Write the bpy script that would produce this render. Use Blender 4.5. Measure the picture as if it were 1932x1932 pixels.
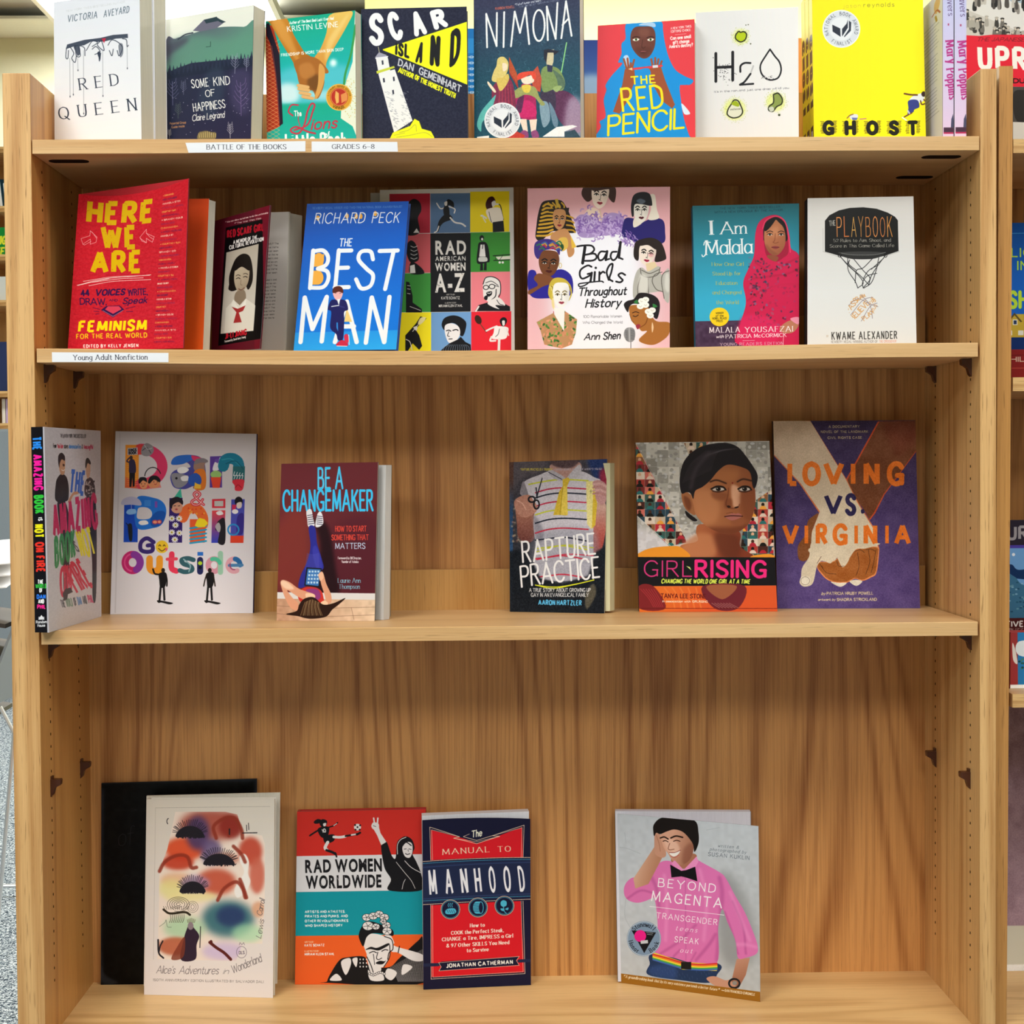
import bpy, bmesh, math, random
import numpy as np
from mathutils import Vector, Matrix

for _o in list(bpy.data.objects): bpy.data.objects.remove(_o)
SC = bpy.context.scene
COL = SC.collection
# ------------------------------------------------------------------ camera
ZO = .64                                   # height of the third shelf above the carpet
cam_d = bpy.data.cameras.new('camera'); cam_d.sensor_width = 36; cam_d.lens = 3040/1932*36; cam_d.clip_start = .05
cam = bpy.data.objects.new('camera', cam_d); COL.objects.link(cam)
def _rot(p, y, r):
    cp, sp, cy, sy, cr, sr = math.cos(p), math.sin(p), math.cos(y), math.sin(y), math.cos(r), math.sin(r)
    return Matrix(((cr, -sr, 0), (sr, cr, 0), (0, 0, 1))) @ Matrix(((1, 0, 0), (0, cp, -sp), (0, sp, cp))) @ Matrix(((cy, 0, sy), (0, 1, 0), (-sy, 0, cy))) @ Matrix(((1, 0, 0), (0, 0, -1), (0, 1, 0)))
_m = _rot(.0287, -.0193, -.0076)
cam.matrix_world = Matrix.Translation((.5708, -2.0828, .2078+ZO)) @ Matrix((_m[0], -_m[1], -_m[2])).transposed().to_4x4()
SC.camera = cam
# ------------------------------------------------------------------ light
SC.view_settings.view_transform = 'Standard'; SC.view_settings.look = 'None'; SC.view_settings.gamma = 1; SC.view_settings.use_curve_mapping = False
SC.view_settings.exposure = -0.17
SC.cycles.max_bounces = 8; SC.cycles.diffuse_bounces = 5; SC.cycles.use_denoising = True
w = bpy.data.worlds.new('world'); SC.world = w; w.use_nodes = True
w.node_tree.nodes['Background'].inputs[0].default_value = (.97, .985, 1, 1); w.node_tree.nodes['Background'].inputs[1].default_value = .42
def area(name, loc, size, power, rot=(0, 0, 0), col=(1, .985, .965)):
    l = bpy.data.lights.new(name, 'AREA'); l.shape = 'RECTANGLE'; l.size, l.size_y = size; l.energy = power; l.color = col
    o = bpy.data.objects.new(name, l); o.location = loc; o.rotation_euler = rot; COL.objects.link(o); return o
CEIL = 2.72
area('ceiling_lamp_light', (-.5, -1.5, CEIL-.06), (1.2, 1.2), 29)
area('ceiling_lamp_light', (1.7, -1.7, CEIL-.06), (1.2, 1.2), 29)
area('ceiling_lamp_light', (-1.2, -3.7, CEIL-.06), (1.2, 1.2), 54)
area('ceiling_lamp_light', (1.2, -4.1, CEIL-.06), (1.2, 1.2), 54)
area('ceiling_lamp_light', (-.70, 4.42, CEIL-.06), (.9, .55), 50)
area('ceiling_lamp_light', (1.4, 2.3, CEIL-.06), (2.4, .6), 190)  # added lamp, out of view, put in to brighten the cream wall
# ---------------------------------------------------------------- printed matter
# Covers are flat print: each one is painted by code (polygons, strokes, lettering) into a
# generated image.  Shapes are given in measured picture units and mapped onto the cover.
def hexc(c):
    if isinstance(c, str):
        return np.array([int(c[i:i+2], 16)/255 for i in (0, 2, 4)], np.float32)
    return np.array(c, np.float32)/255
def smoothp(p, closed, n=6):
    p = np.asarray(p, float)
    if len(p) < 3: return p
    if closed: q = np.vstack([p[-1], p, p[0], p[1]])
    else: q = np.vstack([2*p[0]-p[1], p, 2*p[-1]-p[-2]])
    t = np.linspace(0, 1, n, endpoint=False)[:, None]; out = []
    for i in range(1, len(q)-2):
        a, b, c, d = q[i-1], q[i], q[i+1], q[i+2]
        out.append(.5*((2*b)+(c-a)*t+(2*a-5*b+4*c-d)*t**2+(3*b-a-3*c+d)*t**3))
    out = np.vstack(out)
    return out if closed else np.vstack([out, p[-1]])
def raster(polys, W, H, ss=4):
    """area coverage of polygons (non-zero winding) -> (mask, x0, y0) or None"""
    E = []
    for p in polys:
        p = np.asarray(p, float)
        if p.ndim == 3:                      # many polygons of equal length
            q = np.roll(p, -1, 1); A = (p[..., 0]*q[..., 1]-q[..., 0]*p[..., 1]).sum(1)
            f = A < 0; p = p.copy(); p[f] = p[f][:, ::-1]; q = np.roll(p, -1, 1)
            E.append(np.concatenate([p, q], 2).reshape(-1, 4))
        else:
            q = np.roll(p, -1, 0)
            if (p[:, 0]*q[:, 1]-q[:, 0]*p[:, 1]).sum() < 0: p = p[::-1]; q = np.roll(p, -1, 0)
            E.append(np.concatenate([p, q], 1))
    if not E: return None
    e = np.concatenate(E)
    bx0 = int(max(0, math.floor(min(e[:, 0].min(), e[:, 2].min())))); bx1 = int(min(W, math.ceil(max(e[:, 0].max(), e[:, 2].max()))+1))
    by0 = int(max(0, math.floor(min(e[:, 1].min(), e[:, 3].min())))); by1 = int(min(H, math.ceil(max(e[:, 1].max(), e[:, 3].max()))+1))
    bw, bh = bx1-bx0, by1-by0
    if bw <= 0 or bh <= 0: return None
    x0, y0, x1, y1 = e[:, 0]-bx0, (e[:, 1]-by0)*ss, e[:, 2]-bx0, (e[:, 3]-by0)*ss
    lo = np.clip(np.ceil(np.minimum(y0, y1)-.5), 0, bh*ss).astype(int); hi = np.clip(np.ceil(np.maximum(y0, y1)-.5), 0, bh*ss).astype(int)
    n = np.maximum(hi-lo, 0); k = np.repeat(np.arange(len(n)), n)
    if len(k) == 0: return None
    r = np.arange(n.sum())-np.repeat(np.cumsum(n)-n, n)+lo[k]
    x = x0[k]+(r+.5-y0[k])*(x1[k]-x0[k])/(y1[k]-y0[k]); x = np.clip(x, 0, bw)
    s = np.where(y1[k] > y0[k], 1., -1.)/ss
    fx = np.floor(x); fr = x-fx; i = (r//ss)*(bw+2)+fx.astype(int)
    a = np.bincount(i, s*(1-fr), bh*(bw+2))+np.bincount(i+1, s*fr, bh*(bw+2))[:bh*(bw+2)]
    m = np.abs(np.cumsum(a.reshape(bh, bw+2), 1)[:, :bw])
    return np.clip(m, 0, 1).astype(np.float32), bx0, by0
def blur(m, r):
    r = max(1, int(r/2+.5))
    for ax in (0, 1):
        for _ in range(3):
            c = np.cumsum(np.pad(m, [(r+1, r) if a == ax else (0, 0) for a in (0, 1)], mode='edge'), ax)
            m = (c[2*r+1:]-c[:-2*r-1] if ax == 0 else c[:, 2*r+1:]-c[:, :-2*r-1])/(2*r+1)
    return m
def vnoise(h, w, s, rng):
    g = rng.random((int(h/s)+3, int(w/s)+3)); y = np.arange(h)/s; x = np.arange(w)/s
    yi, xi = y.astype(int), x.astype(int); fy, fx = y-yi, x-xi; fy = (fy*fy*(3-2*fy))[:, None]; fx = fx*fx*(3-2*fx)
    a = g[yi][:, xi]; b = g[yi][:, xi+1]; c = g[yi+1][:, xi]; d = g[yi+1][:, xi+1]
    return (a*(1-fx)+b*fx)*(1-fy)+(c*(1-fx)+d*fx)*fy
def homog(src, dst):
    A = []
    for (x, y), (u, v) in zip(src, dst):
        A += [[x, y, 1, 0, 0, 0, -u*x, -u*y], [0, 0, 0, x, y, 1, -v*x, -v*y]]
    return np.append(np.linalg.solve(np.array(A, float), np.array(dst, float).ravel()), 1).reshape(3, 3)
def hmap(H, p):
    p = np.asarray(p, float); w = p[..., 0]*H[2, 0]+p[..., 1]*H[2, 1]+H[2, 2]
    return np.stack([(p[..., 0]*H[0, 0]+p[..., 1]*H[0, 1]+H[0, 2])/w, (p[..., 0]*H[1, 0]+p[..., 1]*H[1, 1]+H[1, 2])/w], -1)
_GL = {}
def glyph(ch, off):
    """triangles of one character of the built-in typeface, cap height 1"""
    if (ch, off) not in _GL:
        cu = bpy.data.curves.new('glyph', 'FONT'); cu.body = ch; cu.offset = off; cu.resolution_u = 5
        ob = bpy.data.objects.new('glyph', cu); me = ob.to_mesh(); me.calc_loop_triangles()
        v = np.array([(a.co.x, a.co.y) for a in me.vertices]).reshape(-1, 2); t = np.array([x.vertices[:] for x in me.loop_triangles], int).reshape(-1, 3)
        ob.to_mesh_clear(); bpy.data.objects.remove(ob); bpy.data.curves.remove(cu)
        _GL[ch, off] = (v[t]/.73 if len(t) else None)
    return _GL[ch, off]
# a single-stroke alphabet of our own (cap height 100), drawn with round, flat or serifed pens
O_ = '~36 100 12 86 3 50 12 14 36 0 60 14 69 50 60 86 36 100'
SF = {'A': '0 0 35 100|35 100 70 0|14 34 56 34', 'B': '8 0 8 100|~8 99 38 99 51 88 50 64 38 54 8 53|~8 53 40 53 58 42 58 12 38 1 8 1',
 'C': '~64 82 50 98 26 98 5 72 5 28 26 2 50 2 66 18', 'D': '8 0 8 100|~8 99 34 99 60 82 65 50 60 18 34 1 8 1', 'E': '8 0 8 100|8 99 52 99|8 52 44 52|8 1 54 1',
 'F': '8 0 8 100|8 99 52 99|8 52 42 52', 'G': '~64 82 50 98 26 98 5 72 5 28 26 2 48 2 64 14|64 4 64 42|42 42 66 42', 'H': '8 0 8 100|60 0 60 100|8 52 60 52',
 'I': '8 0 8 100', 'J': '34 100 34 26|~34 26 30 6 16 0 2 12', 'K': '8 0 8 100|58 100 9 44|26 60 62 0', 'L': '8 100 8 0|8 1 50 1', 'M': '6 0 12 100|12 100 42 12|42 12 72 100|72 100 78 0',
 'N': '8 0 8 100|8 100 60 0|60 0 60 100', 'O': O_, 'P': '8 0 8 100|~8 99 40 99 56 88 56 62 40 49 8 49', 'Q': O_+'|42 22 72 -12', 'R': '8 0 8 100|~8 99 40 99 54 88 54 64 40 51 8 51|30 51 62 0',
 'S': '~52 84 38 99 18 98 5 82 12 60 42 42 52 22 42 3 20 0 2 16', 'T': '31 0 31 100|0 99 62 99', 'U': '8 100 8 34|~8 34 14 7 34 0 54 7 60 34|60 34 60 100', 'V': '0 100 34 0|34 0 68 100',
 'W': '0 100 24 0|24 0 46 86|46 86 70 0|70 0 94 100', 'X': '2 0 60 100|60 0 2 100', 'Y': '0 100 32 50|64 100 32 50|32 50 32 0', 'Z': '2 99 56 99|56 99 0 1|0 1 58 1',
 'a': '~44 52 30 66 12 60 4 32 12 5 28 2 44 18|46 64 46 0', 'b': '6 0 6 104|~6 46 24 66 42 56 48 32 42 8 24 -1 6 14', 'c': '~44 54 28 66 10 58 4 32 10 6 28 -1 46 12',
 'd': '46 0 46 104|~46 46 28 66 10 56 4 32 10 8 28 -1 46 14', 'e': '~5 34 47 36 40 60 24 66 8 56 4 30 12 5 28 -1 46 12', 'f': '~42 96 32 104 21 94 18 66|18 66 18 0|2 62 38 62',
 'g': '~46 54 28 66 9 54 4 34 12 14 28 8 46 22|46 64 46 -8|~46 -8 40 -26 22 -32 4 -22', 'h': '6 0 6 104|~6 42 22 65 38 60 44 42|44 42 44 0', 'i': '6 0 6 64|6 84 6 88', 'j': '14 64 14 -8|~14 -8 8 -28 -6 -28|14 84 14 88',
 'k': '6 0 6 104|40 62 7 26|18 36 44 0', 'l': '6 0 6 104', 'm': '6 0 6 64|~6 44 20 65 33 60 36 42|36 42 36 0|~36 44 50 65 63 60 66 42|66 42 66 0', 'n': '6 0 6 64|~6 42 22 65 38 60 44 42|44 42 44 0',
 'o': '~26 66 9 56 4 32 9 8 26 -1 43 8 48 32 43 56 26 66', 'p': '6 -32 6 64|~6 46 24 66 42 56 48 32 42 8 24 -1 6 14', 'q': '46 -32 46 64|~46 46 28 66 10 56 4 32 10 8 28 -1 46 14', 'r': '6 0 6 64|~6 40 16 58 34 63',
 's': '~36 55 22 66 8 58 10 40 32 26 36 10 22 -1 4 9', 't': '16 90 16 14|~16 14 22 0 36 4|2 62 34 62', 'u': '6 64 6 20|~6 20 14 0 30 0 44 22|44 64 44 0', 'v': '2 64 22 0|22 0 42 64', 'w': '0 64 18 0|18 0 34 58|34 58 50 0|50 0 68 64',
 'x': '2 0 40 64|40 0 2 64', 'y': '2 64 22 2|42 64 12 -32', 'z': '4 63 38 63|38 63 2 1|2 1 40 1',
 '0': O_, '1': '6 82 24 100|24 100 24 0', '2': '~4 78 14 97 34 99 50 84 46 60 4 2|4 1 54 1', '3': '~4 88 26 100 46 88 42 62 22 54 46 44 50 16 28 0 2 12', '4': '42 0 42 100|42 100 0 30|0 30 58 30',
 '5': '50 99 10 99|10 99 6 56|~6 56 30 64 52 44 50 14 28 0 2 12', '6': '~46 96 22 84 6 50 8 14 28 0 50 12 50 42 30 56 8 40', '7': '2 99 54 99|54 99 20 0', '8': '~28 100 8 84 12 60 44 42 52 16 28 0 4 16 12 42 44 60 48 84 28 100',
 '9': '~8 4 30 14 48 50 46 86 28 100 6 88 4 60 24 46 46 58', '.': '4 0 4 4', ',': '6 4 2 -12', "'": '4 100 3 80', '-': '2 42 30 42', '\u2013': '2 42 46 42', '!': '6 100 6 30|6 0 6 4', '?': '~2 84 20 100 42 88 38 62 20 50 20 30|20 0 20 4',
 '&': '~66 6 20 66 18 88 32 100 46 86 40 66 10 40 4 18 22 0 44 6 62 40', ':': '4 54 4 58|4 0 4 4', '"': '4 100 3 80|16 100 15 80', '*': '4 46 12 46', '/': '0 0 30 100', '\u2192': '0 40 80 40|56 62 80 40|56 18 80 40'}
def pen(p, a, b):
    """outline polygons of a stroke with an elliptical pen (half sizes a, b)"""
    p = np.asarray(p, float); d = np.diff(p, axis=0); L = np.hypot(*d.T); k = L > 1e-6
    A, B, d = p[:-1][k], p[1:][k], d[k]/L[k][:, None] if k.any() else d[:0]
    out = []
    if len(A):
        n = np.stack([-d[:, 1], d[:, 0]], 1); o = n*[a*a, b*b]/np.sqrt((n*n*[a*a, b*b]).sum(1))[:, None]
        out.append(np.stack([A+o, B+o, B-o, A-o], 1))
    t = np.arange(10)*math.tau/10; c = np.stack([np.cos(t)*a, np.sin(t)*b], 1)
    out.append(p[:, None, :]+c[None])
    return out
class Cv:
    def __init__(s, q, bg='ffffff', ppp=2.1):
        q = np.array(q, float); e = lambda i, j: np.hypot(*(q[i]-q[j]))
        s.W = int((e(0, 1)+e(3, 2))/2*ppp); s.H = int((e(0, 3)+e(1, 2))/2*ppp); s.k = ppp
        s.Hm = homog(q, [(0, 0), (s.W, 0), (s.W, s.H), (0, s.H)])
        s.a = np.empty((s.H, s.W, 3), np.float32); s.a[:] = hexc(bg); s.o = (0, 0, 1.); s.cm = None; s.rng = np.random.default_rng(7); s.al = 1
    def at(s, ox, oy, sc=4.025): s.o = (ox, oy, sc); return s
    def m(s, p):
        p = np.asarray(p, float); return hmap(s.Hm, p/s.o[2]+[s.o[0], s.o[1]])
    def kk(s): return s.k/s.o[2]
    def put(s, R, col, al=1, bl=0):
        if R is None: return
        m, x, y = R
        if bl:
            p = int(bl*s.kk()*1.6)+2; x0, y0 = max(0, x-p), max(0, y-p); x1, y1 = min(s.W, x+m.shape[1]+p), min(s.H, y+m.shape[0]+p)
            M = np.zeros((y1-y0, x1-x0), np.float32); M[y-y0:y-y0+m.shape[0], x-x0:x-x0+m.shape[1]] = m
            m, x, y = blur(M, bl*s.kk()), x0, y0
        m = m*al*s.al
        if s.cm is not None: m = m*s.cm[y:y+m.shape[0], x:x+m.shape[1]]
        v = s.a[y:y+m.shape[0], x:x+m.shape[1]]
        if isinstance(col, tuple) and len(col) == 6:      # linear gradient c0,c1 from (x0,y0) to (x1,y1)
            p0, p1 = s.m([col[2], col[3]]), s.m([col[4], col[5]]); d = p1-p0
            yy, xx = np.mgrid[y:y+m.shape[0], x:x+m.shape[1]]; t = np.clip(((xx-p0[0])*d[0]+(yy-p0[1])*d[1])/(d@d), 0, 1)[..., None]
            c = hexc(col[0])*(1-t)+hexc(col[1])*t
        else: c = hexc(col)
        v[:] = v*(1-m[..., None])+c*m[..., None]
    def P(s, pts, col, al=1, bl=0, sm=0):
        p = np.array(pts, float).reshape(-1, 2)
        if sm: p = smoothp(p, True)
        s.put(raster([s.m(p)], s.W, s.H), col, al, bl)
    def S(s, pts, col, al=1, bl=0): s.P(pts, col, al, bl, 1)
    def E(s, cx, cy, rx, ry, col, al=1, bl=0, rot=0, a0=0, a1=360):
        t = np.radians(np.linspace(a0, a1, 37 if a1-a0 == 360 else 24)); r = math.radians(rot)
        x, y = rx*np.cos(t), ry*np.sin(t)
        s.put(raster([s.m(np.stack([cx+x*math.cos(r)-y*math.sin(r), cy+x*math.sin(r)+y*math.cos(r)], 1))], s.W, s.H), col, al, bl)
    def R(s, x0, y0, x1, y1, col, al=1, bl=0): s.P([x0, y0, x1, y0, x1, y1, x0, y1], col, al, bl)
    def L(s, pts, w, col, al=1, bl=0, sm=0):
        p = np.array(pts, float).reshape(-1, 2)
        if sm: p = smoothp(p, False)
        h = w*s.kk()/2; s.put(raster(pen(s.m(p), h, h), s.W, s.H), col, al, bl)
    def C(s, pts, w, col, al=1, bl=0): s.L(pts, w, col, al, bl, 1)
    def ring(s, cx, cy, rx, ry, w, col, al=1, a0=0, a1=360):
        t = np.radians(np.linspace(a0, a1, 40)); s.L(np.stack([cx+rx*np.cos(t), cy+ry*np.sin(t)], 1).ravel(), w, col, al)
    def noise(s, amt, sc, seed=1, mono=1, box=None):
        """mottling of the print; sc in picture units"""
        r = np.random.default_rng(seed); k = sc*s.kk()
        n = vnoise(s.H, s.W, max(k, 1.01), r)[..., None]-.5 if mono else np.stack([vnoise(s.H, s.W, max(k, 1.01), r) for _ in range(3)], -1)-.5
        if s.cm is not None: n = n*s.cm[..., None]
        if box is not None:
            M = raster([s.m(np.array(box, float).reshape(-1, 2))], s.W, s.H); q = np.zeros((s.H, s.W, 1), np.float32); q[M[2]:M[2]+M[0].shape[0], M[1]:M[1]+M[0].shape[1], 0] = M[0]; n = n*q
        s.a[:] = np.clip(s.a+n*2*amt, 0, 1)
    def clip(s, *Rs):
        if not Rs: s.cm = None; return
        M = np.zeros((s.H, s.W), np.float32)
        for R in Rs:
            if R is not None:
                v = M[R[2]:R[2]+R[0].shape[0], R[1]:R[1]+R[0].shape[1]]; np.maximum(v, R[0], out=v)
        s.cm = M
    def poly(s, pts, sm=0):
        p = np.array(pts, float).reshape(-1, 2); return raster([s.m(smoothp(p, True) if sm else p)], s.W, s.H)
    def shapes(s, txt, font, wt, sp, jit=0, ax=1.):
        ax = min(ax, 1.55)
        """glyph polygons laid out along x, cap height 1 -> (list of polygon arrays, width)"""
        pw = wt*ax if font[0] != 'b' else 0; x = pw; out = []; rng = np.random.default_rng(len(txt)); sl = .22 if font.endswith('i') else 0; f = font.rstrip('i')
        for ch in txt:
            if ch == ' ': x += .34+sp; continue
            if f == 'b' or ch not in SF:
                g = glyph(ch, wt)
                if g is None: continue
                lo, hi = g[..., 0].min(), g[..., 0].max(); g = g-[lo, 0]; ps = [g]; w = hi-lo
            else:
                st = []
                for seg in SF[ch].split('|'):
                    c = seg.startswith('~'); q = np.array(seg.lstrip('~').split(), float).reshape(-1, 2)/100
                    if c: q = smoothp(q, False, 5)
                    st.append((c, q))
                al = np.vstack([q for _, q in st]); lo, hi = al[:, 0].min(), al[:, 0].max(); ps = []; w = hi-lo
                a, b = (wt*ax, wt*.38) if f == 'f' else (wt*ax, wt)
                for c, q in st:
                    q = q-[lo, 0]
                    if jit: q = q+rng.normal(0, jit, 2)
                    if f == 'k':                     # square-cut sans
                        d = np.diff(q, axis=0); n = np.stack([-d[:, 1], d[:, 0]], 1)/np.maximum(np.hypot(*d.T), 1e-6)[:, None]*[wt*ax, wt]
                        ps.append(np.stack([q[:-1]+n, q[1:]+n, q[1:]-n, q[:-1]-n], 1))
                        if c: ps += pen(q[1:-1], wt*ax, wt)[-1:]
                    else: ps += pen(q, a, b)
                    if f == 'f' and not c:
                        for e, o in ((q[0], q[-1]), (q[-1], q[0])):
                            if abs(e[1]-o[1]) > .3 and min(abs(e[1]), abs(e[1]-1), abs(e[1]-.64), abs(e[1]-1.04)) < .03:
                                ps += pen([[e[0]-.1*ax, e[1]], [e[0]+.1*ax, e[1]]], wt*.36, wt*.36)
            dy = rng.normal(0, jit*1.2) if jit else 0
            out += [p*[1, 1]+[x+sl*0, dy] for p in ps]; x += w+sp+(.12 if font[0] == 'b' else .07+1.7*pw)
        if sl: out = [np.stack([p[..., 0]+p[..., 1]*sl, p[..., 1]], -1) for p in out]
        return out, max(x-sp-(.12 if font[0] == 'b' else .07+.7*pw), .01)
    def T(s, txt, x0, y0, x1, y1, h, col, font='b', wt=0., sp=.0, al=1, jit=0, up=None, ret=0, bl=0):
        """lettering: baseline from (x0,y0) to (x1,y1), cap height h (picture units)"""
        ps, w = s.shapes(txt, font, wt, sp, jit)
        if font[0] != 'b': ps, w = s.shapes(txt, font, wt, sp, jit, h*w/max(math.hypot(x1-x0, y1-y0), 1e-6))
        bx, by = (x1-x0)/w, (y1-y0)/w
        if up is None: n = math.hypot(x1-x0, y1-y0); ux, uy = (y1-y0)/n*h, -(x1-x0)/n*h
        elif up == 'v': ux, uy = 0, -h
        else: ux, uy = up
        M = [s.m(np.stack([x0+p[..., 0]*bx+p[..., 1]*ux, y0+p[..., 0]*by+p[..., 1]*uy], -1)) for p in ps]
        R = raster(M, s.W, s.H)
        if ret: return R
        s.put(R, col, al, bl)
    def TC(s, txt, x0, y0, x1, y1, h, cols, **k):
        """word by word colours"""
        ws = txt.split(' '); n = sum(len(w) for w in ws)+len(ws)-1; i = 0
        for w, c in zip(ws, cols):
            a, b = i/n, (i+len(w))/n; s.T(w, x0+(x1-x0)*a, y0+(y1-y0)*a, x0+(x1-x0)*b, y0+(y1-y0)*b, h, c, **k); i += len(w)+1
    def TA(s, txt, cx, cy, r, a0, a1, h, col, font='b', wt=0., inside=0, ry=None):
        """lettering around a circle, angles in degrees clockwise from the top"""
        ry = ry or r; ps = []
        for i, ch in enumerate(txt):
            if ch == ' ': continue
            g, w = s.shapes(ch, font, wt, 0); t = math.radians(a0+(a1-a0)*i/(len(txt)-1)); t2 = t+(math.pi if inside else 0)
            px, py = cx+r*math.sin(t), cy-ry*math.cos(t); c, n = math.cos(t2), math.sin(t2)
            for p in g:
                X, Y = (p[..., 0]-w/2)*h*.95, p[..., 1]*h; ps.append(s.m(np.stack([px+X*c+Y*n, py+X*n-Y*c], -1)))
        s.put(raster(ps, s.W, s.H), col)
    def image(s, name):
        im = bpy.data.images.new(name, s.W, s.H); a = np.ones((s.H, s.W, 4), np.float32); a[..., :3] = np.clip(s.a[::-1], 0, 1)
        im.pixels.foreach_set(a.ravel()); im.update(); im.pack(); return im
# ---- top shelf covers
def award(c, cx, cy, r, sc=1.):          # round silver award sticker
    c.E(cx, cy, r, r, 'd9dee6'); c.ring(cx, cy, r*.97, r*.97, 4, 'f6f8fa'); c.E(cx, cy, r*.62, r*.62, 'e6eaf0')
    c.TA('NATIONAL BOOK AWARD', cx, cy, r*.72, -112, 106, r*.17, '4a5160', 's', .05)
    c.TA('FINALIST', cx, cy, r*.86, 215, 142, r*.17, '4a5160', 's', .05, inside=1)
    q = lambda p: [v*r+(cx, cy)[i % 2] for i, v in enumerate(p)]
    c.P(q([-.48, -.22, -.06, -.02, -.04, .42, -.46, .14]), '232c3c'); c.P(q([.04, 0, .28, -.28, .34, -.5, .34, -.06, .04, .4]), '232c3c')
    c.P(q([.14, .4, .4, .02, .4, -.44, .52, -.34, .5, .1, .16, .44]), '232c3c'); c.L(q([.0, .0, .02, .42]), 3, 'e6eaf0')
def a_redqueen(c):
    c.at(0, 0); c.P([380, -120, 1090, -160, 1100, 1070, 390, 1090], ('e4e8f2', 'f2f4f8', 700, 0, 700, 1060))
    c.T('VICTORIA', 512, 165, 738, 133, 48, '5e7080', 's', .055, .18, up=(4, -48)); c.T('AVEYARD', 786, 128, 980, 92, 48, '5e7080', 's', .055, .18, up=(4, -48))
    c.T('NEW YORK TIMES BESTSELLING AUTHOR', 505, 90, 950, 20, 14, 'cfd3da', 's', .05)
    K = '2c3648'
    c.P([510, 335, 640, 300, 760, 285, 860, 262, 970, 254, 972, 285, 880, 290, 800, 310, 740, 315, 700, 308, 640, 340, 560, 350, 500, 370], K, .85)
    for a in ([505, 360, 500, 430, 515, 440, 520, 380], [530, 350, 560, 400, 545, 440, 570, 470, 580, 420], [570, 340, 580, 420, 610, 420, 600, 350, 640, 360, 645, 420], [655, 380, 700, 310, 740, 320, 700, 350],
              [700, 370, 730, 350, 760, 390, 720, 410], [750, 400, 755, 460, 765, 400], [770, 300, 790, 380, 740, 340, 760, 310], [820, 340, 850, 300, 900, 320, 930, 360, 905, 420, 890, 380], [930, 290, 960, 300, 965, 350, 975, 340], [830, 380, 850, 420, 860, 370]):
        c.C(a, 6, K, .8)
    c.S([560, 350, 600, 345, 610, 400, 590, 420, 575, 390], K, .8); c.S([740, 395, 760, 390, 762, 450, 748, 430], K, .9); c.S([900, 340, 930, 330, 935, 400, 912, 430], K, .55)
    c.P([772, 290, 805, 286, 790, 325], 'c0304a')
    for x, a, b in ((530, 440, 730), (555, 450, 715), (590, 440, 530), (634, 380, 860), (780, 380, 725), (965, 350, 515)):
        c.L([x, a, x+2, b], 3, '8a909c', .9); c.E(x+2, b, 4, 8, '5c6270')
    U = dict(font='f', wt=.055, sp=.55)
    c.T('RED', 604, 680, 905, 640, 86, K, **U); c.T('QUEEN', 448, 905, 1040, 832, 90, K, **U)
def trees(c, base, xs, h, col, w=16):
    for i, x in enumerate(xs):
        y = base[0]+(base[1]-base[0])*(x-xs[0])/(xs[-1]-xs[0]); hh = h*(.7+.5*((i*37) % 10)/10)
        c.P([x-w, y+20, x, y-hh, x+w, y+20], col)
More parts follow.
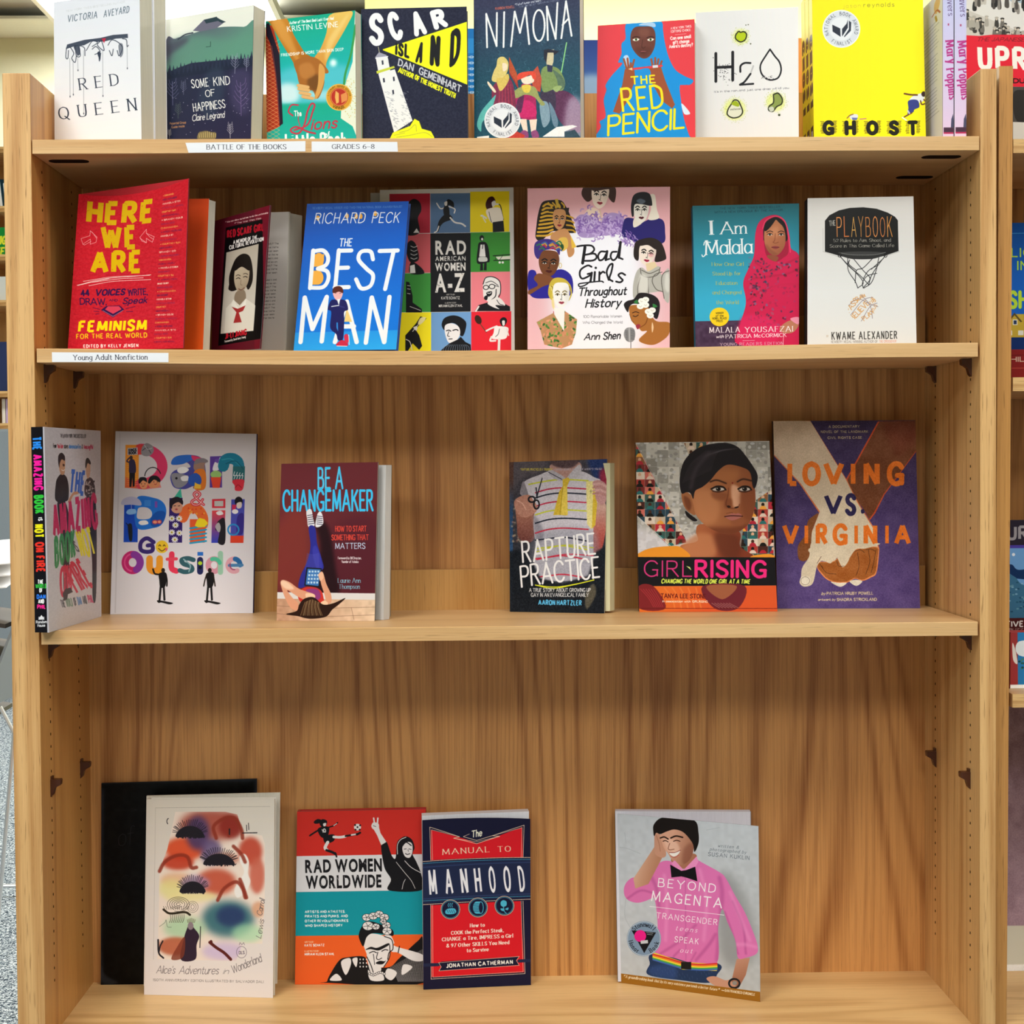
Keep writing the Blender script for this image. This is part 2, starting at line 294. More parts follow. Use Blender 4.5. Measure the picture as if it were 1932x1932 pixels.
def a_happiness(c):
    c.at(0, 0); c.P([1180, -60, 2000, -60, 2000, 1100, 1180, 1100], ('e8eade', 'dfe2dc', 1600, 0, 1600, 500))
    c.S([1230, 1120, 1255, 350, 1330, 295, 1440, 262, 1560, 225, 1700, 205, 1850, 205, 1960, 220, 1980, 1120], ('57566a', '5f8f7e', 1400, 230, 1700, 460))
    c.S([1290, 330, 1500, 262, 1700, 300, 1960, 280, 1960, 500, 1250, 560, 1300, 440], '5f957f', .75, 50); c.S([1255, 350, 1400, 290, 1420, 320, 1260, 430], '4b4a5c', .8, 25)
    c.P([1460, 235, 1545, 150, 1640, 130, 1700, 170, 1640, 215, 1520, 240], '6b6a7c'); c.P([1545, 152, 1640, 128, 1650, 140, 1712, 168, 1680, 176, 1650, 160, 1560, 180], '2e4048'); c.C([1350, 300, 1400, 265, 1460, 250], 10, '3d4450')
    c.L([1560, 358, 1594, 354, 1594, 318], 4, '2e4a44')
    c.P([1230, 1120, 1255, 560, 1340, 520, 1450, 480, 1700, 455, 1960, 440, 1980, 1120], ('262d42', '2f2c48', 1250, 500, 1900, 1000))
    trees(c, (560, 450), list(range(1262, 1960, 27)), 62, '2a3348'); trees(c, (585, 480), list(range(1250, 1960, 31)), 60, '242b3e', 20)
    c.S([1560, 560, 1680, 520, 1700, 700, 1600, 900, 1500, 800], '38485a', .5, 30); c.S([1750, 560, 1900, 560, 1880, 860, 1760, 800], '4a4468', .6, 30)
    r = np.random.default_rng(4)
    for cx, cy, h, col in ((1310, 800, 200, '77789a'), (1390, 720, 110, '6a6d88'), (1780, 560, 150, '9a9ab4'), (1870, 540, 110, '9a9ab4'), (1830, 880, 280, '80689c'), (1350, 900, 120, '56645e'), (1745, 1050, 120, 'c8c4cc'), (1285, 1050, 70, 'aaa6a0')):
        c.L([cx, cy, cx+r.normal(0, 4), cy-h*.9], 4, col, .8)
        for k in range(9):
            y = cy-h*(.25+.07*k); d = (-1)**k; c.C([cx, y, cx+d*h*.1, y-h*.08, cx+d*h*(.22-.012*k), y-h*.22], 3, col, .75)
    c.S([1500, 1060, 1505, 1010, 1530, 1000, 1560, 995, 1600, 1005, 1635, 1010, 1620, 1065], '8a7a50', .9, 4)
    for k in range(9): c.L([1510+k*15, 1045, 1506+k*16, 1000+abs(k-4)*4], 4, 'cdb878')
    for k in range(60): c.E(1260+r.random()*680, 560+r.random()*480, 3, 3, 'c8c0d8', .7)
    U = dict(font='s', wt=.05, sp=.05, jit=.015); W = 'f0efec'
    c.T('SOME', 1452, 672, 1582, 655, 62, W, **U); c.T('KIND', 1618, 652, 1745, 640, 62, W, **U); c.T('OF', 1556, 738, 1630, 728, 50, W, **U); c.T('HAPPINESS', 1465, 850, 1710, 818, 60, W, **U)
    c.T('Claire Legrand', 1455, 922, 1702, 893, 46, W, 'si', .045, 0); c.T('Potential Group', 1288, 948, 1410, 938, 16, 'b08058', 's', .07); c.T('Guide inside', 1300, 975, 1400, 966, 16, 'b08058', 's', .07)
def a_lions(c):
    c.at(480, 0); c.P([60, 40, 800, 40, 800, 1100, 60, 1100], ('14a886', '1fb3b4', 400, 100, 400, 560))
    c.S([190, 560, 400, 500, 760, 520, 770, 780, 400, 800, 190, 790], '5cc4d4', .8, 40); c.S([195, 650, 300, 640, 340, 700, 320, 770, 200, 780], 'd8eef2', .9, 30); c.S([330, 700, 560, 690, 640, 740, 500, 760], 'b8e4ec', .7, 25)
    c.P([60, 800, 800, 770, 800, 1100, 60, 1100], ('1aa88a', '22b0a4', 400, 780, 400, 1050), .95, 14); c.E(597, 478, 26, 28, 'f4ffff', .95, 20)
    c.P([80, 250, 95, 180, 140, 200, 190, 380, 195, 960, 90, 1010, 80, 1010], 'b03a22')
    for k in range(26): c.L([90, 300+k*30, 190, 360+k*30], 2.5, 'e8b070', .9); c.L([90, 360+k*30, 190, 300+k*30], 2.5, 'e8b070', .9)
    c.P([90, 180, 110, 175, 190, 420, 215, 940, 190, 960, 180, 700, 120, 330, 92, 270], '241c2c'); c.C([130, 350, 165, 600, 190, 930], 8, '6a3038')
    c.P([765, 60, 800, 60, 800, 1100, 745, 960, 700, 930, 655, 900, 660, 740, 690, 640, 745, 470], 'e6ecd8')
    c.C([768, 190, 735, 400, 690, 560, 680, 640], 16, '3c9a50'); r = np.random.default_rng(2)
    for k in range(60): c.E(690+r.random()*80, 600+r.random()*300, 4, 4, ('c8d080', 'd8b860')[k % 2], .8)
    A = ('c8862e', 'a8641c', 150, 200, 420, 500)
    c.S([100, 160, 190, 135, 245, 140, 300, 270, 380, 400, 420, 440, 330, 560, 290, 470, 200, 320, 120, 180], A); c.S([120, 150, 200, 140, 330, 420, 300, 440], 'e0a452', .6, 14)
    c.S([570, 115, 740, 85, 700, 200, 560, 440, 530, 520, 440, 470, 500, 370, 545, 250], ('e8c060', 'd89a44', 560, 100, 480, 450)); c.S([720, 100, 600, 330, 540, 470, 560, 300], 'f4d88a', .6, 14)
    c.S([300, 470, 400, 430, 480, 450, 540, 510, 562, 548, 540, 560, 505, 540, 530, 620, 500, 720, 470, 750, 440, 690, 380, 690, 340, 640, 320, 560], 'a8682c'); c.S([420, 570, 500, 580, 490, 680, 440, 690, 400, 640], '6a4420', .8, 14)
    c.S([340, 500, 420, 480, 460, 560, 400, 600, 350, 580], 'c08040', .8, 12); c.S([490, 490, 530, 520, 530, 600, 505, 690, 470, 750, 455, 740, 480, 640], 'd8a054')
    for y, x in ((650, 330), (675, 335), (705, 345), (735, 365)): c.C([x, y, x+30, y+6, x+75, y+14], 24, 'e0b070'); c.C([x, y+13, x+40, y+20, x+75, y+26], 2, '8a5a28', .7)
    W = 'f4faf8'; c.T('Author of The Best Bad-Luck I Ever Had', 262, 184, 600, 148, 20, W, 'si', .08); c.T('KRISTIN', 248, 242, 440, 224, 46, W, 'b', .0, .02); c.T('LEVINE', 465, 222, 634, 206, 46, W, 'b', 0, .02)
    c.T('FRIENDSHIP IS MORE THAN SKIN DEEP', 202, 430, 676, 384, 20, W, 's', .08, .1)
    c.E(642, 740, 100, 102, 'd89a30'); c.ring(642, 740, 96, 98, 4, 'f0c868'); c.E(642, 738, 68, 70, 'b83428'); c.ring(642, 738, 62, 64, 3, 'e8b060'); c.TA('WINNER', 642, 740, 92, 205, 155, 24, '6a4a10', 'b', .01, inside=1)
    c.P([615, 690, 640, 710, 640, 780, 620, 790, 610, 740], 'e8b060'); c.P([655, 720, 700, 700, 705, 760, 660, 785], 'e09050'); c.TA('LITERARY AWARD CENTER', 642, 740, 78, -80, 80, 14, '6a4a10', 's', .06)
    Rr = 'c03c50'
    c.C([300, 990, 400, 950, 440, 850, 455, 800, 430, 790, 400, 850, 380, 940, 340, 1010, 290, 1010, 275, 985, 320, 965, 400, 1000, 460, 1015], 13, Rr); c.C([330, 800, 280, 800, 258, 850, 290, 880], 11, Rr); c.C([345, 960, 330, 900, 350, 860], 6, Rr)
    c.T('ions', 425, 985, 625, 970, 78, Rr, 'si', .075, .03); c.T('The', 300, 884, 356, 882, 44, W, 'b', .03)
    c.T('of', 535, 1045, 575, 1042, 40, W, 'k', .09); c.T('Little Rock', 230, 1110, 700, 1100, 90, W, 'k', .1, .05)
def a_scar(c):
    c.at(480, 0); c.P([780, 20, 1640, 10, 1640, 1080, 780, 1080], '20243a'); c.noise(.03, 9, 2)
    Y = 'eef01e'
    c.P([975, 378, 1618, 165, 1620, 650, 975, 385], Y); c.P([975, 378, 1100, 345, 1100, 438], Y)
    W = 'eef0f2'
    U = dict(font='s', wt=.12, jit=.015)
    c.T('S', 870, 330, 985, 325, 215, W, 's', .115, up=(-6, -205)); c.T('C', 1040, 300, 1135, 275, 180, W, 's', .13); c.T('A', 1212, 265, 1310, 240, 150, W, 's', .14); c.T('R', 1362, 215, 1470, 185, 115, W, 's', .17)
    K = '16181c'
    c.T('iSL', 1065, 402, 1175, 440, 75, K, 's', .13, .12, up=(4, -80), jit=.02); c.T('A', 1222, 462, 1272, 470, 128, K, 's', .13); c.T('N', 1330, 480, 1405, 490, 180, K, 's', .12, up=(8, -190)); c.T('D', 1480, 500, 1560, 440, 225, K, 's', .11, up=(10, -230))
    c.T('DAN', 1085, 495, 1205, 545, 46, 'c6c8d0', 's', .1, jit=.02, up=(8, -46)); c.T('GEMEINHART', 1245, 562, 1568, 708, 50, 'c6c8d0', 's', .1, jit=.02, up=(8, -48)); c.T('AUTHOR OF THE HONEST TRUTH', 1090, 548, 1524, 750, 32, Y, 's', .13, jit=.02, up=(8, -32))
    T = 'e9eaea'
    c.P([915, 440, 945, 400, 1000, 420, 1012, 440, 1020, 470], '9a9aac'); c.P([920, 440, 1010, 432, 1035, 560, 945, 575], T); c.L([940, 360, 948, 400], 4, 'd0d0a0')
    c.P([925, 545, 1060, 505, 1066, 520, 930, 565], 'c8d040'); c.P([940, 565, 1065, 530, 1200, 920, 1060, 1010], T); c.L([920, 448, 1012, 432], 7, 'e8e8f0')
    for x, y in ((965, 465), (975, 600), (1050, 590), (1045, 690)): c.P([x, y, x+12, y-4, x+16, y+28, x+4, y+32], '2a2e40')
    r = np.random.default_rng(3)
    for k in range(110):
        t = r.random(); y = 700+t*300; x = 985+t*80+r.random()*(60-20*t) if k % 2 else 1090+r.random()*70+t*30; c.L([x, y, x+12, y+5], 2.5, '9498a4')
    c.P([1025, 1060, 1050, 1010, 1180, 960, 1215, 905, 1250, 925, 1270, 980, 1340, 1000, 1365, 1045, 1365, 1080, 1020, 1080], Y)
    for p in ([1100, 1010, 1170, 990, 1220, 950, 1230, 1000], [1080, 1045, 1180, 1030, 1290, 1010, 1350, 1040], [1060, 1030, 1140, 1012]): c.C(p, 4, 'a8ac3c')
def a_nimona(c):
    c.at(480, 0); c.P([1640, -80, 2490, -160, 2500, 1070, 1640, 1070], ('2b3050', '16495e', 2000, 0, 2000, 560)); c.at(960, 0)
    r = np.random.default_rng(5)
    for k in range(46):
        x, y = -260+r.random()*800, 300+r.random()*420; a = r.random()*6; c.C([x, y, x+20*math.cos(a), y+20*math.sin(a), x+34*math.cos(a+1), y+34*math.sin(a+1)], 2.2, '5f93a4', .6)
    c.T('\u201cFull of humor and heart.\u201d', 40, 45, 256, 8, 16, 'c8ccd8', 'si', .06); c.T('RAINBOW ROWELL', -105, 75, 40, 60, 18, 'c06050', 's', .07); c.T('THE #1 BEST GRAPHIC NOVEL', 70, 60, 380, 4, 11, '8088a0', 's', .06)
    W = 'f0f2f2'; U = dict(font='s', jit=0, up='v')
    c.at(480, 0)
    c.L([1765, 360, 1758, 105], 14, W); c.L([1758, 105, 1836, 350], 14, W); c.L([1836, 350, 1838, 98], 14, W); c.L([1893, 92, 1888, 358], 14, W); c.at(960, 0)
    for p in ([12, 352, 40, 88], [40, 88, 80, 250], [80, 250, 122, 60], [122, 60, 150, 335], [292, 305, 284, 50], [284, 50, 352, 295], [352, 295, 366, 22], [396, 290, 432, 10], [432, 10, 475, 272], [405, 190, 452, 140]): c.L(p, 14, W)
    t = np.linspace(0, math.tau, 30); c.L(np.stack([224+44*np.cos(t), 194+118*np.sin(t)], 1).ravel(), 14, W)
    # right figure: green armour, sword
    c.L([436, 325, 380, 640], 9, '8fd488'); c.S([345, 690, 450, 700, 540, 800, 545, 1000, 420, 960, 350, 860, 300, 720], '5a2c50'); c.S([450, 760, 540, 760, 545, 1040, 420, 1000], 'b8a8c0', .7, 30); c.S([240, 700, 340, 690, 350, 830, 300, 860, 250, 800], '3a3048')
    c.S([245, 530, 290, 500, 370, 520, 410, 580, 425, 640, 400, 690, 340, 680, 260, 700, 240, 620], '7c9458'); c.S([330, 530, 400, 580, 425, 650, 380, 680, 360, 600], '56705a'); c.P([280, 380, 340, 375, 335, 470, 310, 545, 285, 500, 270, 430], 'cfc4a0'); c.P([262, 380, 300, 372, 378, 390, 340, 420, 335, 400, 290, 400, 280, 480, 262, 440], '1c2030'); c.P([285, 490, 330, 500, 325, 548, 290, 545], '2a3050')
    c.S([330, 670, 370, 650, 400, 660, 360, 700], '9ab070'); c.S([230, 790, 290, 780, 310, 900, 280, 960, 250, 950], '7f9cae'); c.S([300, 780, 340, 830, 370, 920, 360, 965, 330, 940], '68869c')
    # middle figure: red hair, magenta dress
    c.P([0, 560, 0, 480, 60, 600, 70, 680], 'a03030'); c.P([160, 560, 215, 500, 245, 600, 235, 700, 180, 680], 'c04c38')
    c.S([95, 640, 160, 640, 195, 700, 205, 880, 190, 910, 90, 900, 70, 850, 40, 740, 80, 700], 'a8205c'); c.S([60, 830, 120, 760, 190, 800, 200, 880, 90, 890], 'c8246a'); c.S([60, 760, 110, 720, 90, 850, 60, 840], '5a2850')
    c.S([30, 700, 90, 660, 190, 660, 230, 740, 270, 790, 240, 800, 190, 740, 120, 720, 60, 745, 20, 740], '9aa060'); c.S([95, 650, 160, 648, 150, 700, 110, 700], 'e0c850'); c.S([90, 590, 140, 580, 180, 570, 185, 620, 140, 640, 100, 630], 'f0e0cc'); c.S([55, 590, 70, 560, 120, 545, 190, 545, 200, 600, 180, 600, 160, 570, 110, 590, 60, 610], 'e04a34')
    c.P([75, 905, 130, 905, 140, 1000, 110, 1010], 'f0d8c8'); c.P([150, 910, 210, 905, 200, 1000, 165, 1005], 'f0d8c8'); c.S([75, 1020, 105, 990, 140, 1005, 140, 1050, 80, 1050], '8a4478'); c.S([165, 1005, 205, 990, 225, 1040, 180, 1050], '8a4478')
    # left figure (other crop)
    c.at(480, 0); c.S([1800, 690, 1870, 600, 1960, 640, 1990, 1040, 1900, 1050, 1830, 900], '7c2a4a'); 
    for k in range(5): c.L([1860+k*20, 640, 1850+k*28, 900], 6, 'a8384e')
    c.S([1845, 445, 1890, 432, 1925, 480, 1910, 560, 1850, 620, 1800, 610, 1815, 540, 1835, 500], 'dcc878'); c.S([1880, 480, 1915, 490, 1910, 530, 1885, 540], 'f0dcc0'); c.S([1835, 600, 1880, 590, 1920, 560, 1930, 600, 1900, 660, 1860, 690], 'd8bc60'); c.S([1775, 620, 1830, 690, 1815, 700, 1770, 640], 'f0dcc0')
    c.P([1930, 430, 1990, 560, 1990, 640, 1930, 540], 'b8502c'); c.S([1690, 950, 1720, 850, 1810, 740, 1830, 730, 1790, 850, 1730, 930, 1720, 1000], '5cb4b0'); c.P([1690, 1040, 1780, 1030, 1780, 1060, 1690, 1060], 'e8e8e4')
    c.at(960, 0); c.P([250, 1040, 360, 965, 480, 950, 520, 960, 420, 1000, 420, 1040], 'eeeef0'); c.P([0, 1040, 60, 1000, 120, 1030, 100, 1060, 0, 1060], 'c03c30'); c.P([420, 1005, 500, 985, 540, 1040, 540, 1070, 420, 1070], '2c4858')
    c.noise(.03, 8, 3); c.at(480, 0); award(c, 1880, 915, 136)
def a_redpencil(c):
    c.at(960, 0); c.P([640, 150, 1440, 100, 1440, 1100, 640, 1100], 'e2404a'); B = '1490dc'
    c.S([890, 180, 1000, 160, 1150, 160, 1170, 230, 1180, 300, 1210, 420, 1260, 520, 1330, 570, 1400, 605, 1370, 640, 1300, 640, 1310, 780, 1330, 900, 1370, 1030, 1400, 1100, 700, 1100, 700, 960, 690, 920, 735, 880, 720, 760, 740, 680, 735, 640, 780, 570, 860, 480, 830, 470, 840, 440, 855, 400, 855, 330, 885, 290], B)
    c.P([1280, 560, 1400, 600, 1385, 620, 1345, 640, 1280, 640], B)
    c.S([1310, 780, 1360, 830, 1375, 862, 1330, 860], 'd8e4f4'); c.S([870, 430, 900, 415, 915, 450, 910, 500, 880, 500], 'c8d8ee', .9); c.S([985, 190, 1040, 168, 1105, 176, 1108, 205, 1050, 195], 'b8d0ec', .9)
    F = '6b3b31'
    c.S([960, 205, 1020, 200, 1080, 203, 1108, 240, 1112, 310, 1100, 370, 1065, 425, 1020, 440, 975, 415, 935, 360, 922, 300, 930, 240], F); c.S([990, 220, 1060, 220, 1060, 270, 1000, 270], '8a5648', .5, 18); c.S([960, 360, 1080, 360, 1040, 420, 990, 410], '52291f', .5, 14)
    for x in (965, 1075):
        c.C([x-28, 284, x, 276, x+28, 282], 5, '2a1410'); c.S([x-26, 300, x, 288, x+26, 296, x, 310], 'eeeae0'); c.E(x, 298, 9, 10, '50662e'); c.E(x, 298, 4, 5, '101010')
    c.C([1015, 300, 1008, 350, 1020, 362, 1036, 352], 4, '47231b'); c.C([993, 395, 1015, 386, 1048, 392], 6, '8a4a4a'); c.C([990, 392, 1018, 398, 1050, 390], 3, '30120e')
    A = '9c5030'
    c.P([880, 520, 950, 510, 960, 600, 890, 780, 840, 860, 790, 845, 860, 640], A); c.P([1060, 500, 1150, 490, 1185, 600, 1260, 790, 1240, 820, 1160, 760, 1070, 600], A)
    for a, b in ((872, 440), (900, 435), (950, 445), (925, 470), (1080, 440), (1110, 430), (1135, 440), (1160, 455)): c.L([a, b+5, (a+915)/2 if a < 1000 else (a+1110)/2, b+75], 15, A)
    c.L([935, 520, 1160, 495], 16, 'e2404a'); c.P([905, 520, 935, 508, 937, 530], 'e8c890'); c.P([1090, 492, 1130, 488, 1132, 508, 1092, 512], 'd8dce4'); c.S([985, 545, 1000, 520, 1060, 515, 1075, 560, 1030, 575], B)
    Y = 'ffe21e'; U = dict(font='s', wt=.085, jit=0)
    c.T('THE', 925, 635, 1115, 622, 56, Y, 's', .1, .12); c.T('RED', 858, 840, 1180, 808, 170, Y, 's', .055, .08); c.T('PENCIL', 745, 1028, 1335, 968, 158, Y, 's', .058, .0, up=(4, -150))
    W = 'f6ece8'; c.T('A NEW YORK TIMES', 1228, 222, 1385, 205, 15, W, 's', .07); c.T("EDITORS' CHOICE", 1230, 246, 1382, 232, 15, W, 's', .07); c.L([1262, 262, 1346, 254], 2, W)
    c.T('Can one small', 1226, 300, 1384, 284, 22, W, 's', .1); c.T('gift change', 1244, 330, 1372, 318, 22, W, 's', .1); c.T("Amira's destiny?", 1216, 362, 1400, 345, 22, W, 's', .1)
def drop(c, p, cx, cy, r, inner='b4c81c'):
    g = np.random.default_rng(int(cx))
    c.E(cx, cy, r*1.25, r*1.25, 'dce85a', .55, 16)
    for k in range(90):
        a = g.random()*6.28; d = r*(.9+g.random()*.75); c.E(cx+d*math.cos(a), cy+d*math.sin(a), 2.3, 2.3, 'a8b830', .7)
    c.S(p, inner); q = p+p[:2]; c.C(q, 9, '2c2e20')
def a_h2o(c):
    c.at(960, 0); c.P([1380, 20, 2260, 0, 2260, 1100, 1380, 1100], ('dcdcde', 'eceaea', 1440, 400, 2100, 300)); K = '1a1b20'
    for p in ([1572, 405, 1572, 618], [1700, 395, 1700, 608], [1572, 512, 1700, 506]): c.L(p, 21, K)
    c.C([1758, 545, 1760, 500, 1790, 478, 1835, 478], 14, K); c.C([1835, 560, 1790, 620, 1755, 642], 14, K); c.L([1755, 643, 1856, 636], 14, K); c.L([1856, 500, 1835, 560], 12, K, .2)
    g = np.random.default_rng(8)
    for k in range(60): c.E(1640+g.normal(0, 36), 545+g.normal(0, 40), 1.5+g.random()*3, 1.5+g.random()*2, K)
    drop(c, [1725, 260, 1745, 238, 1760, 245, 1785, 240, 1805, 260, 1795, 300, 1760, 318, 1728, 300, 1720, 280], 1760, 278, 46)
    drop(c, [1690, 790, 1710, 760, 1740, 765, 1760, 800, 1775, 850, 1750, 885, 1700, 895, 1660, 870, 1665, 830], 1715, 830, 66, 'dcdcc8'); c.S([1690, 790, 1720, 765, 1750, 790, 1740, 810], '9cb020'); c.T('anotherone', 1680, 838, 1760, 832, 14, '8c8c80', 's', .06)
    for x, y, r in ((1800, 190, 4), (1818, 187, 4), (1836, 332, 5)): c.E(x, y, r, r, '3c4420')
    c.at(1440, 0, 3.927); c.C([50, 365, 20, 410, -20, 480, -15, 540, 20, 580, 60, 592, 110, 575, 132, 520, 120, 460, 85, 415, 50, 365], 11, K)
    for k in range(40): c.E(35+g.normal(0, 26), 578+g.normal(0, 9), 2.5, 2.5, K if k % 2 else 'e8e6e6')
    drop(c, [75, 700, 110, 690, 140, 730, 135, 770, 100, 790, 70, 825, 40, 815, 45, 785, 75, 760], 92, 755, 56, '8a9a50'); c.S([40, 800, 70, 790, 80, 815, 55, 828], 'ccd0c0'); c.E(118, 852, 9, 8, '333a20')
    c.at(960, 0); c.T("It's in the rain...and just one drop will kill you.", 1560, 703, 2130, 672, 14, '707078', 's', .055)
def a_ghost(c):
    c.at(1440, 0, 3.927); c.P([340, -120, 1230, -120, 1240, 1020, 350, 1030], ('f8ea0a', 'fff314', 400, 300, 1200, 300))
    c.T('jason', 590, 58, 720, 52, 26, 'c8b83c', 's', .035, .2); c.T('reynolds', 742, 50, 970, 46, 28, '8c8a2c', 's', .05, .2); award(c, 578, 212, 140)
    K = '1b1a10'
    for i, (ch, a, b) in enumerate((('G', 428, 540), ('H', 590, 700), ('O', 750, 866), ('S', 918, 1018), ('T', 1058, 1158))):
        c.T(ch, a+12, 990, b-12, 988, 84, K, 's', .17)
        for k in range(12):
            y = 900+k*8; c.L([a-4+(k*7) % 9, y, a+22, y], 3, K); c.L([b-22, y-4, b+4-(k*5) % 8, y-4], 3, K)
    c.S([1110, 710, 1180, 690, 1195, 730, 1160, 760, 1085, 745], 'e8ecf0'); c.C([1045, 692, 1090, 700, 1140, 702], 12, '6a4028'); c.E(1188, 695, 17, 20, '3a2420'); c.C([1190, 735, 1205, 760, 1175, 772, 1165, 745], 9, '6a4028')
    c.S([1075, 745, 1140, 740, 1156, 790, 1120, 810, 1110, 830, 1070, 850, 1075, 800], '34408a'); c.L([1100, 835, 1045, 865], 10, '6a4028'); c.L([1030, 870, 1060, 890], 9, 'e8ecf0'); c.L([1070, 820, 1082, 838], 12, 'c8ccd8')
    c.S([640, 860, 660, 845, 700, 850, 690, 885, 650, 885], 'e0e4ee'); c.C([620, 875, 640, 855, 665, 845], 7, '8a6048'); c.P([655, 870, 700, 872, 690, 890, 660, 888], '6070b0'); c.L([715, 882, 760, 878], 8, 'c08080')
def a_uprooted(c):
    c.at(1440, 0, 3.927); c.P([1480, -100, 2700, -100, 2700, 1050, 1480, 1100], 'c9c6c2'); g = np.random.default_rng(9)
    c.P([1480, 60, 1960, 260, 1960, -80, 1480, -80], 'dedddd'); c.P([1700, -80, 2700, -80, 2700, 60, 1850, 20], 'a8bccc')
    for k in range(85):
        t = g.random(); x = 1560+t*1100; y = -30+t*150+g.normal(0, 22); s = 14+g.random()*10; c.S([x-s*.6, y+50, x-s*.5, y-6, x, y-18, x+s*.5, y-6, x+s*.6, y+50], ('222222', '4c4845', '8a8682', 'c4c0ba')[k % 4]); c.E(x, y-24, s*.42, s*.5, ('d0c8c0', '3a3634')[k % 2])
    for k in range(46):
        t = g.random(); x = 1500+t*560; y = 130+t*150+g.normal(0, 22); s = 15; c.S([x-s, y+60, x-s*.6, y, x+s*.6, y, x+s, y+60], ('3a3836', '6e6a66', 'a8a49e')[k % 3]); c.E(x, y-8, 15, 8, ('2a2826', 'b0aca6')[k % 2]); c.E(x, y+3, 8, 9, 'c8beb2')
    c.P([1490, 262, 1600, 268, 1700, 258, 2700, 262, 2700, 655, 1490, 640], 'dd1f36'); c.T('THE JAPANESE AMERICAN EXPERIENCE', 1580, 305, 2500, 312, 26, '8a1424', 'si', .08)
    c.T('UPROOTED', 1590, 500, 2660, 545, 160, 'f2f0ee', 'k', .12, .1, up=(-5, -150)); c.T('DURING WORLD WAR II', 1850, 615, 2600, 620, 30, '2a0a10', 's', .12)
    c.P([1490, 640, 2700, 655, 2700, 1050, 1490, 1050], '4a4644'); c.S([1850, 700, 1932, 670, 2060, 720, 2040, 920, 1880, 900], '2a2624'); c.P([1850, 905, 2700, 930, 2700, 1050, 1850, 1050], 'd8d5d0')
# ---- second shelf covers
def a_herewe(c):
    c.at(0, 320); c.P([440, 40, 1500, 20, 1460, 1440, 440, 1440], ('c8202c', 'cc2434', 900, 100, 900, 1300))
    g = np.random.default_rng(1)
    for k in range(34):
        y = 120+k*38; c.L([v for i in range(15) for v in (520+i*62, y+(24 if i % 2 else 0)-i*3)], 9, 'b01c2a', .28)
    c.noise(.03, 10, 1)
    Y = 'd9ac14'; c.T('HERE', 650, 372, 1162, 340, 150, Y, 'k', .135, .06, up=(12, -152)); c.T('WE', 760, 558, 1036, 545, 152, Y, 'k', .13, .1, up=(-2, -158)); c.T('ARE', 680, 752, 1074, 736, 158, 'e0b410', 'k', .13, .08, up=(4, -152))
    for k in range(160): c.E(640+g.random()*520, 190+g.random()*570, 2.2, 2.2, 'c22030', .8)
    for p in ([615, 505, 680, 475, 683, 438, 732, 480, 725, 520, 683, 540, 683, 500, 628, 545, 615, 505], [628, 545, 640, 550, 690, 515], [683, 438, 700, 450, 730, 490], [1165, 470, 1105, 440, 1105, 408, 1055, 470, 1060, 480, 1105, 515, 1105, 480, 1150, 512, 1165, 470], [1055, 470, 1070, 500, 1105, 515], [1105, 440, 1130, 470, 1160, 490]): c.L(p, 3.5, 'f0a8a8')
    for p in ([585, 860, 800, 800, 1140, 768], [630, 828, 850, 785, 1130, 772], [660, 838, 900, 800, 1080, 792], [672, 860, 860, 820, 1138, 806], [590, 862, 700, 830, 820, 800]): c.C(p, 4, 'f4d8d0')
    V = '33164a'; U = dict(font='s', wt=.075, jit=.03)
    c.T('44', 612, 940, 678, 935, 42, V, 's', .13, jit=.02); c.T('VOICES', 715, 935, 940, 925, 44, V, 'si', .12); c.T('WRITE,', 962, 935, 1116, 925, 48, V, **U); c.T('DRAW,', 606, 1010, 805, 1003, 48, V, **U); c.T('AND', 820, 980, 886, 978, 16, V, 's', .08); c.T('Speak', 920, 1000, 1110, 990, 46, V, 'si', .08, .02)
    c.P([760, 1050, 800, 1018, 900, 1012, 935, 1045, 850, 1108], V); c.P([790, 1045, 812, 1020, 895, 1018, 915, 1042, 850, 1080], 'd84058'); c.L([775, 1055, 850, 1100, 925, 1052], 4, 'a07890')
    for p in ([700, 1032, 752, 1045], [708, 1060, 745, 1062], [720, 1085, 748, 1080], [750, 1015, 770, 1025], [945, 1040, 1018, 1020], [950, 1060, 1000, 1062], [940, 1015, 960, 1008]): c.L(p, 3.5, V)
    c.T('FEMINISM', 588, 1222, 1106, 1208, 78, 'ffe014', 'k', .13, .07, up=(8, -78)); c.T('FOR THE REAL WORLD', 576, 1280, 1110, 1268, 36, 'ecc020', 'k', .1, .1); c.T('EDITED BY KELLY JENSEN', 628, 1352, 1042, 1346, 24, 'f6e8e4', 'k', .12, .12)
    N = ['CHIMAMANDA', 'KODY KEPLINGER', 'AMANDLA STENBERG', 'KAYLA WHALEY', 'COURTNEY SUM', 'MIKKI KENDALL', 'BRANDY COLBERT', 'SARAH MCCARRY']
    for k in range(38):
        y = 165+k*31; x = 1232-k*1.9; col = ('e89a4c', '6a2048', 'f0c8b0', '8a2a50')[k % 4]; c.T(('' if k % 3 else '\u2022 ')+N[k % 8][:9+(k*5) % 7], x, y, x+82+(k*29) % 90, y-5, 11, col, 's', .09)
def a_heretitle(c):                                   # title page showing behind the open cover
    c.P([150, 350, 420, 350, 420, 690, 150, 690], ('c24420', 'd2521c', 370, 380, 370, 600))
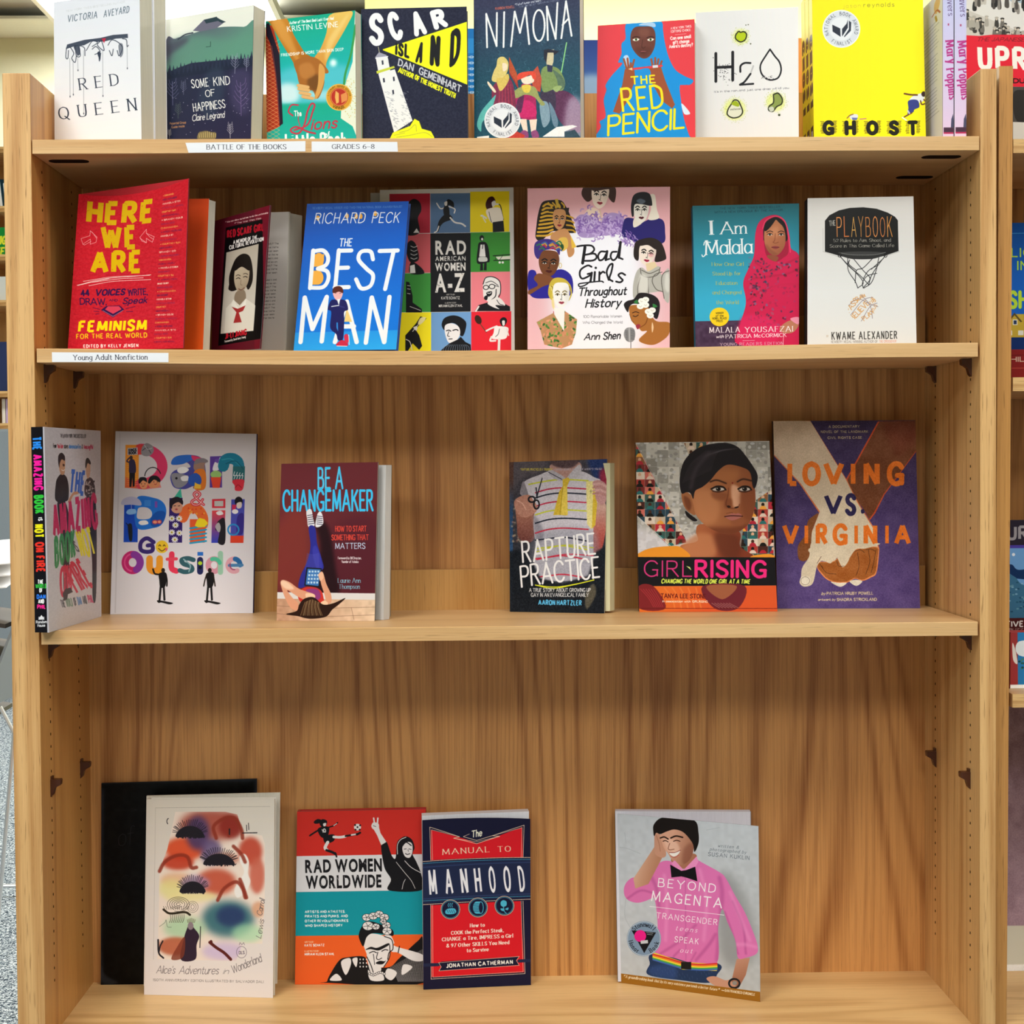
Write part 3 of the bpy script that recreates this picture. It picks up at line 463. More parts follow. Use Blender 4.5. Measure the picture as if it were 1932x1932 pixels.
def a_redscarf(c):
    c.at(0, 320); c.P([1500, 300, 2200, 200, 2200, 1500, 1500, 1500], '5c1222'); c.P([1930, 200, 2200, 200, 2200, 1500, 1930, 1500], '6e1626')
    c.P([1712, 450, 1990, 390, 2000, 1290, 1655, 1345], '0c0a0c'); c.T('\u201cWe can allow ourselves to do the unthinkable', 1706, 412, 2035, 340, 13, 'd8b8b4', 's', .08, up='v'); c.T('\u201cThe War that Mao', 1775, 425, 1980, 385, 13, 'd8b8b4', 's', .08, up='v')
    c.T('RED SCARF GIRL', 1718, 535, 2000, 480, 55, 'a81426', 'k', .13, up='v'); c.T('A MEMOIR OF THE', 1765, 588, 1950, 548, 28, 'e8e0dc', 'k', .1, up='v'); c.T('CULTURAL REVOLUTION', 1735, 632, 2000, 565, 30, 'e8e0dc', 'k', .1, up='v')
    c.P([1715, 655, 1960, 590, 1920, 1240, 1672, 1262], ('b8ac9c', 'd8d0c4', 1800, 640, 1800, 1200))
    H = '1c1614'; c.S([1740, 940, 1735, 850, 1760, 760, 1790, 700, 1840, 668, 1890, 690, 1912, 780, 1912, 880, 1880, 945, 1850, 900, 1800, 940, 1760, 955], H)
    c.S([1778, 800, 1800, 765, 1860, 750, 1888, 790, 1885, 860, 1870, 910, 1840, 955, 1812, 968, 1785, 930, 1772, 870], ('c8b8a0', 'a08c74', 1770, 800, 1890, 940)); c.S([1790, 960, 1850, 950, 1860, 1020, 1820, 1070, 1775, 1020], '8c7a66'); c.S([1730, 940, 1750, 870, 1775, 900, 1770, 950], H)
    c.S([1780, 800, 1830, 770, 1888, 800, 1885, 730, 1800, 740], H, 1); c.C([1788, 862, 1804, 855, 1818, 862], 5, '2a201c'); c.C([1842, 850, 1858, 845, 1872, 852], 5, '2a201c'); c.C([1786, 840, 1802, 832, 1820, 840], 4, '3a2c24'); c.C([1842, 826, 1860, 822, 1876, 830], 4, '3a2c24'); c.C([1824, 870, 1822, 905, 1834, 910], 3, '7a6450'); c.C([1806, 938, 1826, 946, 1850, 930], 5, '6a3c34')
    c.P([1700, 1255, 1712, 1080, 1770, 1020, 1815, 1060, 1860, 1010, 1935, 1060, 1921, 1240], 'e4ddd0'); c.P([1765, 1015, 1810, 1090, 1775, 1080, 1750, 1060], 'f0ebe0'); c.P([1865, 1010, 1860, 1070, 1812, 1085], 'f0ebe0')
    c.P([1755, 1070, 1800, 1085, 1860, 1060, 1840, 1100, 1808, 1112, 1830, 1180, 1768, 1186, 1790, 1110], 'a83030')
    c.T('JI-LI JIANG', 1705, 1296, 1870, 1265, 36, 'c01c2c', 'k', .12, up='v'); c.T('Foreword by David Henry Hwang', 1702, 1322, 1862, 1288, 14, 'e0d8d4', 's', .08, up='v')
def a_flyleaf(c):
    c.at(480, 320); c.P([-200, 300, 280, 300, 240, 1420, -200, 1420], 'd8d2cc')
    for k in range(22):
        if k == 9: continue
        y = 555+k*27; x1 = 185-k*1.6; c.T(('really? The', 'slave. We\u2019re', 'never seen', 'after that he', 'pulled it and', 'and so on.')[k % 6], 95-k*1.5, y, x1, y-2, 12, '6e6864', 's', .05)
def a_bestman(c):
    c.at(480, 320); c.P([200, 200, 1260, 200, 1260, 1480, 200, 1480], ('1450b4', '1274dc', 700, 300, 700, 1150)); c.P([300, 500, 700, 470, 1180, 430, 1180, 200, 300, 200], '1a58bc', .6); c.P([250, 1240, 1200, 1215, 1200, 1480, 250, 1480], ('2494e8', '2aa4f0', 600, 1240, 600, 1380))
    W = 'eceff4'; O = 'f0ac44'
    c.T('NEWBERY MEDAL WINNER AND TWO-TIME NATIONAL BOOK AWARD FINALIST', 442, 300, 1124, 288, 15, '5c8ad0', 's', .06)
    for x, y in ((470, 385), (690, 370), (760, 372), (795, 372), (905, 352)): c.E(x+12, y-18, 13, 20, O)
    c.T('RICHARD', 452, 408, 834, 402, 76, W, 'si', .045, .1); c.T('PECK', 888, 402, 1098, 400, 76, W, 'si', .045, .1); c.T('THE', 640, 580, 738, 578, 56, W, 'si', .07, .05)
    c.P([455, 640, 530, 640, 520, 735, 440, 735], O); c.E(490, 680, 38, 50, O); c.E(480, 818, 44, 54, O); c.P([435, 765, 480, 765, 475, 872, 430, 872], O)
    U = dict(up=(30, -292)); Z = 16
    for p in ([422, 898, 446, 612], ): c.L(p, 32, W)
    c.C([446, 618, 520, 612, 558, 660, 545, 720, 480, 750], 30, W); c.C([480, 750, 550, 770, 560, 830, 520, 890, 424, 895], 30, W)
    for p in ([612, 898, 640, 610], [640, 614, 735, 612], [628, 745, 710, 742], [608, 893, 715, 890], [1058, 612, 992, 905], [950, 616, 1088, 612]): c.L(p, 32, W)
    c.C([900, 680, 880, 620, 810, 622, 790, 680, 850, 750, 900, 800, 880, 880, 810, 900, 770, 830], 30, W)
    for p in ([350, 1310, 382, 970], [382, 970, 440, 1210], [440, 1210, 548, 965], [548, 965, 510, 1305], [610, 1310, 700, 1000], [700, 1000, 775, 1310], [655, 1190, 755, 1190], [845, 1315, 890, 970], [890, 970, 985, 1310], [985, 1310, 1025, 965]): c.L(p, 34, W)
    c.P([680, 1155, 700, 1050, 740, 1155], 'ecca7c')
    N = '1b1a5c'; c.S([556, 1060, 575, 1000, 600, 985, 665, 985, 695, 1000, 710, 1060, 680, 1080, 680, 1150, 670, 1290, 632, 1292, 620, 1250, 575, 1200, 582, 1080], N); c.P([622, 1160, 632, 1160, 634, 1230, 622, 1200], '2f8ae0')
    c.C([585, 1040, 620, 1030, 680, 1045], 10, '2c2c70'); c.L([585, 1038, 640, 1030], 6, W); c.S([595, 940, 600, 905, 660, 905, 670, 940, 655, 980, 635, 995, 610, 978], 'eab0b0'); c.S([592, 930, 600, 895, 640, 882, 668, 900, 672, 935, 640, 925, 610, 935], '5a2418'); c.P([625, 985, 650, 980, 640, 1030], W); c.C([612, 938, 620, 936], 3, '401820'); c.C([645, 938, 656, 936], 3, '401820')
    c.S([625, 1320, 660, 1295, 700, 1310, 705, 1340, 625, 1338], 'c82848'); c.S([680, 1260, 705, 1250, 716, 1300, 700, 1320, 685, 1300], 'd03050'); c.C([625, 1340, 700, 1342], 5, W); c.C([715, 1255, 718, 1330], 5, W)
def cell(c, x, y, col, w=304, h=297): c.R(x, y, x+w, y+h, col)
def a_radam(c):
    c.at(480, 320); c.P([900, 100, 2000, 100, 2010, 1450, 900, 1450], 'd0ccc8'); K = '15151a'; W = 'e4e0de'
    for x0, x1, y0, y1, col in ((1025, 1332, 185, 485, 'b02038'), (1335, 1637, 182, 482, '56749c'), (1637, 1935, 168, 475, 'f0d818'), (1025, 1335, 490, 787, 'c85860'), (1335, 1640, 485, 1082, K), (1640, 1940, 478, 778, '3a8a34'), (1025, 1337, 790, 1085, '3c8c3c'), (1643, 1942, 778, 1078, 'e8808a'), (1025, 1340, 1088, 1400, 'f0e020'), (1340, 1645, 1085, 1400, '6e9cd0'), (1645, 1950, 1080, 1400, 'e02434')): c.P([x0, y0, x1, y0-4, x1, y1-4, x0, y1], col)
    c.S([1170, 250, 1210, 222, 1255, 250, 1265, 310, 1240, 370, 1250, 480, 1150, 485, 1150, 300], K); c.P([1205, 480, 1230, 445, 1252, 480], W)
    c.S([1180, 540, 1220, 560, 1245, 640, 1240, 690, 1180, 700, 1150, 600], K); c.S([1190, 700, 1260, 740, 1285, 790, 1180, 788], K); c.P([1180, 730, 1215, 720, 1222, 785, 1180, 788], W)
    for y in (580, 610, 640, 670): c.C([1185, y, 1210, y+10, 1235, y], 4, W)
    c.P([1150, 850, 1175, 855, 1200, 960, 1200, 1010, 1270, 1060, 1270, 1085, 1150, 1085], K)
    for y in (880, 905, 940): c.L([1160, y, 1182, y+4], 4, W)
    c.L([1180, 1040, 1260, 1070], 4, W)
    # runner
    c.C([1382, 255, 1410, 295, 1440, 290], 9, W); c.S([1440, 280, 1455, 240, 1475, 225, 1510, 250, 1510, 290, 1480, 270], K); c.S([1440, 250, 1462, 240, 1460, 275, 1445, 275], W); c.S([1435, 290, 1470, 275, 1480, 330, 1475, 380, 1440, 350], K); c.C([1475, 280, 1520, 300, 1515, 330], 9, W)
    c.S([1445, 340, 1485, 345, 1500, 375, 1440, 400, 1410, 430, 1395, 470, 1385, 460, 1400, 390], K); c.C([1485, 365, 1520, 400, 1570, 410, 1600, 430], 12, W); c.C([1398, 430, 1385, 465, 1365, 478], 9, W)
    # singer
    c.S([1755, 260, 1775, 215, 1810, 205, 1830, 240, 1810, 260, 1800, 310, 1765, 300], '3a1010'); c.S([1800, 250, 1825, 235, 1832, 260, 1810, 285], W); c.C([1835, 262, 1865, 270, 1880, 330, 1890, 380], 6, K); c.C([1825, 262, 1850, 262], 12, W)
    c.S([1758, 310, 1800, 290, 1860, 290, 1880, 330, 1885, 390, 1810, 410, 1770, 360], 'efe4d4'); c.C([1760, 370, 1730, 350, 1720, 350], 12, W); c.C([1755, 400, 1735, 365], 8, W); c.P([1808, 400, 1890, 388, 1897, 470, 1810, 475], K); c.C([1780, 320, 1790, 370, 1800, 400], 3, K)
    c.T('RAD', 1372, 642, 1606, 640, 104, 'dcd8d4', 'b', .035, .04); c.T('AMERICAN', 1372, 694, 1602, 690, 36, 'dcd8d4', 'b', .02, .1); c.T('WOMEN', 1370, 768, 1602, 764, 60, 'dcd8d4', 'b', .04, .02); c.T('A-Z', 1370, 928, 1598, 922, 140, 'dcd8d4', 'b', .035, .03)
    g = np.random.default_rng(6)
    for k in range(40): c.L([(x := 1375+g.random()*225), (y := 545+g.random()*380), x+6, y+12], 2, K)
    c.T('WRITTEN BY', 1455, 955, 1522, 954, 10, 'a8a4a0', 's', .08); c.T('KATE SCHATZ', 1417, 986, 1558, 984, 22, 'dcd8d4', 'b', .03); c.T('ILLUSTRATED BY', 1445, 1018, 1532, 1016, 10, 'a8a4a0', 's', .08); c.T('MIRIAM KLEIN STAHL', 1398, 1045, 1578, 1042, 20, 'dcd8d4', 'b', .03)
    # aviator + biplane
    c.E(1725, 520, 17, 22, K); c.E(1728, 528, 8, 10, W); c.S([1705, 555, 1750, 550, 1775, 590, 1785, 690, 1765, 705, 1690, 710, 1695, 600], K); c.P([1715, 570, 1745, 568, 1755, 660, 1705, 660], W); c.L([1735, 560, 1730, 600], 5, K); c.S([1705, 665, 1760, 665, 1765, 695, 1705, 698], 'c8c8c4'); c.P([1715, 700, 1732, 700, 1735, 765, 1712, 768], K); c.P([1745, 700, 1762, 700, 1762, 765, 1740, 765], K)
    c.L([1812, 655, 1940, 645], 6, K); c.L([1816, 690, 1940, 684], 6, K); c.P([1830, 662, 1940, 655, 1940, 680, 1850, 684], 'd8d8c8'); c.L([1830, 655, 1832, 690], 3, K); c.L([1885, 652, 1860, 688], 3, K); c.E(1862, 705, 9, 9, W); c.E(1885, 705, 9, 9, W)
    # laughing woman with glasses
    c.S([1735, 870, 1750, 820, 1810, 812, 1860, 850, 1870, 930, 1850, 960, 1870, 1000, 1810, 1020, 1745, 980, 1735, 930], W); c.C([1735, 870, 1755, 822, 1810, 815, 1862, 850, 1868, 930, 1850, 975], 6, K); c.C([1755, 860, 1800, 848, 1850, 880], 4, K)
    c.ring(1757, 895, 20, 16, 5, K); c.ring(1803, 888, 22, 17, 5, K); c.L([1825, 880, 1855, 890], 4, K); c.S([1760, 935, 1800, 925, 1800, 950, 1775, 965], K); c.C([1768, 938, 1785, 940, 1796, 934], 5, W); c.S([1745, 965, 1770, 955, 1765, 990, 1745, 985], K); c.C([1835, 910, 1830, 960, 1800, 990], 6, K)
    c.P([1672, 1075, 1700, 1030, 1800, 1000, 1900, 1020, 1940, 1040, 1942, 1074], K); c.S([1770, 1010, 1850, 970, 1905, 1030, 1830, 1030, 1860, 1060, 1800, 1040], W); c.C([1840, 990, 1860, 1020, 1890, 1030], 4, K); c.L([1680, 1075, 1702, 1040], 12, W)
    # guitarist
    c.P([1145, 1260, 1225, 1170, 1260, 1115, 1305, 1130, 1275, 1165, 1245, 1185, 1225, 1220, 1250, 1260, 1272, 1340, 1250, 1370, 1200, 1320, 1160, 1385, 1145, 1385], K); c.S([1240, 1165, 1262, 1125, 1300, 1125, 1280, 1160, 1250, 1180], 'e8dca0'); c.C([1150, 1290, 1180, 1310, 1195, 1370], 6, W); c.L([1200, 1230, 1240, 1180], 5, W); c.S([1205, 1200, 1235, 1190, 1230, 1225], W)
    # curly head
    c.S([1420, 1180, 1440, 1130, 1500, 1108, 1560, 1120, 1605, 1160, 1600, 1220, 1580, 1265, 1555, 1250, 1545, 1190, 1500, 1165, 1450, 1185, 1440, 1220], K); c.S([1450, 1180, 1500, 1168, 1550, 1195, 1560, 1250, 1530, 1300, 1480, 1318, 1455, 1280, 1442, 1220], 'e8e6ea'); c.C([1455, 1225, 1475, 1220, 1490, 1228], 6, K); c.C([1505, 1222, 1530, 1215, 1545, 1222], 7, K); c.C([1475, 1230, 1465, 1262, 1480, 1268], 4, K); c.C([1475, 1288, 1500, 1286], 6, K)
    c.P([1395, 1395, 1440, 1350, 1480, 1320, 1545, 1290, 1565, 1270, 1600, 1310, 1640, 1330, 1645, 1395], K)
    for k in range(12): c.C([1430+k*18, 1390, 1440+k*17, 1350, 1470+k*12, 1330], 3, 'a8c0dc', .6)
    # tennis
    c.E(1698, 1140, 24, 36, '3a2018', rot=-25); c.L([1715, 1175, 1760, 1235], 7, '6a4030'); c.C([1760, 1225, 1800, 1205, 1840, 1190], 13, W); c.S([1862, 1150, 1880, 1125, 1905, 1125, 1918, 1150, 1900, 1185, 1880, 1190], K); c.S([1880, 1150, 1900, 1148, 1900, 1180, 1885, 1185], W); c.S([1825, 1195, 1870, 1190, 1925, 1200, 1925, 1240, 1905, 1285, 1830, 1290, 1800, 1280, 1815, 1240], 'f0ecec'); c.C([1800, 1270, 1790, 1300, 1830, 1300], 14, W); c.L([1858, 1290, 1855, 1375], 20, W); c.C([1860, 1210, 1850, 1250, 1830, 1270], 3, K); c.L([1915, 1210, 1930, 1260], 9, W)
def face(c, cx, cy, rx, ry, skin, rot=0, lip='a03040', brow='1a1412', eye='2a2018', tilt=0, sh='000000'):
    """small painted face"""
    r = math.radians(rot); q = lambda *p: [v for i in range(0, len(p), 2) for v in (cx+p[i]*rx*math.cos(r)-p[i+1]*ry*math.sin(r), cy+p[i]*rx*math.sin(r)+p[i+1]*ry*math.cos(r))]
    c.S(q(-.95, -.5, -.6, -.95, .6, -.95, .95, -.5, .92, .1, .62, .7, .15, 1, -.2, 1, -.66, .68, -.94, .1), skin); c.S(q(.5, -.6, .95, -.4, .9, .2, .5, .8, .6, .2), sh, .12, min(rx, ry)*.4)
    w = rx*.09
    for s in (-.42, .42):
        c.C(q(s-.25, -.22, s, -.34, s+.24, -.24), w*1.3, brow); c.S(q(s-.2, -.02, s, -.12, s+.2, -.02, s, .06), 'f0ece6'); c.E(*q(s, -.03), rx*.09, ry*.08, eye); c.C(q(s-.24, -.02, s, -.14, s+.24, -.03), w, brow)
    c.C(q(.02, -.1, .08, .25, -.08, .34, .12, .38), w*.7, sh, .5); c.S(q(-.28, .58, -.08, .5, .06, .53, .2, .5, .36, .58, .08, .72), lip); c.C(q(-.26, .59, .05, .6, .34, .59), w*.5, '40101a', .8)
def a_badgirls(c):
    c.at(960, 320); c.P([100, 100, 1280, 90, 1280, 1450, 100, 1450], ('dca0a4', 'e8b8c0', 680, 140, 680, 1350)); c.S([330, 450, 900, 420, 1050, 700, 1050, 1300, 760, 1380, 380, 1370, 330, 900], 'eceaf2', 1, 130); c.S([400, 500, 900, 500, 900, 1300, 420, 1300], 'eeecf4', .9, 60)
    K = '17151a'
    # boa woman
    c.S([560, 150, 600, 90, 640, 120, 640, 210, 600, 245, 558, 200], '3a2018'); c.S([740, 150, 770, 100, 815, 150, 805, 245, 775, 235, 750, 190], '3a2018'); face(c, 695, 195, 68, 100, 'ead4c4', 5, 'a02838'); c.S([620, 100, 760, 90, 800, 140, 740, 150, 640, 160], '3a2018'); c.S([580, 330, 640, 290, 690, 320, 720, 420, 600, 440], 'e8cdb8'); c.C([690, 300, 700, 340, 705, 400], 10, 'd8b49c')
    c.S([505, 400, 540, 345, 620, 350, 680, 390, 700, 430, 720, 360, 780, 328, 850, 345, 892, 400, 880, 460, 800, 495, 700, 505, 600, 520, 530, 500], 'a68cc0'); c.S([570, 400, 640, 385, 660, 430, 610, 460, 570, 440], 'd0c4d8', .8, 8)
    g = np.random.default_rng(3)
    for k in range(210):
        t = g.random(); x = 515+365*t; y = 425+g.normal(0, 42); a = g.random()*6.3; c.C([x, y, x+18*math.cos(a), y+18*math.sin(a), x+30*math.cos(a+.6), y+30*math.sin(a+.6)], 9, ('a98cc4', '8a68b0', 'c4acd8', '7a58a4')[k % 4], .85)
    # pharaoh
    c.S([210, 430, 225, 330, 255, 250, 320, 232, 400, 236, 440, 290, 460, 330, 500, 440, 505, 480, 420, 480, 330, 470, 250, 540, 205, 520], '221a14')
    for k in range(9): c.C([262-k*6, 280+k*28, 290, 262+k*30, 335, 275+k*26], 15, 'd0a030'); 
    for k in range(4): c.C([300+k*34, 252, 320+k*34, 275, 330+k*30, 300], 11, 'd0a030')
    for k in range(4): c.C([440, 350+k*36, 470+k*6, 360+k*34, 490+k*5, 370+k*36], 12, 'c09028')
    c.P([350, 225, 375, 222, 385, 290, 365, 290], 'c8a438'); c.P([300, 300, 460, 290, 455, 325, 305, 320], '2a221c'); face(c, 385, 378, 52, 78, 'c08858', 2, '8a2430')
    c.S([320, 500, 380, 460, 450, 462, 500, 620, 455, 665, 430, 560, 380, 540, 330, 560], 'c08858'); c.S([380, 530, 440, 520, 450, 590, 400, 620], 'd8b050'); c.E(405, 590, 14, 24, '1e4a2c'); c.P([470, 500, 515, 590, 480, 600], 'e0b440')
    # silent star top right
    c.S([860, 500, 880, 380, 940, 370, 1010, 400, 1090, 370, 1170, 385, 1187, 470, 1170, 560, 1000, 560, 900, 520], '241c66'); c.S([1070, 200, 1110, 195, 1125, 300, 1140, 370, 1060, 380, 1080, 300], 'e8dccc'); c.S([955, 370, 1030, 360, 1010, 410, 950, 440], 'e8dccc'); face(c, 1005, 310, 62, 95, 'e8dfd4', 0, '5a2028'); c.S([930, 270, 950, 195, 1010, 170, 1070, 185, 1090, 260, 1075, 275, 1000, 262, 955, 270, 950, 350, 935, 350], K); c.S([970, 240, 1000, 220, 1040, 240, 1010, 262], '8090a0', .6, 5)
    for k in range(40): c.C([(x := 900+g.normal(0, 30)), (y := 520+g.normal(0, 28)), x+12, y+12, x+8, y+24], 7, ('7a58a4', 'a98cc4')[k % 2], .8)
    # head wrap woman
    c.S([150, 780, 200, 770, 240, 840, 380, 760, 470, 800, 490, 900, 460, 960, 280, 980, 180, 970, 145, 900], '2a2490'); face(c, 305, 715, 80, 100, '6e4026', 3, '4a1c18', sh='000000'); c.S([195, 640, 200, 560, 260, 530, 330, 535, 385, 580, 385, 650, 350, 610, 260, 620, 225, 680], '3c2c78')
    for k in range(16): c.C([(x := 210+g.random()*160), (y := 550+g.random()*85), x+25, y-10, x+40, y+6], 10, ('b03040', '3a5a9a', 'c09040', '2c6a4a')[k % 4])
    c.S([190, 830, 230, 790, 330, 820, 360, 860, 260, 890, 160, 950, 150, 920, 220, 880], '7a482c'); c.ring(392, 730, 10, 18, 3, 'c8a840')
    # blonde
    c.S([300, 950, 310, 870, 350, 825, 420, 830, 470, 880, 480, 950, 455, 1000, 470, 930, 420, 890, 345, 900, 330, 990], 'c8b040')
    for k in range(14): c.C([310+k*11, 860+abs(k-6)*6, 320+k*11, 890, 325+k*11, 920], 5, ('e8d880', '8a7420')[k % 2])
    face(c, 398, 955, 66, 96, 'f0ece8', 0, 'b04858', '8a7a50'); c.S([335, 940, 350, 1060, 330, 1040, 325, 970], 'e8d060', .6, 5); c.P([345, 1050, 425, 1060, 430, 1110, 420, 1220, 370, 1190, 350, 1110], 'f0ece8'); c.C([340, 1080, 350, 1170, 390, 1225], 5, 'b04040')
    c.clip(c.poly([210, 1160, 340, 1090, 420, 1230, 425, 1075, 520, 1140, 510, 1240, 480, 1330, 400, 1360, 270, 1330, 240, 1220])); c.R(180, 1050, 540, 1380, 'b88a60')
    for k in range(130): c.E(210+g.random()*310, 1080+g.random()*290, 13, 8, ('3c7a34', 'd08a68', '8aa050', '2c5c28', 'e09878')[k % 5], .9, rot=g.random()*180)
    c.clip()
    # knight
    c.S([950, 660, 960, 560, 1010, 530, 1090, 520, 1160, 560, 1195, 660, 1180, 690, 1110, 700, 1120, 620, 1080, 580, 1000, 580, 985, 690], '261c18'); face(c, 1052, 640, 66, 88, 'ead9cc', 8, 'b01c40'); c.S([990, 560, 1060, 540, 1130, 570, 1120, 610, 1060, 575, 1000, 580], '261c18'); c.E(1080, 650, 20, 16, 'd88890', .6, 8)
    c.P([1040, 715, 1110, 700, 1140, 760, 1050, 775], 'e0c8a0'); c.S([950, 980, 945, 880, 970, 780, 1010, 745, 1060, 775, 1140, 735, 1160, 800, 1218, 760, 1218, 1000, 1180, 985, 1170, 930, 1130, 930, 1000, 950], 'b4b0a8')
    for p in ([1000, 750, 1010, 800, 1060, 820, 1130, 800, 1150, 745], [1165, 780, 1110, 800, 1090, 850, 1120, 910, 1170, 930], [1000, 820, 980, 900, 985, 970], [1218, 770, 1175, 790, 1160, 850, 1180, 980], [1060, 830, 1062, 940], [1010, 765, 1070, 790, 1140, 762]): c.C(p, 5, '55504a')
    c.S([1000, 800, 1060, 830, 1050, 930, 990, 930], 'dcd8d0', .8, 10); c.S([1190, 800, 1215, 800, 1215, 930, 1185, 900], 'd8d4cc', .8, 8)
    # singer with flower and microphone
    c.S([875, 1030, 900, 1000, 950, 985, 990, 940, 1070, 945, 1130, 980, 1148, 1040, 1130, 1130, 1100, 1120, 1060, 1050, 960, 1020, 920, 1040, 905, 1085], '201a1c'); c.S([920, 1040, 980, 1030, 1060, 1050, 1090, 1120, 1130, 1155, 1220, 1165, 1220, 1240, 1180, 1290, 1100, 1332, 1020, 1320, 990, 1290, 1050, 1230, 1010, 1228, 985, 1200, 960, 1180, 935, 1150, 918, 1100], 'a86a30')
    c.S([1090, 1160, 1100, 1200, 1090, 1240, 1085, 1200], 'e8c49c'); c.C([1060, 1110, 1040, 1170, 1000, 1200], 6, '7a4418'); c.C([945, 1112, 965, 1118, 985, 1105], 5, '2a1810'); c.C([940, 1090, 965, 1082, 990, 1090], 5, '2a1810'); c.S([965, 1185, 990, 1175, 1000, 1190, 980, 1215], '9a3040'); c.C([918, 1100, 935, 1150, 950, 1160], 3, '6a3a18')
    for x, y in ((1010, 1000), (1040, 1030), (1000, 1040), (1060, 1080), (1090, 1070), (1075, 1110), (1040, 990)): c.E(x, y, 27, 22, 'f4f0ea'); c.C([x-10, y-4, x, y+6, x+10, y-4], 2, 'b0a890')
    c.S([950, 1010, 975, 990, 980, 1020], '2e7a3c'); c.S([1095, 1020, 1130, 1040, 1100, 1050], '2e7a3c')
    c.S([875, 1260, 885, 1215, 915, 1200, 950, 1210, 962, 1255, 945, 1305, 900, 1305], '8c8c90'); c.L([928, 1310, 928, 1380], 6, '77777c')
    for k in range(8): c.L([885+k, 1225+k*10, 905, 1228+k*10], 3, '3c3c40'); c.L([928, 1218+k*10, 955, 1222+k*10], 3, '3c3c40')
    c.L([915, 1200, 920, 1305], 4, 'c8c8cc')
    # brush lettering
    B = lambda p, w=13: c.C(p, w, K)
    B([520, 585, 570, 578, 630, 580, 650, 610, 620, 640, 570, 650]); B([575, 650, 650, 640, 668, 670, 640, 692, 580, 695]); c.L([580, 590, 562, 712], 22, K)
    B([735, 625, 700, 625, 680, 655, 690, 690, 720, 680, 745, 635]); c.L([748, 622, 738, 688], 18, K); B([738, 688, 765, 680]); B([820, 625, 785, 630, 775, 665, 795, 690, 825, 660, 848, 560]); c.L([850, 552, 838, 670], 18, K); B([838, 670, 866, 682])
    B([630, 740, 600, 730, 550, 760, 540, 800, 560, 830, 610, 810, 630, 790, 600, 795]); c.L([632, 785, 622, 850], 16, K); B([622, 850, 580, 880, 540, 890, 535, 870, 600, 860, 700, 850, 720, 858], 9); c.L([655, 780, 650, 850], 15, K); c.E(662, 748, 9, 9, K); c.L([690, 780, 688, 848], 14, K); B([690, 800, 715, 778, 730, 785]); B([760, 840, 745, 780, 765, 730, 790, 720, 780, 780, 765, 830, 790, 850]); B([885, 802, 858, 788, 834, 802, 850, 824, 866, 842, 846, 858, 816, 852])
    U = dict(font='si', wt=.075)
    c.T('Throughout', 525, 960, 895, 950, 58, K, **U); c.T('History', 580, 1048, 852, 1040, 60, K, **U); c.T('100 Remarkable Women', 566, 1128, 860, 1124, 19, '8a8890', 's', .05); c.T('Who Changed the World', 562, 1172, 865, 1170, 19, '8a8890', 's', .05); c.T('Ann', 570, 1295, 690, 1290, 46, K, **U); c.T('Shen', 715, 1292, 848, 1285, 52, K, **U)
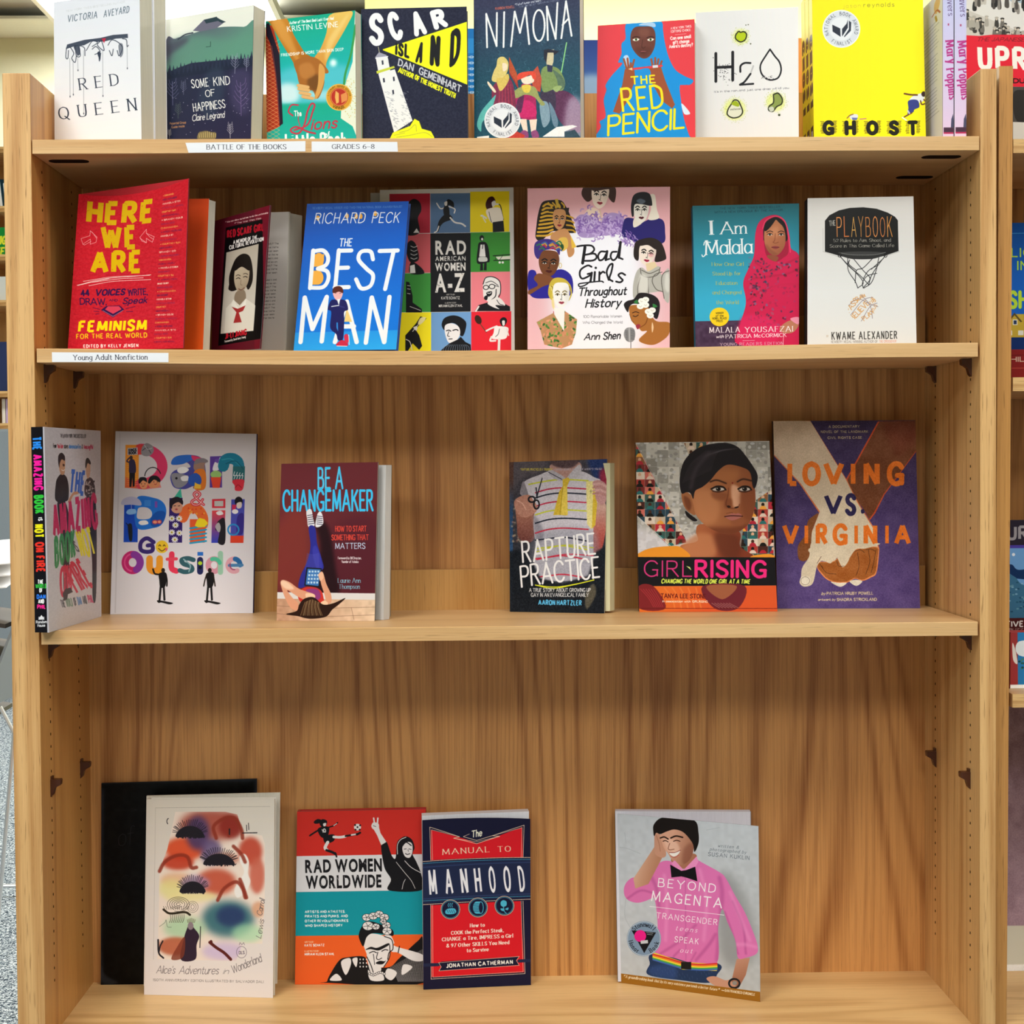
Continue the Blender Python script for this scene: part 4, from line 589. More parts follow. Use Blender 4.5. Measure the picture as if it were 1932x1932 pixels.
def a_malala(c):
    c.at(960, 320); c.P([1340, 200, 2260, 180, 2260, 1450, 1340, 1450], ('1f6c78', '35a8cc', 1700, 280, 1700, 1000))
    c.T('THE NEW YORK TIMES BESTSELLER', 1600, 303, 2060, 290, 15, '0f4450', 's', .07, .05); c.T('WITH A NEW EPILOGUE BY THE AUTHOR', 1560, 333, 2080, 315, 15, '0f4450', 's', .07, .05)
    W = 'e4e8ea'; c.T('I', 1528, 498, 1550, 497, 104, W, 'f', .07); c.T('Am', 1604, 495, 1805, 490, 92, W, 'f', .06); c.T('Malala', 1490, 655, 1850, 642, 108, W, 'f', .06); c.C([1530, 560, 1490, 555, 1480, 580], 7, W); c.C([1500, 650, 1475, 670, 1466, 655], 7, W)
    Y = 'bcb050'
    for t, x0, x1, y in (('How One Girl', 1540, 1782, 740), ('Stood Up for', 1545, 1760, 812), ('Education', 1572, 1735, 884), ('and Changed', 1545, 1765, 955), ('the World', 1572, 1745, 1030)): c.T(t, x0, y, x1, y-2, 26, Y, 'f', .06)
    c.P([1340, 1160, 2300, 1140, 2300, 1450, 1340, 1450], '46304a'); c.noise(.05, 22, 4, box=[1400, 1165, 2250, 1150, 2250, 1400, 1400, 1400])
    c.at(1440, 320, 3.927); c.E(118-10, 820, 1, 1, 'ffffff', 0)
    P_, D = 'c81c4c', '9c1838'
    # shawl
    c.S([-175, 1300, -180, 1180, -130, 1000, -150, 850, -110, 740, -70, 640, -60, 480, -30, 390, 40, 345, 110, 342, 165, 390, 195, 500, 205, 590, 262, 640, 300, 800, 300, 1300], P_)
    c.S([0, 480, 10, 400, 60, 355, 120, 360, 165, 420, 180, 500, 185, 620, 150, 660, 90, 690, 20, 640], D)
    # hair and face
    c.S([0, 500, 8, 410, 60, 362, 110, 358, 160, 400, 175, 470, 165, 540, 20, 540], '120d10'); c.S([10, 450, 40, 430, 90, 375, 140, 420, 160, 470, 165, 530, 155, 580, 130, 620, 95, 645, 50, 630, 18, 580, 5, 520], ('b5714c', '96563a', 40, 480, 160, 600))
    c.S([60, 380, 95, 362, 60, 420, 20, 460, 8, 450, 20, 400], '120d10'); c.S([95, 365, 150, 390, 172, 470, 150, 430, 110, 390], '120d10'); c.S([60, 440, 110, 430, 110, 500, 60, 500], 'cf8f66', .5, 14); c.S([20, 560, 60, 600, 110, 640, 60, 640, 20, 600], '7c4630', .5, 9)
    for x in (48, 132): c.C([x-24, 470, x, 460, x+22, 468], 5, '2a1510'); c.S([x-18, 490, x, 480, x+18, 488, x, 497], 'd8c0b0'); c.E(x, 488, 8, 7, '180e0a'); c.C([x-20, 488, x, 478, x+20, 486], 4, '1a0c08')
    c.C([88, 480, 84, 530, 72, 545, 92, 552, 112, 544], 4, '7a4028'); c.S([60, 582, 88, 573, 118, 582, 90, 598], '8c3c3c'); c.C([60, 584, 90, 584, 118, 583], 3, '4a1818'); c.S([40, 640, 110, 655, 90, 690, 30, 660], '8a4a34')
    c.C([-5, 440, 20, 380, 90, 348, 150, 375, 180, 450, 195, 560, 200, 620], 9, 'e03a60'); g = np.random.default_rng(2)
    for p in ([-60, 700, 60, 760, 180, 700, 262, 660], [-90, 820, 40, 800, 180, 780, 262, 740], [-120, 980, 0, 900, 150, 860, 262, 860]): c.C(p, 10, D, .6, 6)
    for k in range(230):
        x, y = -110+g.random()*370, 660+g.random()*500
        if g.random() < (1.3-abs(x+y*.25-150)/300): c.E(x, y, 6+g.random()*9, 4+g.random()*6, ('4a2c48', '2c3350', '7a2c40', 'a8506a', '6a6a8a', '3a1c28')[k % 6], .75, rot=g.random()*180)
    c.S([40, 860, 262, 800, 262, 1000, 100, 1050, 20, 980], P_, .75, 30); c.S([-170, 1120, -60, 1080, 60, 1120, 130, 1180, 60, 1300, -180, 1300], 'd8245c', .8, 20)
    c.S([120, 1180, 180, 1130, 250, 1120, 262, 1160, 220, 1210, 150, 1215], 'b8785c'); c.S([200, 1110, 262, 1100, 262, 1150, 230, 1140], 'e890a8'); c.C([150, 1240, 145, 1300], 4, 'f0b0c0')
    c.at(960, 320); c.E(1598, 1125, 74, 70, 'f0cc1c')
    for t, y in (('WINNER', 1100), ('of the', 1120), ('NOBEL PEACE', 1140), ('PRIZE', 1160)): w = 7*len(t)/1.4; c.T(t, 1600-w, y+4, 1600+w, y+2, 13, '6a5a10', 's', .09)
    c.T('MALALA', 1522, 1243, 1755, 1238, 38, 'f0e4e8', 'f', .085, .12); c.T('YOUSAFZAI', 1790, 1240, 2158, 1232, 38, 'f0e4e8', 'f', .085, .1); c.T('with', 1572, 1282, 1630, 1280, 20, 'f0e4e8', 'si', .08); c.T('PATRICIA McCORMICK', 1645, 1284, 2108, 1272, 26, 'f0e4e8', 'f', .09, .05); c.L([1775, 1302, 1865, 1300], 3, 'e0c0c8'); c.T('YOUNG READERS EDITION', 1602, 1340, 2085, 1330, 20, 'd8b8c8', 'f', .08, .15)
def a_playbook(c):
    c.at(1440, 320, 3.927); c.P([300, 150, 1180, 150, 1180, 1350, 300, 1350], ('cfcac6', 'dedede', 700, 220, 700, 900)); K = '181818'
    c.S([455, 372, 480, 340, 560, 300, 660, 280, 740, 278, 840, 288, 930, 320, 995, 365, 1000, 440, 1000, 595], K, 0); c.P([457, 375, 490, 335, 560, 300, 640, 282, 740, 277, 840, 288, 920, 315, 975, 345, 997, 372, 1002, 596, 900, 630, 800, 655, 660, 655, 560, 630, 457, 600], K)
    c.L([442, 600, 455, 604, 560, 640], 2, '9a9690'); c.L([442, 430, 444, 600], 2, 'a8a4a0'); c.L([900, 634, 1010, 600], 2, '9a9690')
    c.T('THE', 488, 412, 536, 408, 36, 'a8a49c', 's', .06); cols = ['d88a4c', 'c8703c', 'd8a050', 'c88844', 'b8743c', 'd88a4c', 'c87840', 'd89048']
    for i, ch in enumerate('PLAYBOOK'): x = 545+i*53.5; c.T(ch, x, 490, x+38, 489, 142+(i % 2)*6-3, cols[i], 's', .026)
    c.T('52 Rules to Aim, Shoot, and', 518, 530, 945, 526, 22, 'b8b2a8', 'f', .055, .02); c.T('Score in This Game Called Life', 492, 570, 970, 565, 22, 'b8b2a8', 'f', .055, .02)
    c.E(733, 612, 180, 13, '3a3a3a'); c.S([560, 608, 730, 630, 905, 608, 860, 640, 790, 655, 670, 655, 600, 640], '2c2c2c'); c.C([560, 608, 640, 622, 730, 626, 830, 622, 905, 606], 3, '8a8a8a'); c.ring(566, 626, 12, 15, 4, K); c.ring(905, 628, 11, 14, 4, K)
    for p in ([562, 625, 625, 700, 690, 760, 740, 830, 700, 870], [905, 628, 850, 700, 800, 780, 780, 850], [625, 650, 630, 740, 680, 820, 700, 870], [855, 645, 835, 740, 800, 830, 745, 870], [670, 655, 740, 740, 790, 800, 740, 868], [810, 650, 740, 720, 690, 740, 680, 830], [625, 700, 640, 660], [690, 740, 640, 700, 625, 670], [850, 700, 780, 740, 740, 800], [840, 760, 770, 780, 735, 830, 740, 870], [572, 640, 650, 720, 720, 780, 780, 845], [890, 650, 800, 730]): c.C(p, 5, '26262a')
    c.clip(c.poly([v for a in np.linspace(0, math.tau, 30)[:-1] for v in (740+112*math.cos(a), 1018+103*math.sin(a))]))
    O = 'd09a5c'
    for t, x0, y0, x1, y1, h in (('PASS', 635, 1058, 705, 965, 38), ('BELIEVE', 665, 1118, 790, 985, 40), ('SLAM', 690, 970, 760, 935, 30), ('PLAY', 745, 1118, 830, 1050, 32), ('TRY', 790, 1000, 850, 960, 24), ('HOPE', 700, 975, 745, 930, 16), ('WIN', 790, 950, 830, 975, 26), ('FOCUS', 790, 1085, 845, 1000, 20)): c.T(t, x0, y0, x1, y1, h, O, 's', .07)
    for p in ([720, 918, 790, 1000, 810, 1110], [645, 1075, 740, 960, 840, 935], [725, 1120, 790, 1010, 850, 980], [632, 1000, 700, 950, 790, 990, 850, 1010]): c.C(p, 4, '8a7a80')
    c.clip(); c.T('BY', 468, 1240, 484, 1240, 14, 'c8b8a8', 's', .07); c.T('KWAME ALEXANDER', 506, 1258, 992, 1250, 54, '33312f', 's', .06, .2); c.T('NEWBERY MEDAL-WINNING AUTHOR OF', 502, 1285, 848, 1282, 18, '9a9490', 's', .06, .05); c.T('THE CROSSOVER', 858, 1282, 985, 1280, 18, 'd8a090', 's', .06, .05)
# ---- third shelf covers
def a_amazing(c):
    c.at(0, 780); c.P([320, 80, 790, 100, 790, 1700, 320, 1700], ('c4bfc8', 'd0cbd0', 550, 100, 550, 1600)); K = '1e1a1c'
    c.T('THE #1 NEW YORK TIMES BESTSELLER', 458, 188, 655, 190, 28, '3c383e', 'k', .08); c.TC('From YouTube stars danisnotonfire & AmazingPhil', 402, 272, 708, 278, 32, [K, 'c03048', K, '3c78c0', K, 'b83058'], font='k', wt=.09)
    # two standing figures behind the lettering
    c.S([440, 700, 500, 700, 540, 900, 530, 1150, 520, 1380, 490, 1400, 480, 1100, 450, 850], K); c.S([660, 640, 720, 640, 735, 900, 730, 1370, 705, 1380, 700, 1100, 670, 860], K)
    c.S([425, 690, 425, 560, 440, 510, 470, 480, 505, 500, 522, 560, 525, 640, 510, 690], '17161a'); c.S([445, 350, 470, 315, 495, 350, 496, 430, 490, 480, 465, 485, 450, 430], 'c09070'); c.S([443, 390, 445, 335, 468, 312, 492, 335, 494, 375, 470, 365, 455, 400, 452, 430], K); c.S([478, 400, 492, 405, 490, 420, 480, 418], '4a2c20'); c.C([470, 448, 484, 455, 492, 446], 4, 'f0e8e4')
    c.S([650, 640, 650, 540, 680, 500, 712, 530, 722, 640], '4a3c44'); c.S([652, 390, 670, 360, 686, 390, 688, 450, 680, 500, 664, 505, 655, 450], 'c8a088'); c.S([650, 410, 655, 360, 672, 350, 690, 380, 688, 400, 668, 390, 656, 430], K)
    g = np.random.default_rng(4)
    for k in range(60): c.E(655+g.random()*62, 520+g.random()*125, 5, 8, ('a89c9c', '241c22')[k % 2])
    def chip(t, x0, y0, x1, y1, h, col, lt, wt=.13, up=None):
        c.T(t, x0, y0, x1, y1, h, col, 'k', wt, .03, up=up)
        ex = c.T(t, x0, y0, x1, y1, h, col, 'k', wt, .03, up=up, ret=1); c.clip(ex)
        for k in range(14): x = x0+(x1-x0)*g.random(); y = y0-h*g.random(); c.L([x, y, x+g.normal(0, 3), y+h*.3*g.random()], 3, lt, .6)
        c.clip()
    chip('THE', 524, 620, 642, 630, 165, '2a62c4', 'b8c8e8', .11); c.S([520, 690, 560, 620, 600, 618, 590, 635, 560, 645, 535, 700], 'c08868')
    chip('AMAZING', 405, 960, 748, 862, 215, 'c41c56', 'e890b0', .12, up=(-12, -225)); chip('BOOK', 418, 1185, 580, 1095, 190, '2c8a4c', 'c0dcc4', .12, up=(-6, -195)); chip('IS', 590, 1068, 608, 1058, 80, '3c383e', 'b8b4b8', .07); chip('NOT', 620, 1095, 736, 1065, 180, 'e8dc1c', 'f4f0a0', .11)
    chip('ON', 460, 1400, 552, 1345, 190, 'd02848', 'f0b0b8', .1, up=(-6, -190)); chip('FIRE', 585, 1365, 712, 1290, 195, 'cc2440', 'f0b0b8', .1)
    c.P([500, 1345, 540, 1330, 558, 1360, 520, 1380, 515, 1420, 490, 1430, 480, 1380], '3a2420'); c.P([705, 1290, 730, 1280, 732, 1350, 708, 1380], '2a1a1a')
    c.TC('THE WORLD OF DAN AND PHIL', 474, 1480, 715, 1415, 52, ['4c484e', '708c78', '4c484e', '4c7cc0', '4c484e', 'c83868'], font='k', wt=.1); c.noise(.02, 7, 5)
def a_amazingspine(c):
    c.at(0, 780); c.P([200, 80, 400, 80, 400, 1700, 200, 1700], '131218')
    def v(t, y0, y1, x0, x1, col, h=62): c.T(t, x0, y0, x1, y1, h, col, 'k', .13, .06)
    v('THE', 172, 272, 240, 246, '2c8cf0'); v('AMAZING', 300, 568, 247, 258, 'f0209c'); v('BOOK', 600, 742, 258, 265, '34c440'); v('IS', 768, 795, 288, 290, 'f0f0f0', 28); v('NOT', 820, 925, 262, 266, 'f0e81c', 60); v('ON', 955, 1035, 268, 271, 'e83428', 60); v('FIRE', 1060, 1192, 272, 278, 'e83428', 60)
    for t, y, col, x0, x1 in (('THE', 1278, 'f0f0f0', 282, 330), ('WORLD', 1312, '34b440', 266, 356), ('OF', 1345, 'f0f0f0', 296, 324), ('DAN', 1395, '2c7cf0', 276, 348), ('AND', 1432, 'f0f0f0', 288, 336), ('PHIL', 1475, 'f0288c', 280, 350)): c.T(t, x0, y, x1, y, 30, col, 'k', .14)
    c.P([292, 1560, 315, 1525, 338, 1558], 'e8e8ec'); c.R(292, 1540, 338, 1565, 'e8e8ec', .8); c.T('Random', 272, 1592, 358, 1590, 20, 'e8e8ec', 's', .09); c.T('House', 284, 1620, 346, 1618, 20, 'e8e8ec', 's', .09)
def bold(c, ch, x0, y0, x1, h, wt=.2): return c.T(ch, x0, y0, x1, y0, h, 'ffffff', 's', wt, ret=1)
def confetti(c, R, base, cols, box, n=26, s=24, seed=1):
    g = np.random.default_rng(seed); c.put(R, base); c.clip(R)
    for k in range(n):
        x, y = box[0]+g.random()*(box[2]-box[0]), box[1]+g.random()*(box[3]-box[1])
        (c.E if k % 3 else c.C)(*((x, y, s*(.4+g.random()*.7), s*(.3+g.random()*.6), cols[k % len(cols)], .9, 0, g.random()*180) if k % 3 else ([x, y, x+s, y-s, x+2*s, y], 7, cols[k % len(cols)], .9)))
    c.clip()
def a_danphil(c):
    c.at(0, 780); c.P([820, 100, 1990, 120, 1990, 1560, 820, 1560], ('ccc6cc', 'e4e2ec', 1400, 160, 1400, 1200)); c.L([912, 150, 875, 1515], 5, 'b4aeb8', .7, 3)
    D = c.poly; K = '1c1820'
    # D
    R = raster([c.m(p) for p in ([[958, 238], [1180, 238], [1060, 260], [1060, 560], [950, 562]],)], c.W, c.H)
    c.P([955, 238, 1058, 238, 1055, 562, 950, 562], 'e8902c'); c.ring(1070, 400, 168, 132, 78, 'd83868', 1, -90, 90); c.P([1040, 236, 1090, 236, 1090, 310, 1040, 312], 'd84040')
    c.clip(c.poly([950, 560, 955, 480, 1060, 520, 1200, 470, 1230, 560, 1100, 575])); c.R(940, 440, 1240, 580, 'e05048', .6); c.clip()
    for k in range(14): c.C([965, 330+k*16, 1010, 320+k*17, 1050, 340+k*15], 3, 'f0b860', .7)
    c.P([970, 262, 1048, 258, 1048, 312, 970, 315], 'b8b4bc'); c.T('KINGS', 978, 286, 1040, 284, 18, K, 'k', .13); c.T('BOOK', 978, 308, 1040, 306, 18, K, 'k', .13)
    c.S([1075, 300, 1085, 250, 1120, 225, 1165, 250, 1170, 290, 1140, 320, 1100, 322], '8c8890'); c.C([1085, 280, 1120, 260, 1150, 300], 5, '4c4850'); c.C([1100, 240, 1125, 270, 1160, 262], 4, 'c8c4cc')
    c.E(998, 335, 12, 16, '40302c'); c.S([985, 355, 1020, 350, 1035, 400, 1030, 450, 985, 450, 982, 400], '342c4c'); c.C([985, 370, 965, 360, 985, 335], 9, '342c4c'); c.P([985, 450, 1028, 450, 1024, 550, 1010, 555, 1008, 480, 1000, 555, 985, 555], '201820')
    c.ring(1165, 478, 62, 70, 6, K, 1, 185, 340); c.S([1060, 530, 1065, 490, 1100, 485, 1125, 510, 1118, 560, 1080, 568], 'e89c6c'); c.S([1055, 520, 1065, 485, 1110, 485, 1120, 520, 1090, 505, 1065, 530], K); c.S([1125, 520, 1150, 480, 1200, 475, 1220, 505, 1215, 545, 1180, 562, 1140, 555], 'e09468'); c.S([1128, 515, 1150, 475, 1195, 472, 1222, 500, 1215, 520, 1175, 500, 1140, 530], K)
    for x, y in ((1090, 540), (1185, 525)): c.E(x-12, y-8, 3, 4, K); c.E(x+14, y-8, 3, 4, K); c.C([x-8, y+8, x, y+12, x+10, y+6], 3, 'a02838')
    # a
    c.S([1308, 385, 1320, 340, 1370, 318, 1470, 315, 1530, 335, 1562, 390, 1562, 565, 1478, 568, 1470, 550, 1410, 572, 1330, 560, 1300, 500, 1310, 450, 1360, 420, 1440, 410, 1450, 395, 1420, 370, 1380, 385], '4a4a9c'); c.S([1308, 385, 1320, 340, 1370, 318, 1455, 315, 1470, 345, 1420, 372, 1380, 385], '2c68c8'); c.S([1460, 318, 1530, 335, 1540, 360, 1480, 360], 'd83868')
    c.S([1475, 410, 1490, 350, 1540, 340, 1580, 355, 1560, 385, 1560, 430, 1530, 450, 1495, 440], '9c7c70'); c.S([1480, 385, 1495, 348, 1545, 338, 1582, 355, 1575, 372, 1530, 372], '807880'); c.S([1480, 440, 1560, 430, 1562, 565, 1480, 568], 'e07c2c'); c.S([1350, 430, 1370, 408, 1410, 405, 1440, 425, 1410, 450, 1370, 452], 'f0f0f4'); c.S([1305, 470, 1340, 450, 1420, 470, 1430, 520, 1380, 560, 1330, 550], '8c8c98'); c.S([1380, 480, 1430, 470, 1435, 505, 1390, 510], 'e8e8ee'); c.E(1345, 490, 9, 9, K)
    c.S([1440, 480, 1490, 450, 1530, 480, 1530, 530, 1480, 550, 1440, 530], '2c58b8'); c.P([1480, 568, 1485, 520, 1500, 530, 1530, 540, 1530, 568], 'f0c040')
    # n
    c.P([1600, 325, 1690, 322, 1690, 560, 1597, 560], '5c3c9c'); c.P([1615, 420, 1640, 345, 1670, 340, 1680, 425], '6a4cac'); c.S([1620, 430, 1635, 370, 1660, 375, 1672, 335, 1680, 340, 1672, 420], 'e4e0ec'); c.E(1645, 462, 42, 30, '9cc878'); c.P([1605, 482, 1685, 482, 1672, 562, 1620, 562], 'e84c34')
    c.C([1700, 400, 1715, 352, 1765, 340, 1810, 370, 1818, 440], 84, '1c7c9c'); c.P([1772, 400, 1862, 400, 1858, 520, 1768, 520], '2c6c74'); c.C([1690, 350, 1760, 345, 1830, 400], 8, '34a0b4', .8); c.C([1720, 380, 1790, 360, 1850, 420], 8, '145c74', .8)
    for k in range(4): c.L([1785+k*20, 440+k*4, 1776+k*20, 470, 1790+k*19, 468, 1780+k*20, 495], 5, 'e8e8f0')
    c.S([1768, 520, 1780, 500, 1850, 500, 1855, 530, 1840, 580, 1790, 582, 1785, 545], 'e03448'); c.C([1790, 560, 1810, 540, 1835, 560], 6, 'b01c30')
    # P
    c.P([945, 660, 1052, 660, 1048, 975, 940, 975], '1c4cc4'); c.S([1040, 640, 1180, 640, 1250, 680, 1268, 750, 1240, 830, 1180, 865, 1040, 862], '2474dc'); c.S([1045, 745, 1060, 712, 1120, 712, 1155, 740, 1155, 780, 1120, 800, 1048, 795], 'd4d0d8'); c.S([1150, 790, 1200, 740, 1260, 750, 1240, 830, 1180, 860, 1150, 840], '1854b4')
    c.S([925, 690, 935, 650, 1000, 628, 1060, 650, 1075, 695, 1000, 690], 'b8b8d8'); c.L([1000, 690, 1000, 720], 4, 'b8b8d8'); c.S([960, 750, 980, 725, 1030, 725, 1035, 755, 985, 765], '88bcf4'); c.S([1055, 830, 1070, 812, 1115, 810, 1130, 835, 1080, 845], 'f0f0f4'); c.ring(1182, 822, 20, 15, 4, 'd0303c'); c.ring(1215, 820, 16, 14, 4, 'd0303c'); c.E(1182, 822, 16, 11, 'f09878'); c.E(1215, 820, 12, 10, 'f09878')
    c.S([975, 840, 1000, 835, 1008, 880, 1005, 960, 985, 960, 975, 890], '20242c'); c.C([960, 830, 985, 860], 6, '20242c'); c.P([1180, 665, 1200, 665, 1200, 712, 1180, 712], '7c50b8'); c.R(1100, 655, 1150, 700, '3c88e4')
    # h
    c.P([1292, 640, 1392, 638, 1388, 978, 1286, 978], '342070'); c.C([1395, 790, 1430, 725, 1500, 720, 1545, 780, 1548, 840], 76, 'e86c34'); c.P([1447, 800, 1570, 800, 1560, 978, 1447, 978], 'e85c30')
    for x, y in ((1310, 795), (1365, 795), (1338, 845), (1310, 900), (1368, 905), (1333, 955)):
        for k in range(10): a = k*.628; c.L([x, y, x+22*math.cos(a), y+20*math.sin(a)], 8, 'f0f0f0')
        c.E(x, y, 8, 8, 'b0a030')
    c.P([1330, 632, 1378, 565, 1388, 638], '3cb49c'); c.S([1305, 700, 1320, 660, 1370, 655, 1392, 690, 1380, 745, 1340, 755, 1310, 735], 'd49c84'); c.S([1293, 700, 1300, 650, 1350, 630, 1392, 655, 1392, 690, 1360, 670, 1320, 690, 1310, 720], '241c28'); c.C([1325, 700, 1340, 698], 4, K); c.C([1358, 700, 1372, 698], 4, K); c.E(1345, 725, 10, 7, 'b04850')
    for k in range(5): c.L([1450, 870+k*28, 1570, 850+k*29], 14, '2c9cc8')
    g = np.random.default_rng(2)
    for k in range(12): x, y = 1410+g.random()*150, 720+g.random()*60; c.P([x, y-16, x+8, y, x-10, y], ('f4a838', 'e04828')[k % 2])
    c.P([1485, 850, 1500, 810, 1520, 790, 1560, 800, 1585, 830, 1560, 860, 1510, 862], 'f4dc28')
    # i, l
    c.P([1615, 648, 1715, 645, 1715, 715, 1615, 715], 'd83448'); c.P([1632, 662, 1700, 660, 1700, 702, 1632, 702], 'c8c8c8'); c.P([1615, 735, 1715, 732, 1708, 980, 1610, 980], ('e04850', '3444c0', 1660, 740, 1660, 980)); c.S([1650, 840, 1665, 810, 1710, 800, 1712, 980, 1660, 980, 1670, 900, 1640, 880], '242028'); c.S([1640, 850, 1665, 825, 1680, 860, 1670, 900, 1648, 880], 'b0aab0'); c.S([1645, 750, 1680, 735, 1700, 760, 1665, 770], 'f0ecf0')
    c.P([1760, 650, 1860, 648, 1850, 980, 1752, 980], '4c50b8'); c.P([1755, 925, 1852, 925, 1850, 980, 1752, 980], 'e0442c'); c.E(1815, 665, 30, 36, '1c1820'); c.S([1800, 680, 1835, 670, 1835, 710, 1805, 718], 'e0d4d0'); c.P([1765, 690, 1800, 690, 1790, 730, 1765, 730], 'd03060'); c.E(1788, 742, 24, 18, 'f4f0f4'); c.S([1805, 780, 1850, 760, 1852, 880, 1830, 920, 1800, 900], '382c8c'); c.ring(1775, 880, 40, 40, 12, '2c8cd0')
    # &, Go
    for w, col in ((20, 'd8344c'), (5, 'f4c8c8')): c.C([1552, 690, 1505, 650, 1478, 612, 1500, 592, 1524, 610, 1500, 640, 1462, 665, 1475, 690, 1515, 688, 1545, 650], w, col)
    c.C([1172, 975, 1120, 945, 1075, 975, 1072, 1030, 1110, 1048, 1160, 1040, 1160, 1000, 1125, 1000], 30, '3c2c78'); c.E(1235, 1010, 48, 48, 'f0c830'); c.C([1210, 1005, 1218, 995, 1226, 1005], 5, '4a3010'); c.C([1244, 1005, 1252, 995, 1260, 1005], 5, '4a3010'); c.C([1208, 1022, 1235, 1042, 1262, 1022], 5, '4a3010'); c.E(1268, 1028, 9, 12, 'e86880')
    # Outside
    U = ('O', 925, 1214, 1100, 168), 
    c.ring(1010, 1130, 58, 62, 54, 'c82c74'); c.ring(1010, 1130, 58, 62, 54, '8c3ca4', 1, -80, 60); c.ring(1010, 1130, 62, 66, 12, 'e85c9c', .8, 100, 250)
    c.C([1140, 1100, 1142, 1170, 1165, 1195, 1200, 1190, 1215, 1160, 1217, 1100], 50, 'f09c30'); c.L([1218, 1100, 1218, 1200], 44, 'f0a02c'); c.C([1310, 1065, 1308, 1170, 1345, 1195], 42, 'e83c5c'); c.L([1275, 1105, 1345, 1102], 24, 'e84c64')
    c.C([1475, 1110, 1430, 1098, 1385, 1110, 1400, 1140, 1455, 1160, 1462, 1190, 1410, 1202, 1370, 1190], 34, '34606c'); c.C([1400, 1105, 1450, 1150, 1440, 1200], 10, '8cb4bc'); c.L([1525, 1110, 1525, 1200], 46, '24285c'); c.R(1505, 1050, 1548, 1078, '2c70d0'); c.E(1525, 1135, 16, 15, 'b4d830'); c.E(1525, 1168, 12, 12, '0c1020')
    c.ring(1630, 1150, 44, 48, 40, 'd898ac'); c.L([1678, 1060, 1678, 1205], 40, '9cccb4'); c.ring(1630, 1150, 46, 48, 30, '54c4a0', 1, -110, -20); c.ring(1780, 1150, 46, 48, 36, 'e0a8b8', 1, 60, 330); c.ring(1780, 1150, 46, 48, 36, '2c6cac', 1, -80, 0); c.L([1745, 1152, 1840, 1150], 24, '4c84b8'); c.ring(1780, 1150, 30, 34, 10, 'a03c68', .7, 80, 200)
    for x, d in ((1230, 0), (1590, 1)):
        c.E(x+(14 if not d else 8), 1190, 14, 18, '28201c'); c.S([x-18, 1215, x+30, 1205, x+42, 1240, x+34, 1300, x+20, 1320, x-8, 1320, x-15, 1270], '18161a')
        if d: c.C([x-16, 1220, x-30, 1270, x-38, 1310], 9, '28201c'); c.C([x+34, 1220, x+42, 1270, x+48, 1310], 9, '28201c')
        else: c.C([x-14, 1222, x-50, 1215, x-64, 1180], 12, '18161a'); c.C([x+36, 1220, x+44, 1270, x+42, 1310], 10, '18161a')
        c.L([x-4, 1310, x-14, 1420], 15, '18161a'); c.L([x+18, 1310, x+24, 1415], 15, '18161a'); c.S([x-32, 1420, x+20, 1425, x+88, 1440, x+60, 1450, x, 1436, x-20, 1440], '18161a'); 
